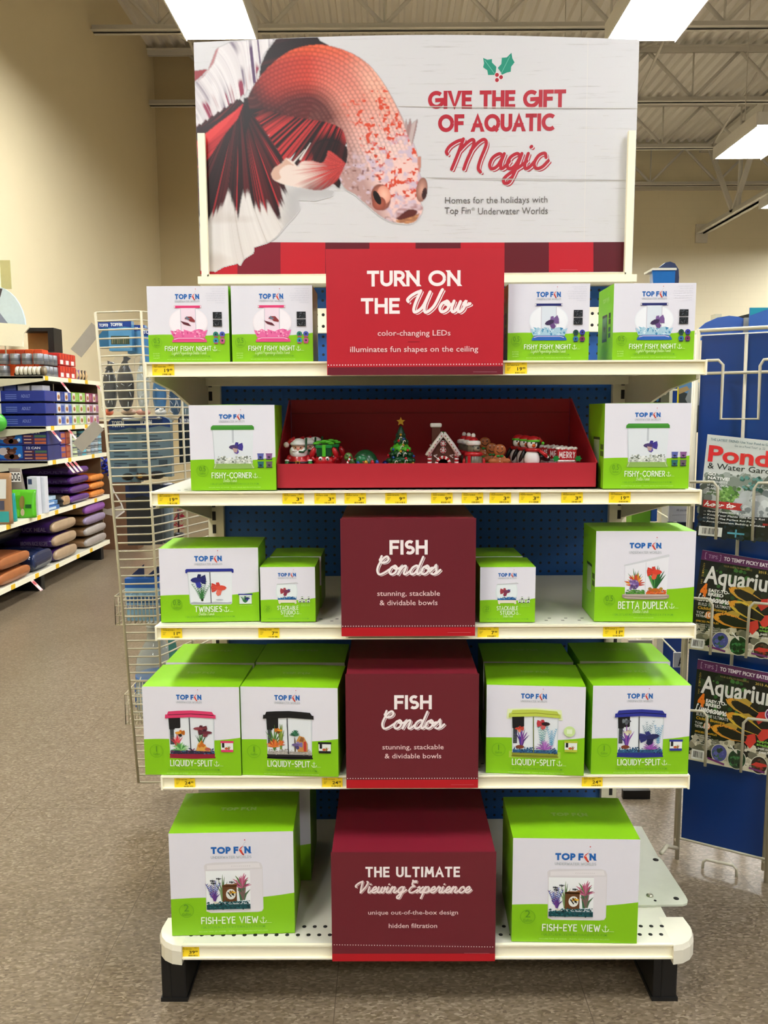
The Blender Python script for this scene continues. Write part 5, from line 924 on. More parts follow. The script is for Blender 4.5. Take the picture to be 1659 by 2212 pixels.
mdg, mbr, mlb, mor = mat('124A26', **gl), mat('5E2E1A', **gl), mat('8A4A26', **gl), mat('E0641E', **gl); mgold, mlg, mblue = mat('C99A2E', .3, .4), mat('58C22E', **gl), mat('1E4E9E', **gl); mgray = mat('6A6352', **gl)
def figure(px, name, label, cat, group, Y=OY): return thing(name, label, cat, (ox(px, Y), Y, PZ), group)
def part(t, name, fn):
    m = MB(); fn(m, WL[t.name].x, WL[t.name].y, WL[t.name].z); return m.build(name, t)
# white-bearded men in red with a snorkel
t = figure(646, 'bearded_figurine', 'white-bearded figurine in red suit, black belt and green mittens, front of three', 'figurine', 'bearded figurines in the red tray')
part(t, 'body', lambda m, x, y, z: (m.lathe((x,y,z), [(.010,0),(.022,.002),(.025,.012),(.023,.022),(.019,.032),(.012,.038)], mred), m.ell((x-.021,y-.004,z+.024), (.008,.008,.011), mred), m.ell((x+.022,y-.004,z+.024), (.008,.008,.011), mred)))
bt = part(t, 'belt', lambda m, x, y, z: m.lathe((x,y,z+.014), [(.0245,0),(.0262,.001),(.0262,.005),(.0245,.006)], mblk)); part(t, 'buckle', lambda m, x, y, z: (m.box(x-.005,x+.005,y-.028,y-.026,z+.0125,z+.0215,mgold), m.box(x-.003,x+.003,y-.0285,y-.0275,z+.0145,z+.0195,mblk)))
part(t, 'head', lambda m, x, y, z: (m.ell((x,y,z+.049), (.018,.016,.016), mskin), m.ell((x,y-.017,z+.048), .0038, mat('D98A78', **gl), 8, 6), m.ell((x-.006,y-.0150,z+.052), .0018, mblk, 6, 4), m.ell((x+.006,y-.0150,z+.052), .0018, mblk, 6, 4)))
part(t, 'beard', lambda m, x, y, z: (m.ell((x,y-.008,z+.037), (.017,.013,.013), mwh), m.ell((x-.013,y-.004,z+.042), (.008,.012,.012), mwh), m.ell((x+.013,y-.004,z+.042), (.008,.012,.012), mwh), m.ell((x-.006,y-.0165,z+.0445), (.008,.004,.003), mwh), m.ell((x+.006,y-.0165,z+.0445), (.008,.004,.003), mwh)))
part(t, 'hat', lambda m, x, y, z: (m.lathe((x,y,z+.056), [(.017,0),(.020,.002),(.020,.006),(.017,.008)], mwh), m.ell((x,y,z+.062), (.017,.016,.011), mwh), m.tube([(x-.008,y,z+.068),(x-.019,y,z+.066),(x-.026,y-.004,z+.060)], [.009,.006,.004], mred)))
part(t, 'pompom', lambda m, x, y, z: m.ell((x-.028,y-.005,z+.058), .0068, mat('E8D2D0', .7, bump=.6, scale=700)))
for sg in (-1, 1): part(t, 'mitten', lambda m, x, y, z: (m.ell((x+sg*.027,y-.010,z+.015), (.0055,.006,.007), mgrn), m.ell((x+sg*.026,y-.008,z+.022), (.0065,.0065,.003), mwh)))
part(t, 'snorkel', lambda m, x, y, z: m.tube([(x+.002,y-.020,z+.043),(x+.012,y-.020,z+.042),(x+.018,y-.014,z+.047),(x+.019,y-.012,z+.074)], .0024, mdg, 8))
dup(t, (ox(666, OY+.055), OY+.055, PZ), label='middle one of the three white-bearded figurines', group='bearded figurines in the red tray'); dup(t, (ox(681, OY+.11), OY+.11, PZ), label='rearmost of the three white-bearded figurines', group='bearded figurines in the red tray')
# crabs carrying a green gift
t = figure(701, 'crab_figurine', 'red crab figurine holding up a green gift box with a bow, in front', 'figurine', 'crab figurines in the red tray')
part(t, 'body', lambda m, x, y, z: (m.ell((x,y,z+.0185), (.026,.018,.017), mred), [m.tube([(x+s*.018,y-.006,z+.010),(x+s*.028,y-.012,z+.008),(x+s*.031,y-.014,z+.0032)], .0028, mred, 6) for s in (-1,1)]))
for sg in (-1, 1): part(t, 'claw', lambda m, x, y, z: (m.tube([(x+sg*.020,y-.008,z+.020),(x+sg*.028,y-.010,z+.030)], .004, mred, 8), m.ell((x+sg*.026,y-.010,z+.040), (.0065,.006,.013), mred, rot=Matrix.Rotation(-sg*.35, 3, 'Y'))))
for sg in (-1, 1): part(t, 'eye', lambda m, x, y, z: (m.ell((x+sg*.008,y-.016,z+.026), .0048, mwh, 10, 6), m.ell((x+sg*.008,y-.0195,z+.0255), .0024, mblk, 8, 5)))
part(t, 'smile', lambda m, x, y, z: m.tube([(x-.007,y-.0172,z+.014),(x,y-.0182,z+.011),(x+.007,y-.0172,z+.014)], .001, mat('F0D8D4'), 6))
g = part(t, 'gift_box', lambda m, x, y, z: (m.rbox(x-.017,x+.017,y-.012,y+.014,z+.031,z+.054,mdg,.001), m.rbox(x-.019,x+.019,y-.0135,y+.016,z+.050,z+.057,mgrn,.001)))
m = MB(); x, y, z = WL[t.name]; m.box(x-.004,x+.004,y-.0142,y+.0165,z+.031,z+.0575,mlg)
for a, b_ in ((-.012,.004),(.010,.004),(-.018,.001),(.016,.001),(.0,.006)): m.ell((x+a,y-.004,z+.060+b_), (.008,.005,.0035), mlg, 10, 6)
m.build('ribbon_bow', g)
dup(t, (ox(716, OY+.06), OY+.06, PZ), label='red crab figurine with green gift half hidden behind the front crab', group='crab figurines in the red tray')
# turtle wrapped in lights
t = figure(783, 'turtle_figurine', 'dark green turtle figurine wrapped in a string of holiday lights', 'figurine', None)
part(t, 'shell', lambda m, x, y, z: m.ell((x+.006,y+.006,z+.006), (.028,.024,.027), mdg, 20, 8, 1, 0)); part(t, 'flipper', lambda m, x, y, z: m.ell((x-.014,y-.018,z+.004), (.014,.008,.004), mat('3E5A2A', **gl)))
part(t, 'shell_plate', lambda m, x, y, z: m.ell((x-.002,y-.013,z+.016), (.012,.006,.008), mat('1E6A3E', **gl)))
part(t, 'light_string', lambda m, x, y, z: (m.tube([(x+.006+.0275*math.cos(q)*math.cos(.25), y+.006+.0235*math.sin(q), z+.012+.006*math.sin(2*q)) for q in [i*.3-3 for i in range(20)]], .0018, mat('A82A2A'), 6), [m.ell((x+.006+.028*math.cos(q), y+.006-.024*abs(math.sin(q)), z+.012), .0042, c, 8, 6) for q, c in ((.5,mblue),(1.0,mred),(1.5,mgold),(2.1,mblue))]))
part(t, 'head', lambda m, x, y, z: (m.tube([(x-.018,y-.010,z+.006),(x-.027,y-.016,z+.018)], [.006,.008], mat('4A6A2E', **gl)), m.ell((x-.029,y-.018,z+.021), (.009,.008,.008), mat('4A6A2E', **gl)), m.ell((x-.031,y-.025,z+.024), .0018, mblk, 6, 4)))
part(t, 'candy_cane', lambda m, x, y, z: [m.tube([(x-.036+.012*k/7,y-.026,z+.004+.018*k/7),(x-.036+.012*(k+1)/7,y-.026,z+.004+.018*(k+1)/7)], .0022, mwh if k % 2 else mred, 6) for k in range(7)])
t.scale = (1.1, 1.1, 1.4)
# decorated tree
t = figure(866, 'decorated_tree', 'small green holiday tree ornament with a gold star on top', 'ornament', None, 1.94)
def tiers(m, x, y, z):
    for i, (r0, zz, c) in enumerate(((.034,.004,mlg),(.031,.018,mdg),(.026,.032,mdg),(.022,.044,mlg),(.016,.060,mdg),(.010,.076,mat('123E2E', **gl)))):
        m.lathe((x,y,z+zz), [(r0*.75,0),(r0,.003),(r0*.82,.010),(r0*.45,.020),(r0*.2,.024)], c, 24)
        k = max(7, int(r0*420))
        for j in range(k): q = 2*math.pi*(j+.5*(i % 2))/k; m.ell((x+r0*.93*math.cos(q), y+r0*.93*math.sin(q), z+zz+.002), (r0*.16+.0012, r0*.16+.0012, .0055), c, 8, 6)
part(t, 'foliage', tiers); part(t, 'trunk', lambda m, x, y, z: m.lathe((x,y,z), [(.010,0),(.010,.012)], mbr, 12))
def baubles(m, x, y, z):
    for i, (q, zz, r0) in enumerate(((-2.5,.012,.034),(-1.6,.012,.036),(-.6,.014,.034),(-1.2,.026,.031),(-2.2,.028,.030),(-1.6,.042,.026),(-.9,.044,.025),(-2.4,.046,.024),(-1.3,.056,.020),(-1.9,.066,.016),(-1.1,.070,.015),(-1.6,.080,.011),(-2.8,.032,.031),(-.3,.030,.031))):
        m.ell((x+r0*math.cos(q), y+r0*math.sin(q), z+zz), .0034, (mred, mblue, mgold)[i % 3], 8, 6)
part(t, 'bauble', baubles)
def canes(m, x, y, z):
    for q, zz, r0 in ((-1.9,.016,.037),(-1.25,.018,.036),(-1.75,.034,.031),(-1.3,.034,.031),(-1.5,.050,.024),(-1.65,.070,.0155),(-1.2,.062,.019)):
        cx_, cy_ = x+r0*math.cos(q), y+r0*math.sin(q); m.tube([(cx_-.003,cy_,z+zz-.004),(cx_-.001,cy_,z+zz+.004),(cx_+.002,cy_,z+zz+.005),(cx_+.004,cy_,z+zz+.002)], .0012, mwh, 5)
part(t, 'icing_bow', canes)
part(t, 'star', lambda m, x, y, z: m.prism([((.0105 if k % 2 == 0 else .0048)*math.sin(k*math.pi/5), (.0105 if k % 2 == 0 else .0048)*math.cos(k*math.pi/5)) for k in range(10)], lambda a, b, s: (x+a, y+s, z+.110+b), -.003, .003, mgold))
t['kind'] = 'thing'
t.scale = (1.0,)*3
b = figure(834, 'ornament_ball', 'small shiny blue ball beside the foot of the decorated tree', 'ornament', None, 1.945); part(b, 'ball', lambda m, x, y, z: m.ell((x,y,z+.010), .010, mat('1A2E7A', .15, .3)))
b = figure(898, 'ornament_parcel', 'tiny red parcel at the right foot of the decorated tree', 'ornament', None, 1.93); part(b, 'wrapping', lambda m, x, y, z: m.rbox(x-.008,x+.008,y-.006,y+.006,z,z+.010,mred,.001)); part(b, 'ribbon', lambda m, x, y, z: m.box(x-.0015,x+.0015,y-.0065,y+.0065,z+.0002,z+.0105,mwh))
# gingerbread house
t = figure(957, 'gingerbread_house', 'brown gingerbread house ornament with white icing and candy stripes', 'ornament', None, 1.93); hx, hy, hz = WL[t.name]; gb = mat('5A2C1A', .6, bump=.3, scale=300)
m = MB(); arch = [(-.011,0),(-.011,.012)]+[(.011*math.cos(math.radians(180-a)), .012+.011*math.sin(math.radians(a))) for a in range(20, 180, 20)]+[(.011,.012),(.011,0)]
gable = [(-.025,0)]+arch+[(.025,0),(.025,.034),(0,.066),(-.025,.034)]
m.prism(gable, lambda a, b, s: (hx+a, hy+s, hz+b), 0, .004, gb); m.prism([(-.025,0),(.025,0),(.025,.034),(0,.066),(-.025,.034)], lambda a, b, s: (hx+a, hy+s, hz+b), .062, .066, gb)
for s in (-1, 1): m.box(hx+s*.0235-.0015, hx+s*.0235+.0015, hy+.003, hy+.063, hz, hz+.034, gb)
m.box(hx-.024, hx+.024, hy+.002, hy+.064, hz, hz+.002, gb); m.build('wall', t)
def roofm(m, x, y, z):
    for s in (-1, 1): m.hexa([(x+s*.031,y-.004,z+.026),(x,y-.004,z+.0665),(x,y+.070,z+.0665),(x+s*.031,y+.070,z+.026),(x+s*.034,y-.004,z+.030),(x,y-.004,z+.0735),(x,y+.070,z+.0735),(x+s*.034,y+.070,z+.030)], gb)
rf = part(t, 'roof', roofm)
def icing(m, x, y, z):
    r = random.Random(2)
    for s in (-1, 1):
        m.tube([(x+s*.034,y-.006,z+.027),(x+s*.018,y-.006,z+.051),(x,y-.006,z+.073)], [.0055,.005,.0055], mwh, 8)
        for i in range(9): q = i/8; m.ell((x+s*.034*(1-q), y-.0115, z+.028+.045*q), .0012, (mgrn, mred, mbr)[i % 3], 6, 4)
        for i in range(34): q, w_ = r.random(), r.random(); m.ell((x+s*.033*(1-q), y+.066*w_, z+.031+.043*q), (.0042,.0042,.0028), mwh if i % 4 else (mred, mgrn)[i % 8 == 0], 6, 5)
ic = part(t, 'icing', icing)
part(t, 'chimney', lambda m, x, y, z: (m.box(x-.022,x-.004,y+.030,y+.044,z+.045,z+.088,gb), m.rbox(x-.0255,x-.001,y+.026,y+.048,z+.084,z+.093,mwh,.003)))
for zz in (.040, .054): part(t, 'peppermint', lambda m, x, y, z: (m.lathe((x,y-.003,z+zz-.002), [(.0065,0),(.0065,.003)], mwh, 14, axis='y'), [m.ell((x+.0045*math.cos(q), y-.0034, z+zz-.002+.0045*math.sin(q)), (.0016,.0006,.0016), mred, 6, 4) for q in [i*math.pi/3 for i in range(6)]]))
for s in (-1, 1): part(t, 'candy_pillar', lambda m, x, y, z: [m.tube([(x+s*.0285,y-.001,z+.0038*k),(x+s*.0285,y-.001,z+.0038*(k+1))], .0046, mwh if k % 2 else mred, 8) for k in range(8)])
part(t, 'door_arch', lambda m, x, y, z: [m.tube([(x+.014*math.cos(a0),y-.002,z+.010+.014*math.sin(a0)),(x+.014*math.cos(a1),y-.002,z+.010+.014*math.sin(a1))], .0036, mwh if k % 2 else mred, 6) for k, (a0, a1) in enumerate([(math.pi*i/10, math.pi*(i+1)/10) for i in range(10)])])
part(t, 'icing_curl', lambda m, x, y, z: [m.tube([(x+s*.017+.004*math.cos(q)*(1 if q < 3 else -1), y-.001, z+.022+.0022*q) for q in [i*.5 for i in range(8)]], .0011, mwh, 5) for s in (-1, 1)])
t.scale = (1.1, 1.1, 1.14)
# seals in knit hats
t = figure(1023, 'seal_figurine', 'brown seal figurine in red scarf and white-trimmed hat, front of three', 'figurine', 'seal figurines in the red tray')
part(t, 'body', lambda m, x, y, z: (m.lathe((x,y,z), [(.012,0),(.021,.003),(.0225,.014),(.019,.026),(.015,.033)], mgray), m.ell((x,y,z+.042), (.0155,.015,.0145), mgray), m.ell((x+.006,y-.014,z+.041), (.007,.006,.005), mat('8A806A', **gl)), m.ell((x+.008,y-.0195,z+.044), (.0032,.002,.0022), mblk, 8, 5), m.ell((x-.003,y-.0142,z+.047), .0016, mblk, 6, 4)))
for sg in (-1, 1): part(t, 'flipper', lambda m, x, y, z: m.ell((x+sg*.0225,y-.006,z+.014), (.004,.006,.009), mred))
part(t, 'scarf', lambda m, x, y, z: (m.lathe((x,y,z+.026), [(.0165,0),(.0215,.003),(.0205,.008),(.015,.010)], mred), m.box(x-.016,x-.009,y-.0225,y-.0195,z+.010,z+.029,mred)))
part(t, 'hat', lambda m, x, y, z: (m.lathe((x-.001,y,z+.049), [(.014,0),(.0175,.002),(.0165,.008),(.012,.010)], mwh), m.ell((x-.001,y,z+.057), (.011,.011,.010), mred))); part(t, 'pompom', lambda m, x, y, z: m.ell((x-.001,y,z+.069), .0052, mwh))
t.scale = (1.0, 1.0, 1.12)
dup(t, (ox(1013, OY+.055), OY+.055, PZ), label='middle one of the three brown seal figurines', group='seal figurines in the red tray'); dup(t, (ox(1003, OY+.11), OY+.11, PZ), label='rearmost of the three brown seal figurines', group='seal figurines in the red tray')
# gingerbread men in a red and green ring
t = figure(1079, 'gingerbread_man', 'gingerbread man ornament leaning on a red ring with green rim, front one', 'figurine', 'gingerbread men in the red tray'); gl2 = mat('B0622E', .55, bump=.2, scale=300)
part(t, 'body', lambda m, x, y, z: (m.ell((x,y,z+.043), (.0145,.006,.0145), gl2), m.ell((x,y,z+.018), (.017,.006,.016), gl2), m.ell((x-.015,y-.001,z+.018), (.011,.006,.007), gl2), m.ell((x+.015,y-.001,z+.018), (.011,.006,.007), gl2)))
part(t, 'face', lambda m, x, y, z: (m.ell((x-.005,y-.0056,z+.047), .0016, mblk, 6, 4), m.ell((x+.005,y-.0056,z+.047), .0016, mblk, 6, 4), m.tube([(x-.008,y-.0048,z+.042),(x-.003,y-.0062,z+.0375),(x+.003,y-.0062,z+.0375),(x+.008,y-.0048,z+.042)], .0008, mblk, 5), m.tube([(x-.007,y-.0048,z+.0515),(x-.003,y-.0050,z+.0525)], .0006, mwh, 5), m.tube([(x+.003,y-.0050,z+.0525),(x+.007,y-.0048,z+.0515)], .0006, mwh, 5)))
part(t, 'bow_tie', lambda m, x, y, z: (m.ell((x-.0045,y-.0065,z+.030), (.0045,.002,.0028), mgrn, 8, 5), m.ell((x+.0045,y-.0065,z+.030), (.0045,.002,.0028), mgrn, 8, 5))); part(t, 'button', lambda m, x, y, z: (m.ell((x,y-.0062,z+.024), .0014, mwh, 6, 4), m.ell((x,y-.0062,z+.018), .0014, mwh, 6, 4)))
part(t, 'ring_base', lambda m, x, y, z: (m.lathe((x,y,z), [(.024,0),(.026,.004),(.025,.009),(.020,.009)], mred, 24), m.tube([(x+.025*math.cos(q), y+.025*math.sin(q), z+.0105) for q in [i*math.pi/12 for i in range(25)]], .0026, mgrn, 6)))
dup(t, (ox(1062, OY+.07), OY+.07, PZ), label='gingerbread man ornament half hidden behind the front gingerbread man', group='gingerbread men in the red tray'); dup(t, (ox(1047, OY+.135), OY+.135, PZ+.012), label='rearmost dark gingerbread man beside the seal hats', group='gingerbread men in the red tray')
# penguins
t = figure(1150, 'penguin_figurine', 'penguin figurine in red and green beanie with red scarf, front of three', 'figurine', 'penguin figurines in the red tray')
part(t, 'body', lambda m, x, y, z: (m.ell((x,y+.003,z+.022), (.0185,.016,.022), mblk), m.ell((x+.001,y,z+.049), (.0145,.013,.013), mblk), m.ell((x-.022,y,z+.026), (.004,.007,.014), mblk, rot=Matrix.Rotation(.4, 3, 'Y')), m.ell((x+.024,y-.004,z+.022), (.013,.005,.006), mblk, rot=Matrix.Rotation(.35, 3, 'Y'))))
part(t, 'belly', lambda m, x, y, z: m.ell((x-.002,y-.005,z+.020), (.0165,.0118,.0185), mwh)); part(t, 'face', lambda m, x, y, z: (m.ell((x-.001,y-.005,z+.049), (.0115,.0095,.0105), mwh), m.ell((x-.005,y-.0138,z+.052), .0018, mblk, 6, 4), m.ell((x+.004,y-.0138,z+.052), .0018, mblk, 6, 4)))
part(t, 'beak', lambda m, x, y, z: m.lathe((x,y-.013,z+.047), [(.0045,0),(.0030,-.004),(.0006,-.009)], mor, 10, axis='y')); part(t, 'beanie', lambda m, x, y, z: (m.ell((x+.001,y,z+.056), (.0142,.0132,.010), mred, 16, 8, 1, 0), m.lathe((x+.001,y,z+.0535), [(.0138,0),(.0152,.0015),(.0146,.0045)], mlg), m.tube([(x+.010,y,z+.060),(x+.019,y-.002,z+.054)], [.006,.0025], mred), m.ell((x+.0205,y-.003,z+.051), .0034, mlg, 8, 6)))
part(t, 'scarf', lambda m, x, y, z: (m.lathe((x,y,z+.0345), [(.0145,0),(.0175,.002),(.0168,.006),(.013,.007)], mred), m.tube([(x+.012,y-.013,z+.037),(x+.022,y-.014,z+.030),(x+.027,y-.014,z+.024)], .0035, mred), m.ell((x+.0285,y-.014,z+.024), .0028, mwh, 8, 5)))
part(t, 'foot', lambda m, x, y, z: (m.ell((x-.009,y-.010,z+.0025), (.008,.009,.0025), mor), m.ell((x+.009,y-.010,z+.0025), (.008,.009,.0025), mor)))
t.scale = (1.12, 1.12, 1.16)
dup(t, (ox(1134, OY+.055), OY+.055, PZ), label='middle one of the three penguin figurines', group='penguin figurines in the red tray'); dup(t, (ox(1119, OY+.11), OY+.11, PZ), label='rearmost of the three penguin figurines', group='penguin figurines in the red tray')
# red snow-topped signs spelling MERRY
# (each stands on a little snowy pedestal)
t = figure(1223, 'merry_plaque', 'red snow-topped ornament with the word merry in white, front of three', 'ornament', 'merry plaques in the red tray')
pq = part(t, 'block', lambda m, x, y, z: m.rbox(x-.027,x+.027,y-.010,y+.012,z+.002,z+.029,mred,.002)); part(t, 'snow_top', lambda m, x, y, z: [m.ell((x-.025+.050*i/9, y, z+.030+.0015*math.sin(i*2.1)), (.006,.012,.0038), mwh, 10, 6) for i in range(10)])
part(t, 'pedestal', lambda m, x, y, z: m.rbox(x-.026,x+.026,y-.009,y+.011,z-.0165,z+.002,mwh,.003)); part(t, 'snow_base', lambda m, x, y, z: [m.ell((x-.022+.04*i/5, y-.006, z+.0015), (.008,.009,.0028), mwh, 8, 5) for i in range(6)])
for sg in (-1, 1): part(t, 'holly_leaf', lambda m, x, y, z: m.prism([((.013 if k % 2 == 0 else .0085)*math.cos(k*math.pi/6), (.008 if k % 2 == 0 else .005)*math.sin(k*math.pi/6)) for k in range(12)], lambda a, b, s: (x+sg*.031+a*.8, y-.012+s, z+.007+b), 0, .003, mgrn))
x, y, z = WL[t.name]; A = Art(); A.glyphs('MERRY', CAPS, x-.022, x+.022, z+.009, z+.022, 'F2E6E4', .0024, .38, cap='r', wob=.05); A.build('lettering', pq, lambda a, b, l: (a, y-.0104-l, b))
t.location.z = PZ+.0168; t.scale = (.82, .9, 1)
dup(t, (ox(1203, OY+.055), OY+.055, PZ+.0168), label='middle one of the three red merry ornaments', group='merry plaques in the red tray'); dup(t, (ox(1185, OY+.11), OY+.11, PZ+.0168), label='rearmost of the three red merry ornaments', group='merry plaques in the red tray')
# ------------------------------------------------------------------ cream wire grid rack on the left, with the goods hung behind it
wire = mat('C2B99C', .4, var=.03)
A0, A1 = Vector((-.879, 2.55, 1.699)), Vector((-.808, 2.55, .213)); B0, B1 = Vector((-.741, 2.55, 1.703)), Vector((-.716, 2.55, .213)); E0, E1 = Vector((-.590, 2.95, 1.703)), Vector((-.590, 2.95, .213))
wr = thing('wire_grid_rack', 'cream wire grid panel bent around the left side of the shelving', 'wire rack', (-.75, 2.6, 0))
m = MB(); N_ = 58
for i in range(N_):
    t = i/(N_-1); a, b, e = A0.lerp(A1, t), B0.lerp(B1, t), E0.lerp(E1, t); r = .0028
    m.tube([a, a.lerp(b, .90), b+Vector((0, .012, 0)), b.lerp(e, .14), e], r, wire, 6, cap=False)
m.build('wire_grid', wr); m = MB()
for p, q, r in ((A0, A1, .0042), (B0, B1, .004), (B0.lerp(E0, .45), B1.lerp(E1, .45), .0038), (E0, E1, .004)): m.tube([p+Vector((0, -.004, .0)), q+Vector((0, -.004, 0))], r, wire, 6)
m.build('upright_wire', wr)
m = MB(); m.box(-.62, -.575, 2.95, 2.99, 0, 1.75, cream2); m.tube([E0, E0+Vector((.0, .03, .04))], .003, wire); m.build('post', wr)
film = mat('DDE6EA', .12, alpha=.09, var=.0, spec=.6); glossy = mat('DCE4E8', .10, alpha=.55, var=0, spec=.7)
def px_box(m, px0, px1, py0, py1, Y, dep, col, rough=.4): a, b = at(px0, py1, Y), at(px1, py0, Y); m.box(a.x, b.x, Y, Y+dep, a.z, b.z, mat(col, rough)); return a, b
def flat_art(parent, Y, draw):
    A = Art(); draw(A, lambda px, py: (lambda v: (v.x, v.z))(at(px, py, Y))); return A.build('printed_front', parent, lambda a, b, l: (a, Y-.0006-l, b), .35)
def hang_pack(label, px0, px1, py0, py1, Y, head, body, hh, dome=0.0, extra=None, dep=.03, group='blue filter packs behind the wire grid', cat='package', txt=None, name='filter_pack'):
    a, b = at(px0, py1, Y), at(px1, py0, Y); m = MB(); w = b.x-a.x; h = b.z-a.z
    top = [(a.x+w*(.5+.5*math.cos(math.radians(q))), b.z-dome*h+dome*h*math.sin(math.radians(q))) for q in range(0, 181, 20)] if dome else [(b.x, b.z), (a.x, b.z)]
    m.prism([(a.x, a.z), (b.x, a.z)]+top, lambda x, z, t: (x, t, z), Y, Y+dep, mat(body, .25, var=.10, scale=25)); o = m.build(name, base=((a.x+b.x)/2, Y, a.z)); tag(o, label, cat, group)
    A = Art(); hz = b.z-hh*h
    hp = [(a.x, hz), (a.x+w*.3, hz-.012*h), (a.x+w*.7, hz+.03*h), (b.x, hz)]+top; A.poly(hp, head); A.up()
    if txt: A.glyphs('TOPFIN', CAPS, a.x+w*.12, a.x+w*txt, hz+.25*(b.z-hz)*(1-dome), hz+(.25+.40)*(b.z-hz)*(1-dome*.6), 'E4EAF0', .055*w*txt, .3)
    if extra: extra(A, a.x, a.z, w, h)
    A.build('printed_front', o, lambda x, z, l: (x, Y-.0006-l, z), .3); return o
def ex_scene(A, x, z, w, h): A.rect(x+w*.1, x+w*.9, z+h*.22, z+h*.5, '3E4A3A'); A.up(); [A.line([(x+w*(.15+.08*i), z+h*.24), (x+w*(.17+.08*i), z+h*.45)], .02*w, ('B8B088', '8A9A7A', '5E7460')[i % 3], None) for i in range(9)]; A.rect(x+w*.08, x+w*.9, z+h*.08, z+h*.14, '7AB0D8')
def ex_lines(A, x, z, w, h):
    for i in range(9): A.rect(x+w*.14, x+w*(.5+.3*((i*7) % 5)/5), z+h*(.72-i*.055), z+h*(.735-i*.055), '2A3E50')
    A.rect(x+w*.62, x+w*.88, z+h*.16, z+h*.28, '3E4E5A'); A.type('TOPFIN', x+w*.12, x+w*.36, z+h*.22, z+h*.26, '1E3A6A', .02)
hang_pack('slim blue filter pack at the left end of the top row behind the grid', 214, 236, 695, 752, 2.72, '1A3F92', '2A6A94', .24, txt=.95)
hang_pack('blue filter pack with a planted tank picture in the top row behind the grid', 236, 283, 693, 758, 2.70, '1B4296', '5A9AC8', .22, extra=ex_scene, txt=.6)
hang_pack('pale blue filter pack third in the top row behind the grid', 276, 312, 702, 764, 2.74, '1B4296', '6AA4CE', .22, txt=.6)
hang_pack('blue filter pack half hidden by the leftmost pink bowl box', 309, 345, 708, 790, 2.72, '16388A', '4A8AC4', .20, txt=.8)
def lump(label, name, px, py, rx, ry, Y, col, group=None, film_=True, cat='bag', crown=True):
    c = at(px, py, Y); k = Y/FPX; t = thing(name, label, cat, (c.x, Y+.02, c.z-ry*k), group); m = MB(); r = random.Random(int(px))
    m.ell((c.x, Y+.02, c.z-ry*k*.1), (rx*k*.92, .022, ry*k*.86), mat(col, .3, var=.5, scale=60, bump=.6), 18, 12)
    if crown: m.tube([(c.x, Y+.02, c.z+ry*k*.68), (c.x+rx*k*.1, Y+.02, c.z+ry*k*.84), (c.x+rx*k*.3, Y+.02, c.z+ry*k*.98)], [.014, .007, .013], mat(col, .3, var=.5, scale=60), 10)
    m.build('contents', t)
    if film_:
        f = MB(); f.rbox(c.x-rx*k, c.x+rx*k, Y-.006, Y+.046, c.z-ry*k, c.z+ry*k, film, .012)
        for i in range(11): a, b = c.x+r.uniform(-.9, .9)*rx*k, c.z+r.uniform(-.9, .9)*ry*k; f.tube([(a, Y-.0075, b), (a+r.uniform(-.012, .012), Y-.0075, b+r.uniform(.004, .022))], r.uniform(.0004, .0013), mat('EEF4F6', .15), 4)
        f.build('film', t)
    return t
lump('small black lumpy bag at the left, middle row behind the grid', 'gravel_bag', 233, 836, 17, 54, 2.74, '1A1614', 'gravel bags behind the wire grid')
lump('larger black lumpy bag, middle row behind the grid', 'gravel_bag', 267, 830, 20, 60, 2.72, '211A17', 'gravel bags behind the wire grid')
lump('clear white-grey gravel bag, middle row behind the grid', 'gravel_bag', 305, 830, 15, 60, 2.72, 'B9C2C0', 'gravel bags behind the wire grid')
lump('bright blue gravel bag just under the left end of the top shelf', 'gravel_bag', 341, 848, 16, 50, 2.80, '1C78B8', 'gravel bags behind the wire grid')
lump('darker blue gravel bag right of the bright blue one', 'gravel_bag', 375, 858, 14, 42, 2.82, '124E78', 'gravel bags behind the wire grid')
lump('pale clear bag behind the shelf bracket, under the top shelf', 'gravel_bag', 398, 872, 11, 28, 2.84, '6E8A94', 'gravel bags behind the wire grid')
m = MB(); c = at(285, 897, 2.72); m.box(at(215, 897, 2.72).x, at(350, 897, 2.72).x, 2.70, 2.86, c.z-.012, c.z-.008, mat('B8B6AC', .3, alpha=.6)); o = m.build('clear_ledge', base=(c.x, 2.78, c.z-.012)); tag(o, 'clear plastic ledge across the grid rack at eye height', 'ledge')
for px, col, lb, rx in ((226, 'E06A3A', 'small orange ornament at the left end of the clear ledge', 9), (270, 'D8B898', 'cream shell ornament in the middle of the clear ledge', 16), (302, 'E0A088', 'pale pink ornament on the clear ledge', 15), (340, 'DCDAD2', 'white stone ornament at the right end of the clear ledge', 12)):
    c = at(px, 888, 2.74); m = MB(); k = 2.74/FPX; m.ell((c.x, 2.78, c.z-.004), (rx*k, .03, .011), mat(col, .5, var=.3, scale=80, bump=.4), 14, 8); m.ell((c.x+rx*k*.3, 2.77, c.z+.004), (rx*k*.4, .02, .009), mat(col, .5, var=.3, scale=80), 10, 6); o = m.build('tank_ornament', base=(c.x, 2.78, c.z-.015)); tag(o, lb, 'ornament', 'ornaments on the clear ledge')
gB = 'tall grey-blue packs behind the grid'
hang_pack('tall grey-blue pack with a rounded dark blue top, left of the pair', 240, 299, 899, 1042, 2.74, '173A78', '5E7886', .20, .10, ex_lines, .03, gB, txt=.5)
hang_pack('tall grey-blue pack with a rounded dark blue top, right of the pair', 299, 367, 898, 1030, 2.72, '173A78', '687F8C', .19, .10, ex_lines, .03, gB, txt=.45)
hang_pack('dark pack with a rounded top beside the left green-lidded tank box', 388, 412, 897, 1000, 2.85, '16264A', '2A323A', .2, .1, None, .03, gB, txt=.9)
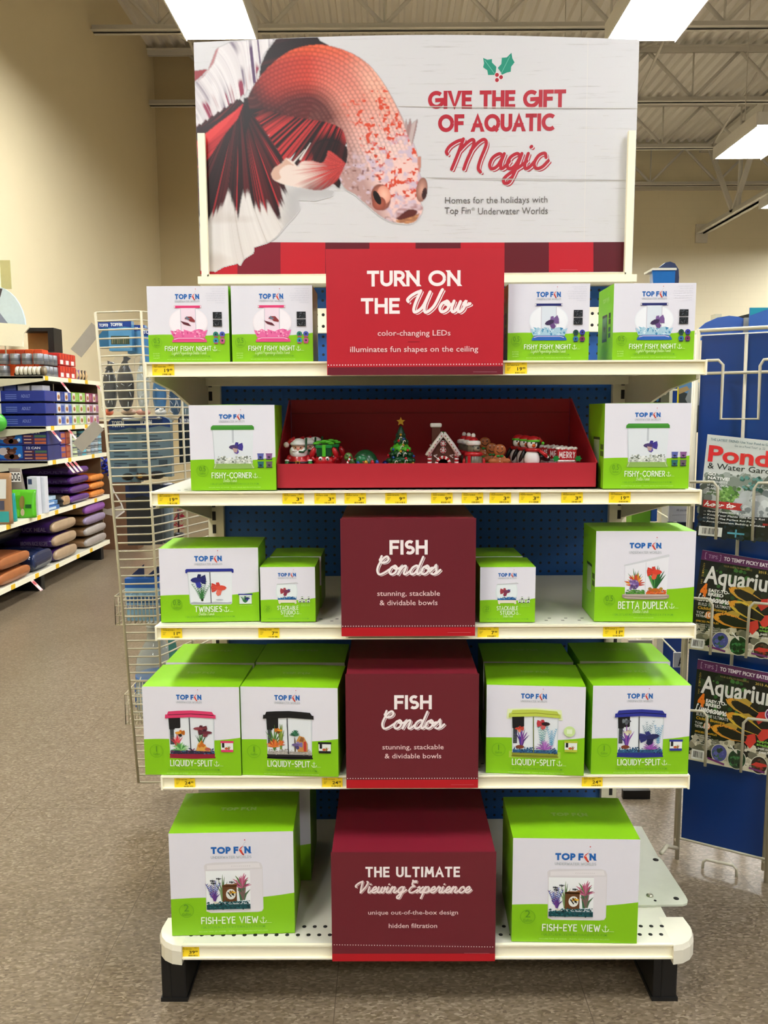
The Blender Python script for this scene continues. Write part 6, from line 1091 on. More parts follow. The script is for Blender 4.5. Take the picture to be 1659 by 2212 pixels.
m = MB(); c = at(352, 906, 2.7); m.tube([at(264, 906, 2.66), at(374, 908, 2.80)], .0045, mat('B9BAB2', .25, .6)); m.tube([at(340, 903, 2.70), at(384, 905, 2.9)], .004, mat('B9BAB2', .25, .6)); o = m.build('peg_hook', base=c); tag(o, 'steel double hook carrying the tall grey-blue packs', 'hook')
gD = 'bagged tubes behind the grid'
hang_pack('dark tube pack with blue header below the tall packs, left one', 276, 322, 1048, 1178, 2.74, '14264E', '20242A', .20, 0, None, .035, gD, txt=None, name='tube_pack'); hang_pack('dark tube pack with blue header below the tall packs, right one', 312, 346, 1046, 1176, 2.76, '18294A', '33393F', .2, 0, None, .035, gD, name='tube_pack')
t = thing('tube_pack', 'grey translucent tube pack beside the pink plant', 'package', (at(357, 1178, 2.80).x, 2.82, at(357, 1178, 2.80).z), gD); m = MB(); m.tube([at(357, 1172, 2.82), at(355, 1060, 2.82)], .018, mat('7E8E98', .25), 12); m.tube([at(369, 1172, 2.83), at(367, 1060, 2.83)], .011, mat('97A6AE', .25), 12); m.build('tube', t); m = MB(); px_box(m, 346, 376, 1048, 1066, 2.80, .003, '2A3A6A'); m.build('header_card', t)
t = thing('plastic_plant', 'hot pink plastic plant with a black foot behind the grid', 'plant', (at(385, 1160, 2.88).x, 2.88, at(385, 1160, 2.88).z)); m = MB(); r = random.Random(3); pk = mat('C4204E', .35, var=.3, scale=90)
for i in range(46): c = at(385+r.uniform(-9, 9), r.uniform(1088, 1142), 2.87+r.uniform(0, .03)); q = r.uniform(0, 6.3); d = Vector((math.cos(q)*.014, r.uniform(-.008, .008), math.sin(q)*.014)); m.add([c-d*.2+Vector((0,0,.003)), c+d, c-d*.2-Vector((0,0,.003)), c-d*.6], [(0,1,2),(0,2,3)], pk)
m.build('leaves', t); m = MB(); c = at(386, 1155, 2.88); m.ell(c, (.022, .02, .010), mat('141214', .4)); m.tube([c, at(385, 1100, 2.88)], .003, mat('3A1020')); m.build('foot', t)
def toy(px, py, w, h, Y, cols, label):
    c = at(px, py, Y); k = Y/FPX; t = thing('tank_toy', label, 'ornament', (c.x, Y, c.z-h*k/2), 'dark ornaments behind the grid'); m = MB(); m.ell(c, (w*k/2, .03, h*k/2), mat(cols[0], .35, var=.5, scale=60), 14, 8); m.build('body', t); m = MB(); m.ell(c+Vector((-w*k*.1, -.028, h*k*.05)), (w*k*.16, .008, h*k*.2), mat(cols[1], .4), 10, 6); m.build('marking', t)
toy(276, 1030, 24, 16, 2.70, ('15130F', '2A2620'), 'round black ornament below the tall packs'); toy(312, 1028, 40, 20, 2.74, ('3A2216', 'D8A02E'), 'brown ornament with a yellow fleck below the tall packs'); toy(338, 1026, 36, 18, 2.70, ('18120F', '5A3A2A'), 'dark hollow log ornament beside the second shelf'); toy(360, 1050, 50, 16, 2.85, ('1C2026', '3A4048'), 'flat black ornament tucked behind the second shelf')
# lower baskets
def basket(label, px0, px1, py0, py1, Y, dep):
    a, b = at(px0, py1, Y), at(px1, py0, Y); t = thing('wire_basket', label, 'basket', ((a.x+b.x)/2, Y, a.z)); m = MB(); r = .0016
    for y in (Y, Y+dep):
        for q in range(4): z = a.z+(b.z-a.z)*q/3; m.tube([(a.x, y, z), (b.x, y, z)], r*1.3 if q in (0, 3) else r, wire, 5)
        n = 12
        for q in range(n+1): x = a.x+(b.x-a.x)*q/n; m.tube([(x, y, a.z), (x, y, b.z)], r, wire, 5)
    for x in (a.x, b.x):
        for q in range(4): z = a.z+(b.z-a.z)*q/3; m.tube([(x, Y, z), (x, Y+dep, z)], r*1.3 if q in (0, 3) else r, wire, 5)
        for q in range(5): y = Y+dep*q/4; m.tube([(x, y, a.z), (x, y, b.z)], r, wire, 5)
    for q in range(9): x = a.x+(b.x-a.x)*q/8; m.tube([(x, Y, a.z), (x, Y+dep, a.z)], r, wire, 5)
    m.build('wire_mesh', t); m = MB()
    for x in (a.x+.01, b.x-.01): m.tube([(x, Y+dep, b.z), (x, 2.953 if x > -.6 else Y+dep+.02, b.z+.01)], .002, wire, 5)
    m.build('hook', t); return a, b
basket('small wire basket holding two blue cartridge boxes', 250, 346, 1288, 1350, 2.64, .14)
basket('lower wire basket half hidden behind the pink-lidded tank box', 272, 352, 1500, 1565, 2.64, .13)
def cart(label, px0, px1, Y, ):
    a, b = at(px0, 1341, Y), at(px1, 1250, Y); m = MB(); w = b.x-a.x; h = b.z-a.z; m.box(a.x, b.x, Y, Y+.06, a.z, b.z, mat('1656A4', .35)); o = m.build('cartridge_box', base=((a.x+b.x)/2, Y, a.z)); tag(o, label, 'box', 'cartridge boxes in the basket')
    A = Art(); A.rect(a.x, b.x, a.z, a.z+h*.78, '8FB9D4'); A.up(); A.rect(a.x+w*.02, b.x-w*.02, a.z+h*.42, a.z+h*.58, '3A5E8A'); A.type('Filter Cartridges', a.x+w*.06, a.x+w*.8, a.z+h*.62, a.z+h*.68, '1E3A6A'); A.up(); A.rect(a.x+w*.06, a.x+w*.8, a.z+h*.27, a.z+h*.38, '1E4A96'); A.up(); A.type('SIZE SMALL', a.x+w*.12, a.x+w*.74, a.z+h*.30, a.z+h*.35, 'E4EEF6', .01); A.type('2 pack', a.x+w*.3, a.x+w*.6, a.z+h*.06, a.z+h*.10, '3A5A7A'); A.build('printed_front', o, lambda x, z, l: (x, Y-.0006-l, z), .35)
    t = MB(); t.prism([(a.x+w*.1, b.z), (b.x, b.z), (b.x, b.z+h*.30)], lambda x, z, q: (x, q, z), Y+.03, Y+.034, mat('14264E', .3)); t.build('hang_tab', o)
cart('blue cartridge box in the wire basket, left one', 273, 306, 2.67); cart('blue cartridge box in the wire basket, right one beside the third shelf', 308, 343, 2.66)
t = thing('water_bottle', 'large clear jug with blue band behind the pink-lidded tank box', 'bottle', (at(338, 1545, 2.86).x, 2.88, at(338, 1545, 2.86).z)); c = WL[t.name]; k = 2.86/FPX; pb = mat('9DB0B0', .08, alpha=.45, var=0, spec=.7)
m = MB(); m.lathe((c.x, 2.88, c.z), [(.066,0),(.072,.01),(.072,.13),(.070,.15),(.072,.17),(.066,.21),(.045,.25),(.030,.275),(.026,.30),(.028,.302),(.028,.318),(.020,.322)], pb, 24); m.build('bottle_body', t); m = MB(); m.lathe((c.x, 2.88, c.z+.135), [(.0725,0),(.0735,.001),(.0735,.012),(.0725,.013)], mat('1E5A9E', .3), 24); m.lathe((c.x, 2.88, c.z+.03), [(.0725,0),(.0735,.001),(.0735,.085),(.0725,.086)], mat('8AA0AC', .3), 24); m.box(c.x-.074, c.x-.070, 2.86, 2.90, c.z+.03, c.z+.115, mat('1E4A9A')); m.build('label_band', t); m = MB(); m.lathe((c.x, 2.88, c.z+.322), [(.029,0),(.030,.002),(.030,.026),(.026,.030)], mat('C4CCCC', .3), 18); m.build('cap', t)
m = MB(); V = [at(361, 1358, 2.80), at(374, 1355, 2.80), at(386, 1428, 2.80), at(366, 1428, 2.80)]; m.add([v for v in V]+[v+Vector((0, .004, 0)) for v in V], [(0,1,2,3),(7,6,5,4),(0,4,5,1),(1,5,6,2),(2,6,7,3),(3,7,4,0)], mat('4E9A98', .35)); o = m.build('hang_tag', base=V[0]); tag(o, 'teal paper tag hanging beside the clear jug', 'tag')
# grey plastic arms sticking out to the left of the grid
for (pa, pb_, lb) in (((209, 706), (165, 764), 'grey plastic flag strip sloping down left from the top of the grid'), ((214, 918), (168, 968), 'grey plastic flag strip sloping down left beside the can shelves')):
    a, b = at(*pa, 2.56), at(*pb_, 2.56); d = (b-a).normalized(); n_ = Vector((-d.z, 0, d.x))*.020; m = MB(); m.add([p+o_ for o_ in (Vector(), Vector((0, .002, 0))) for p in (a+n_, a-n_, b-n_*1.1, b+n_*.9)], [(0,1,2,3),(7,6,5,4),(0,4,5,1),(1,5,6,2),(2,6,7,3),(3,7,4,0)], mat('A9A296', .3, alpha=.9)); o = m.build('plastic_strip', base=a); tag(o, lb, 'plastic strip', 'grey strips on the wire grid')
# ------------------------------------------------------------------ pet food aisle along the left wall
FX = -2.72; BX = -3.215
ais = thing('aisle_shelving', 'cream aisle shelving along the left wall, stocked with cans and bags', 'shelving unit', (-2.95, 7, 0))
lv = [(1.690, 6.64, 8.02), (1.292, 6.64, 8.02), (1.016, 6.64, 8.02), (.606, 5.0, 8.05), (.165, 5.0, 8.0)]
for z, ya, yb in lv:
    m = MB(); m.box(BX, FX-.01, ya, yb, z-.02, z, white_deck); m.prism([(FX-.01, z-.002), (FX-.01, z-.04), (BX, z-.10), (BX, z-.002)], lambda a, b, t: (a, t, b), ya, ya+.006, cream2)
    s = m.build('shelf', ais); m = MB(); m.box(FX-.01, FX, ya, yb, z-.036, z+.0004, cream); m.build('price_rail', s)
    m = MB(); n = int((yb-ya)*2.6); r = random.Random(int(z*100))
    for i in range(n): y = ya+.06+(yb-ya-.15)*(i+r.uniform(-.25, .25))/n; m.box(FX, FX+.003, y, y+.06, z-.034, z+.001, mat('F2C21E', .45))
    m.build('yellow_tickets', s)['kind'] = 'stuff'
m = MB(); m.box(BX, BX+.02, 5.0, 8.0, .1, 1.69, mat('2A2620', .7)); m.build('back_panel', ais)
for y in (5.3, 6.42, 7.8): m = MB(); m.rbox(BX, FX-.02, y, y+.07, 0, .129, black, .005); m.build('base_foot', ais)
m = MB(); m.box(BX+.03, FX-.05, 7.98, 7.99, .12, 1.69, mat('6E5A40', .7)); m.build('end_panel', ais)
def Ypx(px): return atX(px, 1000, FX).y
def bx(name, label, x0, x1, y0, y1, z0, z1, col, cat='box', group=None, art=None, rough=.4, r=.004):
    m = MB(); m.rbox(x0, x1, y0, y1, z0, z1, mat(col, rough, var=.08, scale=20), r, 1); o = m.build(name, base=((x0+x1)/2, (y0+y1)/2, z0)); tag(o, label, cat, group)
    if art:
        for face, fn in art:
            A = Art(); fn(A)
            if face == 'end': A.build('printed_end', o, lambda a, b, l: (x0+a*(x1-x0), y0-.0008-l, z0+b*(z1-z0)))
            else: A.build('printed_front', o, lambda a, b, l: (x1+.0008+l, y0+a*(y1-y0), z0+b*(z1-z0)))
    return o
ORD = ['first', 'second', 'third', 'fourth', 'fifth', 'sixth', 'seventh', 'eighth', 'ninth', 'tenth']
# --- top shelf: grey cans, a row of cups on their sides, red packs, chew treats
z0 = 1.691; gcan = mat('8E9094', .3, .55, var=.25, scale=30); gC_ = 'grey cans on the top aisle shelf'
def canthing(x, y, z, label, r=.041, h=.082, body=gcan, lidm=None, group=gC_, name='food_can', cat='can'):
    t = thing(name, label, cat, (x, y, z), group); m = MB(); m.lathe((x, y, z), [(r*.94,0),(r,.003),(r,h-.004),(r*.94,h)], body, 16); m.build('can_body', t); m = MB(); m.lathe((x, y, z+h), [(r*.93,-.001),(r*.95,.001),(r*.85,.0015)], lidm or mat('B9BABC', .25, .7), 16); m.build('lid', t)
    m = MB(); m.lathe((x, y, z+h*.3), [(r*1.004,0),(r*1.006,.001),(r*1.006,h*.25),(r*1.004,h*.26)], mat('5E6064', .4), 16); m.build('label_band', t); return t
for lay in (0, 1):
    w = ('lower', 'upper')[lay]
    for i in range(5 if lay else 2): canthing(BX+.06+.092*i, 6.71, z0+lay*.094, 'grey food can, %s layer, %s from the wall at the shelf end' % (w, ORD[i]))
    for i in range(3): canthing(FX-.06, 6.80+.083*i, z0+lay*.094, 'grey food can, %s layer, %s back along the shelf front' % (w, ORD[i]))
for i in range(7):
    x = FX-.215+.034*i; t = thing('food_cup', 'cream food cup on its side at the shelf corner, %s from the left' % ORD[i], 'cup', (x, 6.665, z0+.030), 'cream cups on their sides'); m = MB(); m.lathe((x-.013, 6.665, z0+.038), [(.032,0),(.037,.003),(.037,.022),(.033,.026)], mat('E4DFCC', .4) if i < 6 else mat('6A5A44', .4, var=.6, scale=60), 16, axis='x'); m.build('cup_body', t); m = MB(); m.lathe((x+.013, 6.665, z0+.038), [(.031,0),(.031,.0016)], mat('9A8E74', .4), 16, axis='x'); m.build('lid', t)
m = MB(); m.box(FX-.24, FX-.002, 6.645, 6.705, z0, z0+.002, black); m.box(FX-.24, FX-.002, 6.643, 6.646, z0, z0+.022, black); o = m.build('cup_tray', base=(FX-.12, 6.67, z0)); tag(o, 'black tray under the row of cream cups', 'tray')
for i in range(5): y0 = 6.90+.01*i; bx('treat_box', 'orange treat box on top of the grey cans, %s from the wall' % ORD[i], BX+.03+.075*i, BX+.10+.075*i, 6.86, 6.98, z0, z0+.222, ('D8481E', 'E0561E')[i % 2], 'box', 'orange treat boxes on the cans', r=.003)
def red_front(A): A.rect(.05, .62, .08, .42, 'EEE8E4'); A.up(); [A.ellipse(.1+.3*i, .72, .12, .22, c, 12) for i, c in enumerate(('E0481E', 'C22A2A', 'E0481E'))]
for lay in (0, 1):
    for i in range(3): y = Ypx(142)+.015+.12*i; bx('red_food_pack', 'red food pack right of the grey cans, %s layer, %s along' % (('lower', 'upper')[lay], ORD[i]), FX-.16, FX-.012, y, y+.112, z0+lay*.105, z0+lay*.105+.10, 'BE2A26', 'pack', 'red food packs on the top aisle shelf', [('front', red_front)])
for i in range(4):
    y = Ypx(186)+.075*i; t = thing('chew_treat', '%s twisted chew treat at the far end of the top aisle shelf' % ('purple-tipped', 'second purple-tipped', 'striped dark', 'second striped dark')[i], 'treat', (FX-.06, y, z0), 'twisted chews'); m = MB()
    for k in range(4): q = k*1.57; m.tube([(FX-.06, y, z0), (FX-.06+.02*math.cos(q), y+.02*math.sin(q), z0+.04), (FX-.06+.012*math.cos(q+1), y+.012*math.sin(q+1), z0+.088)], [.012, .013, .006], mat(('7A5A86', '7A5A86', '3A3026', '3A3026')[i] if k % 2 else 'C8A878', .5), 8)
    m.build('twist', t)
# --- second shelf: three layers of blue cases and small packs
z0 = 1.293
def case_end(A): A.rect(0, .22, 0, 1, 'E8E4DC'); A.up(); A.ellipse(.06, .55, .05, .36, 'D88A3A', 12); A.ellipse(.16, .4, .03, .22, '9A8A74', 10); A.up(); A.line([(.11, .35), (.13, .75)], .02, '1E1E22', None); [A.rect(.30, .50, .22+.18*i, .30+.18*i, '6A7AC0') for i in range(3)]; A.type('ADULT', .58, .74, .35, .65, '7E8CC8', .02)
def pack_front(c2):
    def f(A): A.rect(.08, .50, .10, .92, 'E8E2DA'); A.up(); A.ellipse(.30, .45, .16, .24, 'B8763A', 12); A.up(); A.ellipse(.34, .40, .07, .12, '5E4A3A', 8); A.rect(.56, .95, .2, .8, c2)
    return f
for lay in range(3):
    z = z0+lay*.099; w = ('bottom', 'middle', 'top')[lay]
    bx('can_case', 'long blue case of cans at the near end, %s layer' % w, BX+.03, FX-.012, 6.66, 6.88, z, z+.084, '24358A', 'case', 'blue cases on the second aisle shelf', [('end', case_end)])
    for i, (c, c2) in enumerate((('2C4296', '4A62B4'), ('32489A', '5A70BC'), ('7FB03A', '9CC860'), ('86B648', 'A4CC70'), ('8A3050', 'B05A78'), ('843A5A', 'A86484'))):
        y = 6.89+.168*i
        if y < 7.9: bx('food_pack', '%s food pack, %s layer, %s from the blue case' % (('blue', 'blue', 'green', 'green', 'maroon', 'maroon')[i], w, ORD[i]), FX-.17, FX-.012, y, y+.158, z, z+.084, c if lay == 2 else ('8C9AC6', '8C9AC6', 'B4C49C', 'B4C49C', 'B09AA8', 'A890A0')[i], 'pack', 'small packs on the second aisle shelf', [('front', pack_front(c2))])
for i in range(4): bx('white_can_pack', 'white and blue pack on top of the cases, %s from the wall' % ORD[i], BX+.03+.11*i, BX+.125+.11*i, 6.70, 6.84, z0+.283, z0+.325, ('C8CCDA', '5A6AB0', 'D8D6D2', 'D0D2D8')[i], 'pack', 'packs on top of the blue cases', r=.003)
bx('blue_case', 'dark blue case deep under the top aisle shelf', BX+.03, BX+.2, 7.1, 7.5, z0, z0+.33, '16246A', 'case')
# --- third shelf: two big dog food cases, small packs, tubs of cans
z0 = 1.017
def big_end(A):
    A.rect(0, .52, 0, 1, '1E6AB8'); A.rect(.52, 1, 0, 1, '1E2868'); A.up(); A.poly([(0, 0), (.52, 0), (.52, .18), (.2, .1), (0, .2)], '1A2C74'); A.ellipse(.16, .62, .10, .26, 'C8B8B0', 16); A.up()
    for a, b, ra, rb in ((.31, .60, .09, .20), (.26, .28, .10, .20), (.36, .25, .10, .18), (.25, .80, .04, .10), (.38, .80, .04, .10)): A.ellipse(a, b, ra, rb, '5A3424', 14)
    A.up(); A.ellipse(.31, .52, .045, .09, '7E5440', 10); A.ellipse(.46, .35, .03, .11, 'C4D4E4', 12); A.type('12 CAN', .60, .86, .78, .93, 'E8E6E4', .02)
    for i in range(3): A.rect(.55, .74, .08+.22*i, .24+.22*i, '5E2620'); A.rect(.76, .98, .08+.22*i, .24+.22*i, ('B8623A', 'A8563A', '4A6A4A')[i])
    A.up(); [A.rect(.56, .70, .14+.22*i, .19+.22*i, 'D8B8A8') for i in range(3)]
for lay in (0, 1): bx('dog_food_case', 'blue twelve can case with a brown puppy picture, %s of the two' % ('lower', 'upper')[lay], BX+.06, FX-.012, 6.66, 6.92, z0+lay*.124, z0+lay*.124+.120, '1E2A70', 'case', 'twelve can cases', [('end', big_end)])
for lay in range(2):
    for i in range(2): y = 6.93+.11*i; bx('red_brown_pack', 'red-brown pack beside the twelve can cases, %s row, %s along' % (('lower', 'upper')[lay], ORD[i]), FX-.15, FX-.012, y, y+.105, z0+lay*.115, z0+lay*.115+.108, ('4A3E8A', '8E2E24')[i], 'pack', 'red-brown packs on the third aisle shelf', [('front', lambda A: (A.rect(.1, .9, .1, .42, 'A8563A'), A.rect(.1, .9, .55, .88, 'B86A4A')))])
t = thing('white_canister', 'white upright canister between the red packs and the can stacks', 'canister', (FX-.06, 7.19, z0)); m = MB(); m.lathe((FX-.06, 7.19, z0), [(.040,0),(.044,.004),(.044,.20),(.040,.206)], mat('D8DAD6', .4), 18); m.build('can_body', t); m = MB(); m.lathe((FX-.06, 7.19, z0+.206), [(.045,0),(.045,.012),(.040,.015)], mat('C8444A', .4), 18); m.build('lid', t)
for j, (y, col, nm) in enumerate(((7.29, 'B9C49A', 'pale green'), (7.40, '6A747A', 'slate'), (7.51, '5AA8B8', 'teal'), (7.62, 'A8A498', 'beige'), (7.72, '8A9AA4', 'grey-blue'), (7.82, '9AA0A0', 'grey'), (7.92, '7EA8B4', 'pale teal'))):
    for lay in range(3 if j in (1, 3) else 4): canthing(FX-.055, y, z0+lay*.056, '%s small can, %s from the bottom of its stack on the third aisle shelf' % (nm, ORD[lay]), .043, .052, mat(col, .35, .1, var=.3, scale=40), None, 'small can stacks')
# --- pillow bags on the two lower shelves
def pillow(m, x0, x1, y0, y1, z0, z1, mt, seed=0, ends=.35):
    r = random.Random(seed); nu, nv = 20, 16; V = []
    for i in range(nu+1):
        t = i/nu; s = 2*t-1; k = (1-abs(s)**5)**.55*(1-ends*.25)+.10*ends if abs(s) < 1 else .10
        for j in range(nv):
            q = 2*math.pi*j/nv; cy, cz = math.cos(q), math.sin(q); sy = math.copysign(abs(cy)**.45, cy); sz = math.copysign(abs(cz)**.7, cz)
            wr_ = 1+.035*math.sin(9*t*3.1+seed+j)*r.random()
            V.append((x0+(x1-x0)*t, (y0+y1)/2+(y1-y0)/2*sy*(1-.05*abs(s)**4), (z0+z1)/2+(z1-z0)/2*sz*k*wr_ if sz > 0 else (z0+z1)/2+(z1-z0)/2*sz*(k if abs(s) > .9 else max(k, .95))))
    F = [(i*nv+j, i*nv+(j+1) % nv, (i+1)*nv+(j+1) % nv, (i+1)*nv+j) for i in range(nu) for j in range(nv)]+[tuple(range(nv-1, -1, -1)), tuple(nu*nv+j for j in range(nv))]
    m.add(V, F, mt, True)
def bag(label, y0, y1, z0, z1, col, acc, group, txt=None, x1=FX-.02, L=.44, rough=.28, tcol='D8CDBE', name='food_bag'):
    t = thing(name, label, 'bag', ((x1-L/2), (y0+y1)/2, z0), group); m = MB(); pillow(m, x1-L, x1, y0, y1, z0, z1, mat(col, rough, var=.12, scale=14, bump=.5), int(y0*100+z0*50)); m.build('bag_body', t)
    if acc: m = MB(); pillow(m, x1-.03, x1+.006, y0+.005, y1-.005, z0+(z1-z0)*.12, z1-(z1-z0)*.10, mat(acc, rough, var=.2, scale=20), 3, 0); m.build('bag_end', t)
    if txt:
        A = Art(); A.type(txt, x1-L*.62, x1-.05, z0+(z1-z0)*.30, z0+(z1-z0)*.58, tcol, .015); A.build('printed_side', t, lambda a, b, l: (a, y0-.002-l, b))
    return t
z = .607
for i in range(4): bag('purple shiny bag, %s from the bottom of its stack on the lower shelf' % ORD[i], 7.10+.01*(i % 2), 7.56+.01*(i % 2), z+.082*i, z+.082*(i+1)-.002, '3A1E52', '5A2E7E', 'purple bags stacked on the lower aisle shelf', 'ADULT', rough=.22, tcol='4E3468')
for i in range(3): bag('orange shiny bag, %s from the bottom of its stack at the far end' % ORD[i], 7.60, 7.965, z+.075*i, z+.075*(i+1)-.002, 'D8702A', 'E08A3E', 'orange bags stacked on the lower aisle shelf', rough=.25)
def pouch(label, px0, px1, py0, py1, col, lean=0.0, art=None, dep=.05, name='treat_pouch', top=None, x=FX-.03):
    Y = atX((px0+px1)/2, 1000, x).y; a, b = at(px0, py1, Y), at(px1, py0, Y); w, h = b.x-a.x, b.z-a.z; zf = z+.002; t = thing(name, label, 'bag', ((a.x+b.x)/2, Y, zf), 'treat pouches on the lower aisle shelf'); m = MB(); h = b.z-zf; V = []; nu, nv = 8, 12
    for i in range(nu+1):
        q = i/nu; d = dep*(1-q**3)*.5+.003
        for j in range(nv): g = 2*math.pi*j/nv; cx_, cy_ = math.cos(g), math.sin(g); V.append(((a.x+b.x)/2+lean*q*h+w/2*math.copysign(abs(cx_)**.4, cx_)*(1-.06*math.sin(q*3.1)), Y+d*math.copysign(abs(cy_)**.6, cy_)+.02*q, zf+h*q))
    m.add(V, [(i*nv+j, i*nv+(j+1) % nv, (i+1)*nv+(j+1) % nv, (i+1)*nv+j) for i in range(nu) for j in range(nv)]+[tuple(range(nv-1, -1, -1)), tuple(nu*nv+j for j in range(nv))], mat(col, .3, var=.1, scale=20, bump=.3), True); m.build('pouch_body', t)
    if art:
        A = Art(); art(A)
        def fn(u, v, l): q = v; d = dep*(1-q**3)*.5+.003; return ((a.x+b.x)/2+lean*q*h+w*.9*(u-.5), Y-d-.004-l*2+.02*q, zf+h*q)
        A.build('printed_front', t, fn)
    return t
pouch('brown paper pouch with white and teal panels at the left edge', -14, 22, 1022, 1128, 'A07A54', 0, lambda A: (A.rect(.1, .8, .5, .88, 'DCDCD4'), A.rect(.05, .95, .04, .25, '2E9A94'), A.rect(.1, .7, .28, .46, '4A4A5A')))
pouch('teal pouch standing beside the green pouch', 13, 33, 1066, 1122, '149490', -.05, lambda A: A.rect(.3, .7, .2, .7, '0E5E66'))
pouch('bright green pouch with round picture on the lower aisle shelf', 26, 76, 1058, 1112, '58B81E', 0, lambda A: (A.rect(0, .35, .05, .95, '6ACA2A'), A.ellipse(.47, .55, .12, .24, '8A7A3A', 14), A.up(), A.ellipse(.5, .2, .09, .13, 'C8B890', 12), A.rect(.62, .9, .35, .48, '1E5A1E')))
pouch('grey patterned pouch leaning behind the green pouch', 36, 60, 1012, 1082, '7A7064', -.16, lambda A: (A.rect(.05, .95, .72, .92, 'E4E0D8'), A.up(), A.type('DOG', .12, .88, .75, .90, '2A2620', .03), A.rect(.2, .8, .2, .55, 'A09688')), x=FX-.09)
for i, (pa, pb_) in enumerate(((62, 79), (79, 95))):
    Y = 6.43+.08*i; a, b = at(pa, 1105, Y), at(pb_, 1030, Y); bx('white_carton', 'tall white carton with blue print on the lower aisle shelf, %s one' % ('left', 'right')[i], a.x, b.x, Y, Y+.07, z+.001, b.z, 'D8DAE0', 'box', 'tall white cartons', [('end', lambda A: (A.rect(.1, .5, .80, .94, '3A4A6A'), A.rect(.25, .6, .08, .5, '5A6E96')))], r=.002)
for i in range(3): y = 6.62+.04*i; bx('flat_blue_box', 'flat blue and white box lying on the lower aisle shelf, %s from the bottom' % ORD[i], FX-.30, FX-.02-.03*i, y, y+.24, z+.002+.034*i, z+.034+.034*i, ('3A6AA8', '5E8AB8', 'A8C0D0')[i], 'box', 'flat blue boxes', [('front', lambda A: A.rect(.1, .7, .2, .8, 'C8D8E4'))], r=.002)
bag('black and tan bag with a blue spot lying before the purple stack', 6.95, 7.09, z+.002, z+.10, '2A241E', 'B8946A', None, None, L=.3)
z = .166
for i in range(3): bag('purple and beige bag, %s from the bottom of its stack on the base shelf' % ORD[i], 6.68+.02*(2-i), 7.20, z+.118*i, z+.118*(i+1)-.003, '3C1E5C', 'B49A7C', 'purple and beige bags on the base shelf', ('DUCK MEAL & BROWN RICE RECIPE', 'BROWN RICE RECIPE', 'DUCK MEAL')[i], tcol='8A7A94')
bag('dark navy shiny bag in front of the purple and beige stack', 6.28, 6.66, z, z+.17, '141E38', '1E2C50', None, None, rough=.18)
for i in range(2): bag('brown and white bag at the left edge of the base shelf, %s one' % ('lower', 'upper')[i], 5.72, 6.24, z+.11*i, z+.11*(i+1)-.003, '8E5230', 'A86438', 'brown bags on the base shelf', None, rough=.3)
for i in range(4): bag('tan and violet bag, %s from the bottom, far end of the base shelf' % ORD[i], 7.42, 7.965, z+.10*i, z+.10*(i+1)-.003, '7A5A38', ('A8A098', 'B0A8A0', '9A8AA8', '9A5AB4')[i], 'tan and violet bags on the base shelf', None, rough=.35)
bag('black bag deep on the base shelf behind the brown bags', 5.75, 6.6, z+.24, z+.36, '161412', None, None, 'DOG', x1=FX-.22, L=.23, tcol='4A4844')
# pink and white flags hanging from the rails
for i, (px, py, zz) in enumerate(((128, 822, 1.69), (108, 930, 1.292), (144, 925, 1.292), (180, 920, 1.292), (138, 996, 1.016), (147, 993, 1.016), (156, 990, 1.016), (65, 1262, .165), (205, 823, 1.69))):
    y = atX(px, py, FX).y; m = MB(); V = [Vector((FX+.004, y, zz-.034)), Vector((FX+.004, y+.05, zz-.034)), Vector((FX+.05, y+.11, zz-.125)), Vector((FX+.05, y+.06, zz-.125))]; m.add(V+[v+Vector((.001, 0, 0)) for v in V], [(0,1,2,3),(7,6,5,4),(0,4,5,1),(1,5,6,2),(2,6,7,3),(3,7,4,0)], mat('E8C4C0', .5)); o = m.build('shelf_flag', base=V[0]); tag(o, 'pink and white paper flag hanging under the %s aisle shelf rail, %s along' % ({1.69: 'top', 1.292: 'second', 1.016: 'third', .165: 'base'}[zz], ORD[(0, 0, 1, 2, 0, 1, 2, 0, 1)[i]]), 'flag', 'paper flags under the aisle shelves')
    A = Art(); A.ellipse(.5, .28, .32, .20, 'F6F2F0', 12); A.rect(.1, .9, .6, .9, 'C8505A'); A.build('printed_front', o, lambda a, b, l: tuple(V[0]*(1-a)*b+V[1]*a*b+V[2]*a*(1-b)+V[3]*(1-a)*(1-b)+Vector((.0018+l, 0, 0))))
# what stands on top of the aisle shelving
t = thing('header_valance', 'curved cream header valance on top of the near end of the aisle shelving', 'shelf header', (-3.0, 6.7, 1.92)); a, b = at(0, 757, 6.62), at(62, 722, 6.62)
m = MB(); pr = [(BX, 1.935), (-2.86, 1.915), (-2.86, 1.955), (-2.845, 2.02), (-2.80, 2.068), (-2.795, 2.082), (BX, 2.115)]; m.prism(pr, lambda x, z_, q: (x, q, z_), 6.60, 6.62, cream); m.build('panel', t); m = MB(); m.box(BX+.004, BX+.03, 6.62, 6.64, 1.6915, 1.94, cream2); m.build('support', t)
t = thing('display_crate', 'open black-framed brown crate lying on top of the aisle shelving', 'crate', (-2.95, 7.2, 1.95)); cr = mat('121010', .5); m = MB(); m.box(-3.12, -2.83, 7.15, 7.33, 2.085, 2.115, cr); m.box(-2.88, -2.83, 7.15, 7.33, 1.93, 2.085, cr); m.box(-3.12, -2.83, 7.15, 7.33, 1.915, 1.93, cr); m.build('frame', t); m = MB(); m.box(-3.12, -2.86, 7.31, 7.33, 1.93, 2.085, mat('A8783E', .6, var=.1)); m.build('back_board', t); m = MB(); [m.box(x, x+.02, 7.28, 7.3, 1.6925, 1.915, cr) for x in (-3.1, -2.93)]; m.build('stand', t)
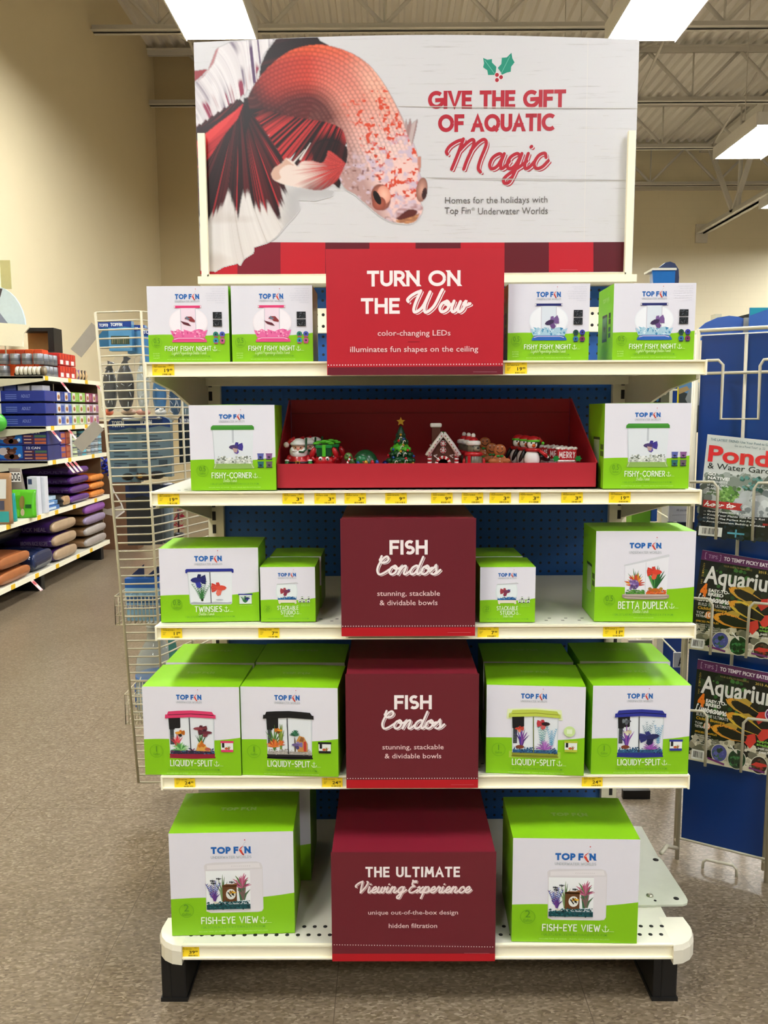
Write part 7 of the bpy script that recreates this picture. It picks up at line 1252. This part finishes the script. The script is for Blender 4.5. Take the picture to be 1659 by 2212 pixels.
t = thing('oval_sign', 'pale blue oval pet picture sign cut off at the left edge', 'sign', (-3.1, 6.7, 2.08)); c = at(-10, 705, 6.68); k = 6.68/FPX; ov = [(c.x+64*k*math.cos(q*.2), c.z+84*k*math.sin(q*.2)) for q in range(0, 16)]; m = MB(); m.prism(ov+[(c.x-60*k, c.z-22*k), (c.x+58*k, c.z-22*k)], lambda x, z_, q: (x, q, z_), 6.68, 6.70, mat('CFE2EA', .4)); m.build('board', t); A = Art(); A.poly([(c.x-30*k, c.z-20*k), (c.x+40*k, c.z-20*k), (c.x+30*k, c.z+2*k), (c.x+10*k, c.z+30*k), (c.x-30*k, c.z+40*k)], '8A92A6'); A.up(); A.poly([(c.x-30*k, c.z+50*k), (c.x+14*k, c.z+60*k), (c.x+20*k, c.z+78*k), (c.x-20*k, c.z+82*k)], '4A4448'); A.build('printed_front', t, lambda a_, b_, l: (a_, 6.679-l*3, b_)); m = MB(); m.box(c.x-.02, c.x+.02, 6.70, 6.72, 1.93, c.z-.05, cream2); m.build('stand', t)
m = MB(); a, b = at(-4, 624, 6.8), at(21, 562, 6.8); m.box(a.x, b.x, 6.8, 6.81, a.z, b.z, mat('CFC98E', .4, alpha=.85)); m.box(a.x+.012, a.x+.026, 6.785, 6.80, a.z+.01, b.z+.05, cream); m.tube([(a.x+.03, 6.805, a.z), (a.x+.03, 6.805, 1.70)], .006, cream2, 6); o = m.build('sign_bracket', base=(a.x, 6.8, 1.7)); tag(o, 'translucent yellow-green sign bracket at the left edge above the oval sign', 'bracket')
# brown display standing past the end of the aisle, and blue and red goods by it
t = thing('floor_display', 'brown card floor display with white bone outlines past the aisle end', 'display', (-2.45, 8.4, 0)); m = MB(); a, b = at(170, 1150, 8.4), at(290, 985, 8.4); m.box(a.x, b.x, 8.4, 8.6, 0, b.z+.35, mat('6A4A30', .6, var=.35, scale=8)); m.build('board', t)
A = Art(); P = lambda px, py: (lambda v: (v.x, v.z))(at(px, py, 8.4)); A.poly([P(185, 1003), P(203, 1022), P(220, 1005), P(228, 990), P(182, 990)], 'B8AC9C'); A.poly([P(180, 1090), P(205, 1092), P(232, 1100), P(262, 1092), P(268, 1105), P(250, 1116), P(225, 1110), P(180, 1116)], 'B0A494'); A.line([P(235, 1030), P(245, 1060), P(262, 1088), P(268, 1105), P(250, 1118)], .015, 'E4DED4'); A.up(); A.rect(*[P(236, 0)[0], P(275, 0)[0]], P(0, 1166)[1], P(0, 1128)[1], 'A8301E'); A.build('printed_front', t, lambda a_, b_, l: (a_, 8.399-l*4, b_))
t = thing('blue_plush', 'tufted royal blue plush toy hanging by the aisle end', 'toy', (at(232, 1005, 8.25).x, 8.25, at(232, 1025, 8.25).z)); m = MB(); r = random.Random(1); c = at(232, 1005, 8.25)
for i in range(40): q = r.uniform(0, 6.28); p = c+Vector((r.uniform(-.06, .06), r.uniform(-.02, .02), r.uniform(-.07, .07))); m.tube([p, p+Vector((math.cos(q)*.04, -.02, math.sin(q)*.04-.01))], [.012, .006], mat('1A2EA8', .6, var=.3), 6)
m.build('tufts', t); m = MB(); m.tube([c+Vector((0, .02, .08)), c+Vector((0, .15, .25))], .003, wire, 5); m.build('hook', t)
t = thing('green_bag', 'bright green crinkled bag hanging off the second aisle shelf at the left edge', 'bag', (-3.08, 6.58, 1.2)); c = at(-8, 912, 6.57); m = MB(); m.ell(c, (.085, .055, .075), mat('4FB83A', .3, var=.4, scale=14, bump=.8), 16, 12, rot=Matrix.Rotation(.5, 3, 'Y')); m.tube([c+Vector((-.03, 0, .05)), c+Vector((-.05, .01, .08)), c+Vector((-.06, .03, .09))], [.04, .015, .022], mat('4FB83A', .3, var=.4, scale=14), 10); m.build('bag_body', t); m = MB(); m.tube([c+Vector((-.055, .02, .08)), Vector((c.x-.055, 6.634, 1.285))], .003, wire, 5); m.build('hook', t)
# ------------------------------------------------------------------ magazine rack on the right, turned a little towards us
RP = Vector((.904, 2.457, 0)); RU = Vector((.862, -.508, 0)).normalized(); RN = Vector((-RU.y*-1, 0, 0)); RN = Vector((RU.y, -RU.x, 0))     # along, and out towards us
if RN.y > 0: RN = -RN
def rk(px, py, off=0.0): return on_plane(px, py, RP+RN*off, RN)
def rs_(s, z, off=0.0): return RP+RU*s+RN*off+Vector((0, 0, z))
rw = mat('C0B9A2', .35, var=.03)
rack = thing('magazine_rack', 'cream wire magazine rack with a blue back panel, right of the shelving', 'magazine rack', rs_(.2, 0))
bluep = mat('08357A', .28, var=.05, scale=6)
m = MB(); q = [rs_(s, z, o) for o in (-.030, -.026) for s, z in ((.006, .06), (.50, .06), (.50, 1.615), (.006, 1.615))]; m.hexa([q[0], q[1], q[2], q[3], q[4], q[5], q[6], q[7]], bluep); m.build('back_panel', rack)
m = MB()
for s in (0, .256, .50):
    m.tube([rs_(s, .0), rs_(s, 1.63)], .0068, rw, 8); m.tube([rs_(s-.012, .02, -.03), rs_(s-.012, 1.62, -.03)], .0062, rw, 8)
    m.tube([rs_(s, .05), rs_(s-.012, .05, -.03)], .005, rw, 6)
m.build('post', rack)
for z, o, r in ((1.628, 0, .0055), (1.615, -.034, .004), (1.505, 0, .0046), (.06, -.02, .004)): m = MB(); m.tube([rs_(-.004, z, o), rs_(.50, z, o)], r, rw, 8); m.build('rail', rack)
m = MB(); m.tube([rk(1613, 722, -.012), rk(1600, 1050, -.012), rk(1592, 1195, -.012), rk(1581, 1420, -.012), rk(1576, 1500, -.012)], .0052, rw, 8); m.build('support_wire', rack)
for pts in ([(1525, 779), (1552, 778), (1562, 788), (1557, 905), (1638, 905), (1642, 790), (1650, 777), (1672, 775)], [(1490, 1041), (1541, 1041), (1551, 1053), (1546, 1165)], [(1625, 1168), (1629, 1056), (1638, 1043), (1672, 1043)], [(1496, 1292), (1529, 1294), (1539, 1306), (1534, 1414)], [(1611, 1421), (1619, 1312), (1629, 1302), (1672, 1306)], [(1488, 1534), (1519, 1537), (1527, 1547), (1523, 1655)], [(1600, 1668), (1606, 1562), (1616, 1552), (1672, 1558)], [(1517, 1880), (1519, 1862), (1526, 1857), (1583, 1869), (1591, 1878), (1591, 1897)]):
    o_ = .012 if pts[0][1] > 1800 else .052
    m = MB(); m.tube([rk(*p, o_) for p in pts], .0042, rw, 8); m.build('pocket_wire', rack)
m = MB(); m.tube([rs_(0, .035), Vector((.78, 2.20, .185)), Vector((.752, 2.165, .183))], .006, rw, 8); m.build('foot_rod', rack)
# magazines: a cover mapped onto four corners read off the photograph, standing in its pocket
def magazine(label, corners, draw, base_off=.027):
    TL, TR, BR, BL = [rk(*p, o_) for p, o_ in zip(corners, (base_off-.012, base_off-.012, base_off+.012, base_off+.012))]
    n = (TR-TL).cross(BL-TL).normalized(); n = n if n.dot(RN) > 0 else -n
    m = MB(); m.hexa([BL-n*.005, BR-n*.005, TR-n*.005, TL-n*.005, BL, BR, TR, TL], mat('D8D6D0', .4)); o = m.build('magazine', base=(BL+BR)/2); tag(o, label, 'magazine', 'fish and pond magazines in the rack')
    A = Art(); draw(A); A.build('printed_cover', o, lambda a, b, l: TL*(1-a)*b+TR*a*b+BR*a*(1-b)+BL*(1-a)*(1-b)+n*(.0005+l), .25, .5); return o
def barcode(A, a0, a1, b0, b1, seed=1):
    A.rect(a0, a1, b0, b1, 'E6E4DC'); A.up(); r = random.Random(seed); x = a0+(a1-a0)*.15
    while x < a1-(a1-a0)*.15: w = r.choice((.004, .007, .010)); A.rect(x, x+w, b0+(b1-b0)*.2, b1-(b1-b0)*.15, '2A2A28'); x += w+r.choice((.004, .006, .009))
    A.up()
def blobs(A, n, a0, a1, b0, b1, sz, cols, seed):
    r = random.Random(seed)
    for i in range(n):
        a, b = r.uniform(a0, a1), r.uniform(b0, b1); q = sz*r.uniform(.4, 1.1); A.L += .02; A.tri([(a+q*math.cos(t+r.uniform(-.3, .3)), b+q*.75*math.sin(t)*r.uniform(.7, 1.2)) for t in (0, .9, 1.9, 2.9, 3.9, 5.1)], r.choice(cols))
    A.up()
def pond(A):
    A.rect(0, 1, 0, 1, 'C4C7C2'); A.up(); A.rect(0, 1, 0, .46, '4A4E4A'); blobs(A, 150, .02, 1, .42, .60, .09, ('7E867C', '9AA098', '5E665C', 'B4B8B2', '6E7A6A'), 3); blobs(A, 160, 0, 1, .22, .50, .075, ('6A706A', '8E928E', '4E544C', 'A8ACA8', '5A6E50', '3E443E'), 4); blobs(A, 90, .55, 1, .2, .5, .06, ('B4B8B8', '8E9496', 'C8CCCC', '6E7678'), 7)
    blobs(A, 70, .26, .50, .36, .50, .035, ('5E8A3E', '7AA452', '466E30', '8CB466'), 5); blobs(A, 30, .50, .8, .50, .62, .03, ('3E6A62', '5A8A84', '2E4E46'), 8); A.poly([(.46, .40), (.80, .46), (1, .40), (1, .26), (.62, .20), (.40, .28)], 'B9BDBE'); A.up(); blobs(A, 30, .45, .95, .24, .40, .05, ('9EA4A6', 'CED2D2', '7E8486'), 9)
    A.rect(0, 1, 0, .21, '16181A'); A.poly([(0, .21), (1, .21), (1, .25), (.5, .22), (0, .30)], '1E2224'); A.up(); blobs(A, 60, 0, 1, .0, .2, .05, ('1E2428', '0E1012', '2A2E30', '23303A'), 6)
    A.type('THE LATEST TREND: Use Your Pond to Grow Food', .05, .98, .945, .968, '4E6E78', .005); A.type('Go on a Pond Tour!  p. 22', .38, .78, .905, .926, '5E6E74')
    A.type('Ponds', .04, 1.02, .745, .895, 'D02A2E', .032); A.up(); A.type('& Water Gardens', .05, 1.06, .672, .728, '1E2022', .004)
    A.type('GO', .07, .17, .605, .635, 'F2F2EE', .02); A.type('NATIVE!', .07, .36, .568, .596, 'F2F2EE', .02)
    for i, t in enumerate(('The BENEFITS', 'of using LOCAL', 'PLANTS in', 'your pond')): A.type(t, .07, (.33, .36, .28, .24)[i], .535-i*.033, .555-i*.033, 'E4E6E2', .01)
    A.poly([(.04, .36), (.56, .355), (.53, .32), (.56, .285), (.04, .29)], 'B42A2A'); A.up(); A.glyphs('how to', SCRIPT, .06, .47, .305, .328, 'F4ECE8', .010, .05, slant=.2, cap='r')
    for i, t in enumerate(('-- Grow Waterlilies & Lotus', '-- Keep Your Plants Safe From Koi', '-- Create The Perfect Koi Pond', '-- Avoid Common Building Mistakes')): A.type(t, .06, (.66, .86, .74, .87)[i], .245-i*.034, .263-i*.034, 'EEF0EC', .012)
    barcode(A, .02, .33, .008, .10, 2); A.line([(.40, .055), (.62, .055)], .018, '5AA0B4', None); A.line([(.51, .015), (.51, .095)], .020, '5AA0B4', None); A.type('READER POND TOURS', .84, 1, .16, .18, 'C8302E', .02); A.ellipse(.98, .24, .07, .05, '3A7A94', 16)
def aquarium(A):
    A.rect(0, 1, 0, 1, '12130F'); A.up(); blobs(A, 70, .1, 1, .3, .85, .06, ('161A12', '1E2818', '24361E', '0E0F0C', '2A2E1E'), 11); blobs(A, 26, .2, .62, .45, .9, .03, ('2E5A28', '3E6E30', '20401E'), 12)
    blobs(A, 90, .02, 1, .04, .24, .06, ('B8AE96', 'D2C8AE', '8E8670', 'E0D8C2', '6E6A58'), 13); A.rect(0, 1, 0, .055, 'D8D0B4'); A.up()
    A.rect(0, 1, .905, 1, '5E2456'); A.up(); A.type('TIPS', .09, .21, .932, .968, 'B48AB0'); A.line([(.065, .922), (.05, .922), (.05, .978), (.065, .978)], .006, 'B48AB0', None); A.line([(.235, .922), (.25, .922), (.25, .978), (.235, .978)], .006, 'B48AB0', None); A.type('TO TEMPT PICKY EATERS', .29, .93, .932, .968, 'E8D4E4', .03)
    A.type('YOUR GUIDE TO FISHKEEPING', .30, .66, .868, .886, '9A8A4A'); A.type('2015 Annual', .74, .99, .862, .886, 'C4A84A', .015)
    for i, c in enumerate('AQUARIUM USA'[::-1]): A.type(c, .040, .062, .865-.018*(11-i), .877-.018*(11-i), 'C4A84A') if c != ' ' else None
    A.type('Aquarium', .075, 1.06, .685, .855, 'E6E2DA', .02); A.up()
    A.type('4', .05, .14, .555, .665, 'E8761E', .08); A.type('EASY-TO-', .155, .42, .600, .630, 'F0ECE4', .035); A.type('BREED', .155, .35, .562, .592, 'F0ECE4', .035); A.glyphs('Livebearers', SCRIPT, .03, .44, .500, .535, 'F0ECE4', .011, .05, slant=.2, cap='r')
    A.type('BUILD THE ULTIMATE', .05, .46, .452, .482, 'D8D4CC', .004); A.type('Cichlid Biotope', .05, .42, .415, .442, 'D8A82E', .02); A.ellipse(.20, .365, .046, .038, 'E08A4A', 16); A.up(); A.type('10', .165, .235, .345, .388, 'F4E8DC', .02); A.type('TOP', .04, .14, .368, .392, 'E4E0D8'); A.type('TETRAS', .04, .18, .335, .358, 'E4E0D8', .01)
    A.type('SPECIES PROFILES', .05, .34, .285, .303, 'D8A82E', .015); [A.type(t, .05, .16+.04*(i % 4)+.1, .260-i*.022, .273-i*.022, 'D0CCC2') for i, t in enumerate(('Greyboard Cichlid', 'Red Tailed Shark', 'Harlequin Rasbora', 'Silver Dollar', 'Pearl Gourami'))]
    def livebearer(a, b, l, tilt, body):
        def q(x, y): return (a+l*(x*math.cos(tilt)+y*math.sin(tilt)), b+l*.62*(y*math.cos(tilt)-x*math.sin(tilt)))
        A.poly([q(.16, .10), q(.40, .30), q(.58, .26), q(.56, .06)], 'B8963A'); A.up(); A.poly([q(.80, .08), q(.98, .22), q(1.06, .0), q(.98, -.24), q(.80, -.10)], 'D83A30'); A.up()
        A.poly([q(0, 0), q(.10, .11), q(.28, .19), q(.50, .17), q(.84, .08), q(.84, -.10), q(.55, -.18), (q(.30, -.17)), q(.10, -.10)], body); A.up()
        A.poly([q(.14, .04), q(.26, .12), q(.50, .12), q(.84, .07), q(.84, -.09), q(.55, -.15), q(.32, -.12), q(.20, -.06)], '15110E'); A.up(); A.poly([q(0, 0), q(.10, .11), q(.17, .14), q(.14, .03), q(.18, -.06), q(.10, -.10)], 'E09A2E'); A.up()
        blobs(A, 1, *[q(.05, 0)[0]]*2, *[q(.05, .02)[1]]*2, .008, ('1A1410',), 1); r = random.Random(int(a*100)); [A.ellipse(*q(r.uniform(.15, .6), r.uniform(-.08, .14)), .006, .006, '2A1E10', 6) for i in range(26)]; A.up()
    livebearer(.40, .665, .52, .36, 'C89A36'); livebearer(.42, .530, .58, .42, 'D8B43A'); livebearer(.245, .365, .56, .16, 'D8902E')
    A.ellipse(.97, .60, .075, .065, 'E4D4E4', 20); A.up(); A.ellipse(.97, .60, .062, .054, '6E2A66', 20); A.up(); A.type('AFRICA', .925, 1.0, .59, .612, 'E4D4E4', .02)
    A.type('apple', .84, .99, .31, .335, '8ACA4A', .02); A.type('snails:', .84, 1, .275, .30, '8ACA4A', .02); A.type('pest or', .86, 1, .24, .265, 'F0ECE4', .02); A.type('pet?', .88, .99, .205, .23, 'F0ECE4', .02)
    for a, b, r_, c, cols in ((.39, .125, .105, 'D4CCB4', ('4A4A8A', '3A5A4A', '5A5AA0', '2A3A2A')), (.62, .098, .118, 'DCD8C4', ('1E3A22', '2A5A30', '14241A', '3E7A44')), (.90, .085, .105, 'DCD8C4', ('2A1E16', '4A3A2A', '8A2A1E'))):
        A.ellipse(a, b, r_, r_*.86, c, 24); A.up(); A.ellipse(a, b, r_*.93, r_*.79, cols[0], 24); A.up(); blobs(A, 26, a-r_*.6, a+r_*.6, b-r_*.5, b+r_*.5, .03, cols, int(a*10))
    A.poly([(.80, .075), (.86, .11), (.98, .105), (1.0, .085), (.92, .065)], 'C8342A'); A.up(); A.line([(.52, .225), (.60, .165)], .014, 'F2EEE6', None); A.poly([(.57, .175), (.62, .15), (.605, .20)], 'F2EEE6'); A.poly([(.25, .045), (.47, .012), (.47, .032), (.25, .065)], '6E2A66'); A.poly([(.78, .03), (.98, .012), (.98, .032), (.78, .05)], '6E2A66'); A.up(); barcode(A, .035, .20, .018, .115, 5)
magazine('pond and water garden magazine in the upper pocket of the rack', ((1528.5, 938), (1692, 955), (1672, 1172), (1505, 1157)), pond)
magazine('black aquarium magazine with three fish in the middle pocket', ((1517.5, 1188), (1688, 1216), (1662, 1424), (1485.5, 1401)), aquarium)
magazine('black aquarium magazine with three fish in the lowest pocket', ((1507.5, 1424), (1682, 1458), (1655, 1674), (1487, 1640)), aquarium)

# ------------------------------------------------------------------ loose foot plate lying on the right end of the base deck
m = MB(); zp = ZD+.0012; P2 = [(.60, 1.944), (.735, 1.946), (.748, 1.952), (.755, 1.966), (.756, 1.984), (.752, 2.155), (.747, 2.172), (.752, 2.34), (.60, 2.36)]
m.prism(P2, lambda x, y, t: (x, y, zp+t), 0, .005, mat('C9CBB8', .4, var=.05)); o = m.build('foot_plate', base=(.68, 2.1, zp)); tag(o, 'pale grey steel foot plate lying on the right end of the base deck', 'plate')
m = MB(); m.lathe((.665, 1.985, zp+.0052), [(.009, 0), (.0085, .002), (.004, .0045)], mat('A8A692', .25, .6), 14); m.build('rivet', o)
for x, y, r_ in ((.728, 1.972, .007), (.672, 1.963, .0035), (.735, 2.155, .008)): m = MB(); m.lathe((x, y, zp+.0052), [(r_, 0), (r_, .0004)], dark, 14); m.build('bolt_hole', o)

# ------------------------------------------------------------------ glimpses behind, between the shelving and the magazine rack
t = thing('neighbour_rack', 'second cream rack with blue panels glimpsed between the shelving and the magazine rack', 'rack', (1.0, 3.05, 0)); YN = 3.05
m = MB(); a, b = at(1419, 1760, YN), at(1500, 690, YN); m.box(a.x, b.x, YN, YN+.01, max(.05, a.z), b.z, bluep); m.build('back_panel', t); m = MB()
for px, py in ((1408, 1772), (1500, 1772)): x = at(px, py, YN).x; m.box(x-.012, x+.012, YN-.02, YN+.02, 0, 1.74, cream2)
m.build('post', t); m = MB(); m.tube([at(1408, 1772, YN), at(1390, 1776, 2.95), at(1372, 1775, 2.9), at(1362, 1778, 2.72)], .008, cream2); m.build('foot_bar', t)
YG = 2.75; HZ = []
def small(name, label, cat, px0, px1, py0, py1, Y, dep, col, draw=None, rough=.4, hookz=None):
    m = MB(); a, b = px_box(m, px0, px1, py0, py1, Y, dep, col, rough); o = m.build(name, base=((a.x+b.x)/2, Y, a.z)); tag(o, label, cat)
    if draw: flat_art(o, Y, draw)
    k = MB(); x = (a.x+b.x)/2; k.tube([(x, Y+dep, b.z-.01), (x, YN-.011, b.z+.01)], .003, cream2, 5); k.build('hook', o); HZ.append(b.z+.01); return o
small('magazine', 'yellow-bordered magazine behind the right green-lidded tank box', 'magazine', 1462, 1510, 821, 935, YG, .01, 'E2D21E', lambda A, S_: (A.poly([S_(1466, 934), S_(1510, 934), S_(1510, 826), S_(1466, 826)], '3A3E38'), A.up(), A.poly([S_(1466, 843), S_(1485, 850), S_(1510, 838), S_(1510, 826), S_(1466, 826)], '5E86A8'), A.up(), A.poly([S_(1466, 840), S_(1484, 834), S_(1490, 842), S_(1466, 852)], 'A88A56'), A.poly([S_(1480, 862), S_(1490, 838), S_(1510, 832), S_(1510, 875), S_(1490, 880)], '8A8E88')))
small('toy_card', 'black card with pink and white shapes under the right shelf bracket', 'package', 1372, 1428, 845, 905, 2.80, .01, '15120F', lambda A, S_: ([A.line([S_(1388+i*9, 872), S_(1392+i*9, 853)], .006, 'E4E0DC') for i in range(3)], A.up(), A.ellipse(*S_(1411, 857), .012, .014, 'D82A5A', 12), A.ellipse(*S_(1404, 868), .010, .008, 'D82A5A', 12), A.ellipse(*S_(1420, 860), .006, .012, '2E6A94', 10)))
small('grey_card', 'grey card with pale oval cut-outs under the right end of the top shelf', 'package', 1412, 1447, 822, 905, 2.84, .01, '5A5C50', lambda A, S_: (A.ellipse(*S_(1436, 845), .009, .013, 'C9CAC0', 12), A.line([S_(1422, 862), S_(1440, 835)], .010, '8A8A7E', None)))
small('green_box', 'bright green carton behind the slanted-tank box on the third shelf', 'box', 1362, 1406, 1085, 1190, 2.72, .06, '6AA616'); small('blue_plastic_plant', 'crinkled blue plastic plant in a bag beside the bright green carton', 'plant', 1406, 1420, 1092, 1126, 2.73, .03, '2A5CA8', lambda A, S_: [A.L and A.tri([S_(1406+r.uniform(0, 12), 1094+r.uniform(0, 30)) for _ in range(3)], r.choice(('1E3E7A', '4A7AC4', '16305E', '6A9AD8'))) for r in [random.Random(i) for i in range(24)]])
small('white_card', 'white card with grey script behind the third shelf, beside the rack', 'card', 1444, 1490, 1083, 1127, 2.72, .008, 'B9B6B0', lambda A, S_: (A.poly([S_(1459, 1089), S_(1486, 1091), S_(1486, 1084), S_(1459, 1083)], '15100E'), ptype(A, S_, 'All you need', 1461, 1488, 1104, 1099, '4A4440'), A.line([S_(1452, 1113), S_(1486, 1112)], .001, '6E6A66', None)))
small('dark_display', 'black display tray low behind the right aquarium box', 'display', 1345, 1405, 1708, 1747, 2.86, .02, '0E0D0C'); small('letter_card', 'white card with a black letter beside the blue-lidded tank box', 'card', 1455, 1478, 1410, 1442, 2.72, .008, 'BDBBB6', lambda A, S_: ptype(A, S_, 'A', 1465, 1474, 1438, 1420, '1A1816', .03)); small('dark_card', 'black card just below the white card with grey script', 'card', 1440, 1500, 1128, 1200, 2.74, .008, '0F0E0D'); small('beige_plaque', 'mottled beige packet hanging between the third and fourth shelves at right', 'package', 1357, 1409, 1383, 1412, 2.78, .01, 'B4AC9C')
for z in HZ: m = MB(); m.tube([at(1340, 1000, YN)*1.0+Vector((0, 0, z-at(1340, 1000, YN).z)), at(1500, 1000, YN)+Vector((0, 0, z-at(1500, 1000, YN).z))], .0045, cream2, 6); m.build('rail', t)
m = MB(); m.box(at(1340, 1000, YN).x-.01, at(1340, 1000, YN).x+.01, YN-.01, YN+.02, 0, 1.74, cream2); m.build('post', t)
# blue headers and a blue scoop showing above the magazine rack
t = thing('blue_header', 'blue rounded header card behind the top of the magazine rack', 'sign', (1.17, 2.75, 1.60)); Y = 2.75; pts = [(1498, 735), (1507, 712), (1525, 697), (1550, 686), (1575, 682), (1595, 684), (1607, 688), (1607, 735)]; m = MB(); m.prism([(lambda v: (v.x, v.z))(at(*p, Y)) for p in pts], lambda x, z_, q_: (x, q_, z_), Y, Y+.006, mat('3F64AC', .4)); m.build('board', t); m = MB(); a, b = at(1604, 735, Y), at(1618, 687, Y); m.box(a.x, b.x, Y-.012, Y+.012, 0, b.z, mat('A9A898', .4)); m.build('post', t)
t = thing('teal_header', 'tall blue and teal picture card above the right edge of the magazine rack', 'sign', (1.24, 2.7, 1.60)); Y = 2.70; a, b = at(1616, 760, Y), at(1720, 664, Y); m = MB(); m.box(a.x, b.x, Y, Y+.006, a.z, b.z, mat('3A66AE', .4)); m.build('board', t); A = Art(); A.poly([(a.x, b.z), (a.x+.07, b.z), (a.x, b.z-.025)], '1E94A8'); A.up(); [A.ellipse(a.x+.045+.009*i, a.z+.035+.004*((i*7) % 3), .005, .006, 'C8A8B8', 8) for i in range(9)]; A.build('printed_front', t, lambda x, z_, l: (x, Y-.0006-l*2, z_)); m = MB(); m.box(a.x+.06, a.x+.075, Y+.006, Y+.02, 0, b.z-.02, cream2); m.build('post', t)
t = thing('blue_scoop_display', 'blue scoop-shaped display topper behind the rightmost blue bowl box', 'display', (1.1, 3.3, 1.6)); Y = 3.30; m = MB(); F3 = lambda px, py, y=Y: at(px, py, y); pf = [(1409, 583), (1459, 584), (1456, 640), (1413, 640)]; m.add([F3(*p) for p in pf]+[F3(*p)+Vector((.02, .10, 0)) for p in pf], [(0,1,2,3),(7,6,5,4),(0,4,5,1),(1,5,6,2),(2,6,7,3),(3,7,4,0)], mat('1F6CB4', .25)); m.build('front_panel', t)
m = MB(); m.prism([(lambda v: (v.x, v.z))(at(*p, Y+.12)) for p in [(1420, 640), (1420, 592), (1426, 576), (1438, 567), (1448, 565), (1458, 569), (1466, 582), (1467, 600), (1464, 640)]], lambda x, z_, q_: (x, q_, z_), Y+.12, Y+.14, mat('18284E', .4)); m.build('back_board', t); m = MB(); a, b = F3(1409, 584), F3(1461, 579); m.box(a.x, b.x, Y-.005, Y+.105, a.z, b.z, mat('E4E0CC', .4)); m.build('rim', t); m = MB(); c = F3(1436, 640); m.box(c.x-.02, c.x+.02, Y+.08, Y+.12, 0, c.z+.02, cream2); m.build('post', t)
m = MB(); a, b = at(1570, 690, 6.5), at(1640, 664, 6.5); m.hexa([Vector((a.x, 6.5, 1.9)), Vector((b.x+.6, 6.5, 1.9)), Vector((b.x+.6, 6.8, 1.9)), Vector((a.x, 6.8, 1.9)), Vector((a.x, 6.5, a.z-.0)), Vector((b.x+.6, 6.5, b.z+.12)), Vector((b.x+.6, 6.8, b.z+.12)), Vector((a.x, 6.8, a.z))], mat('15170F', .6)); m.box(a.x+.1, a.x+.2, 6.6, 6.7, 0, 1.9, black); o = m.build('dark_topper', base=(a.x+.3, 6.65, 0)); tag(o, 'dark green-black wedge top far behind the blue header card', 'display')
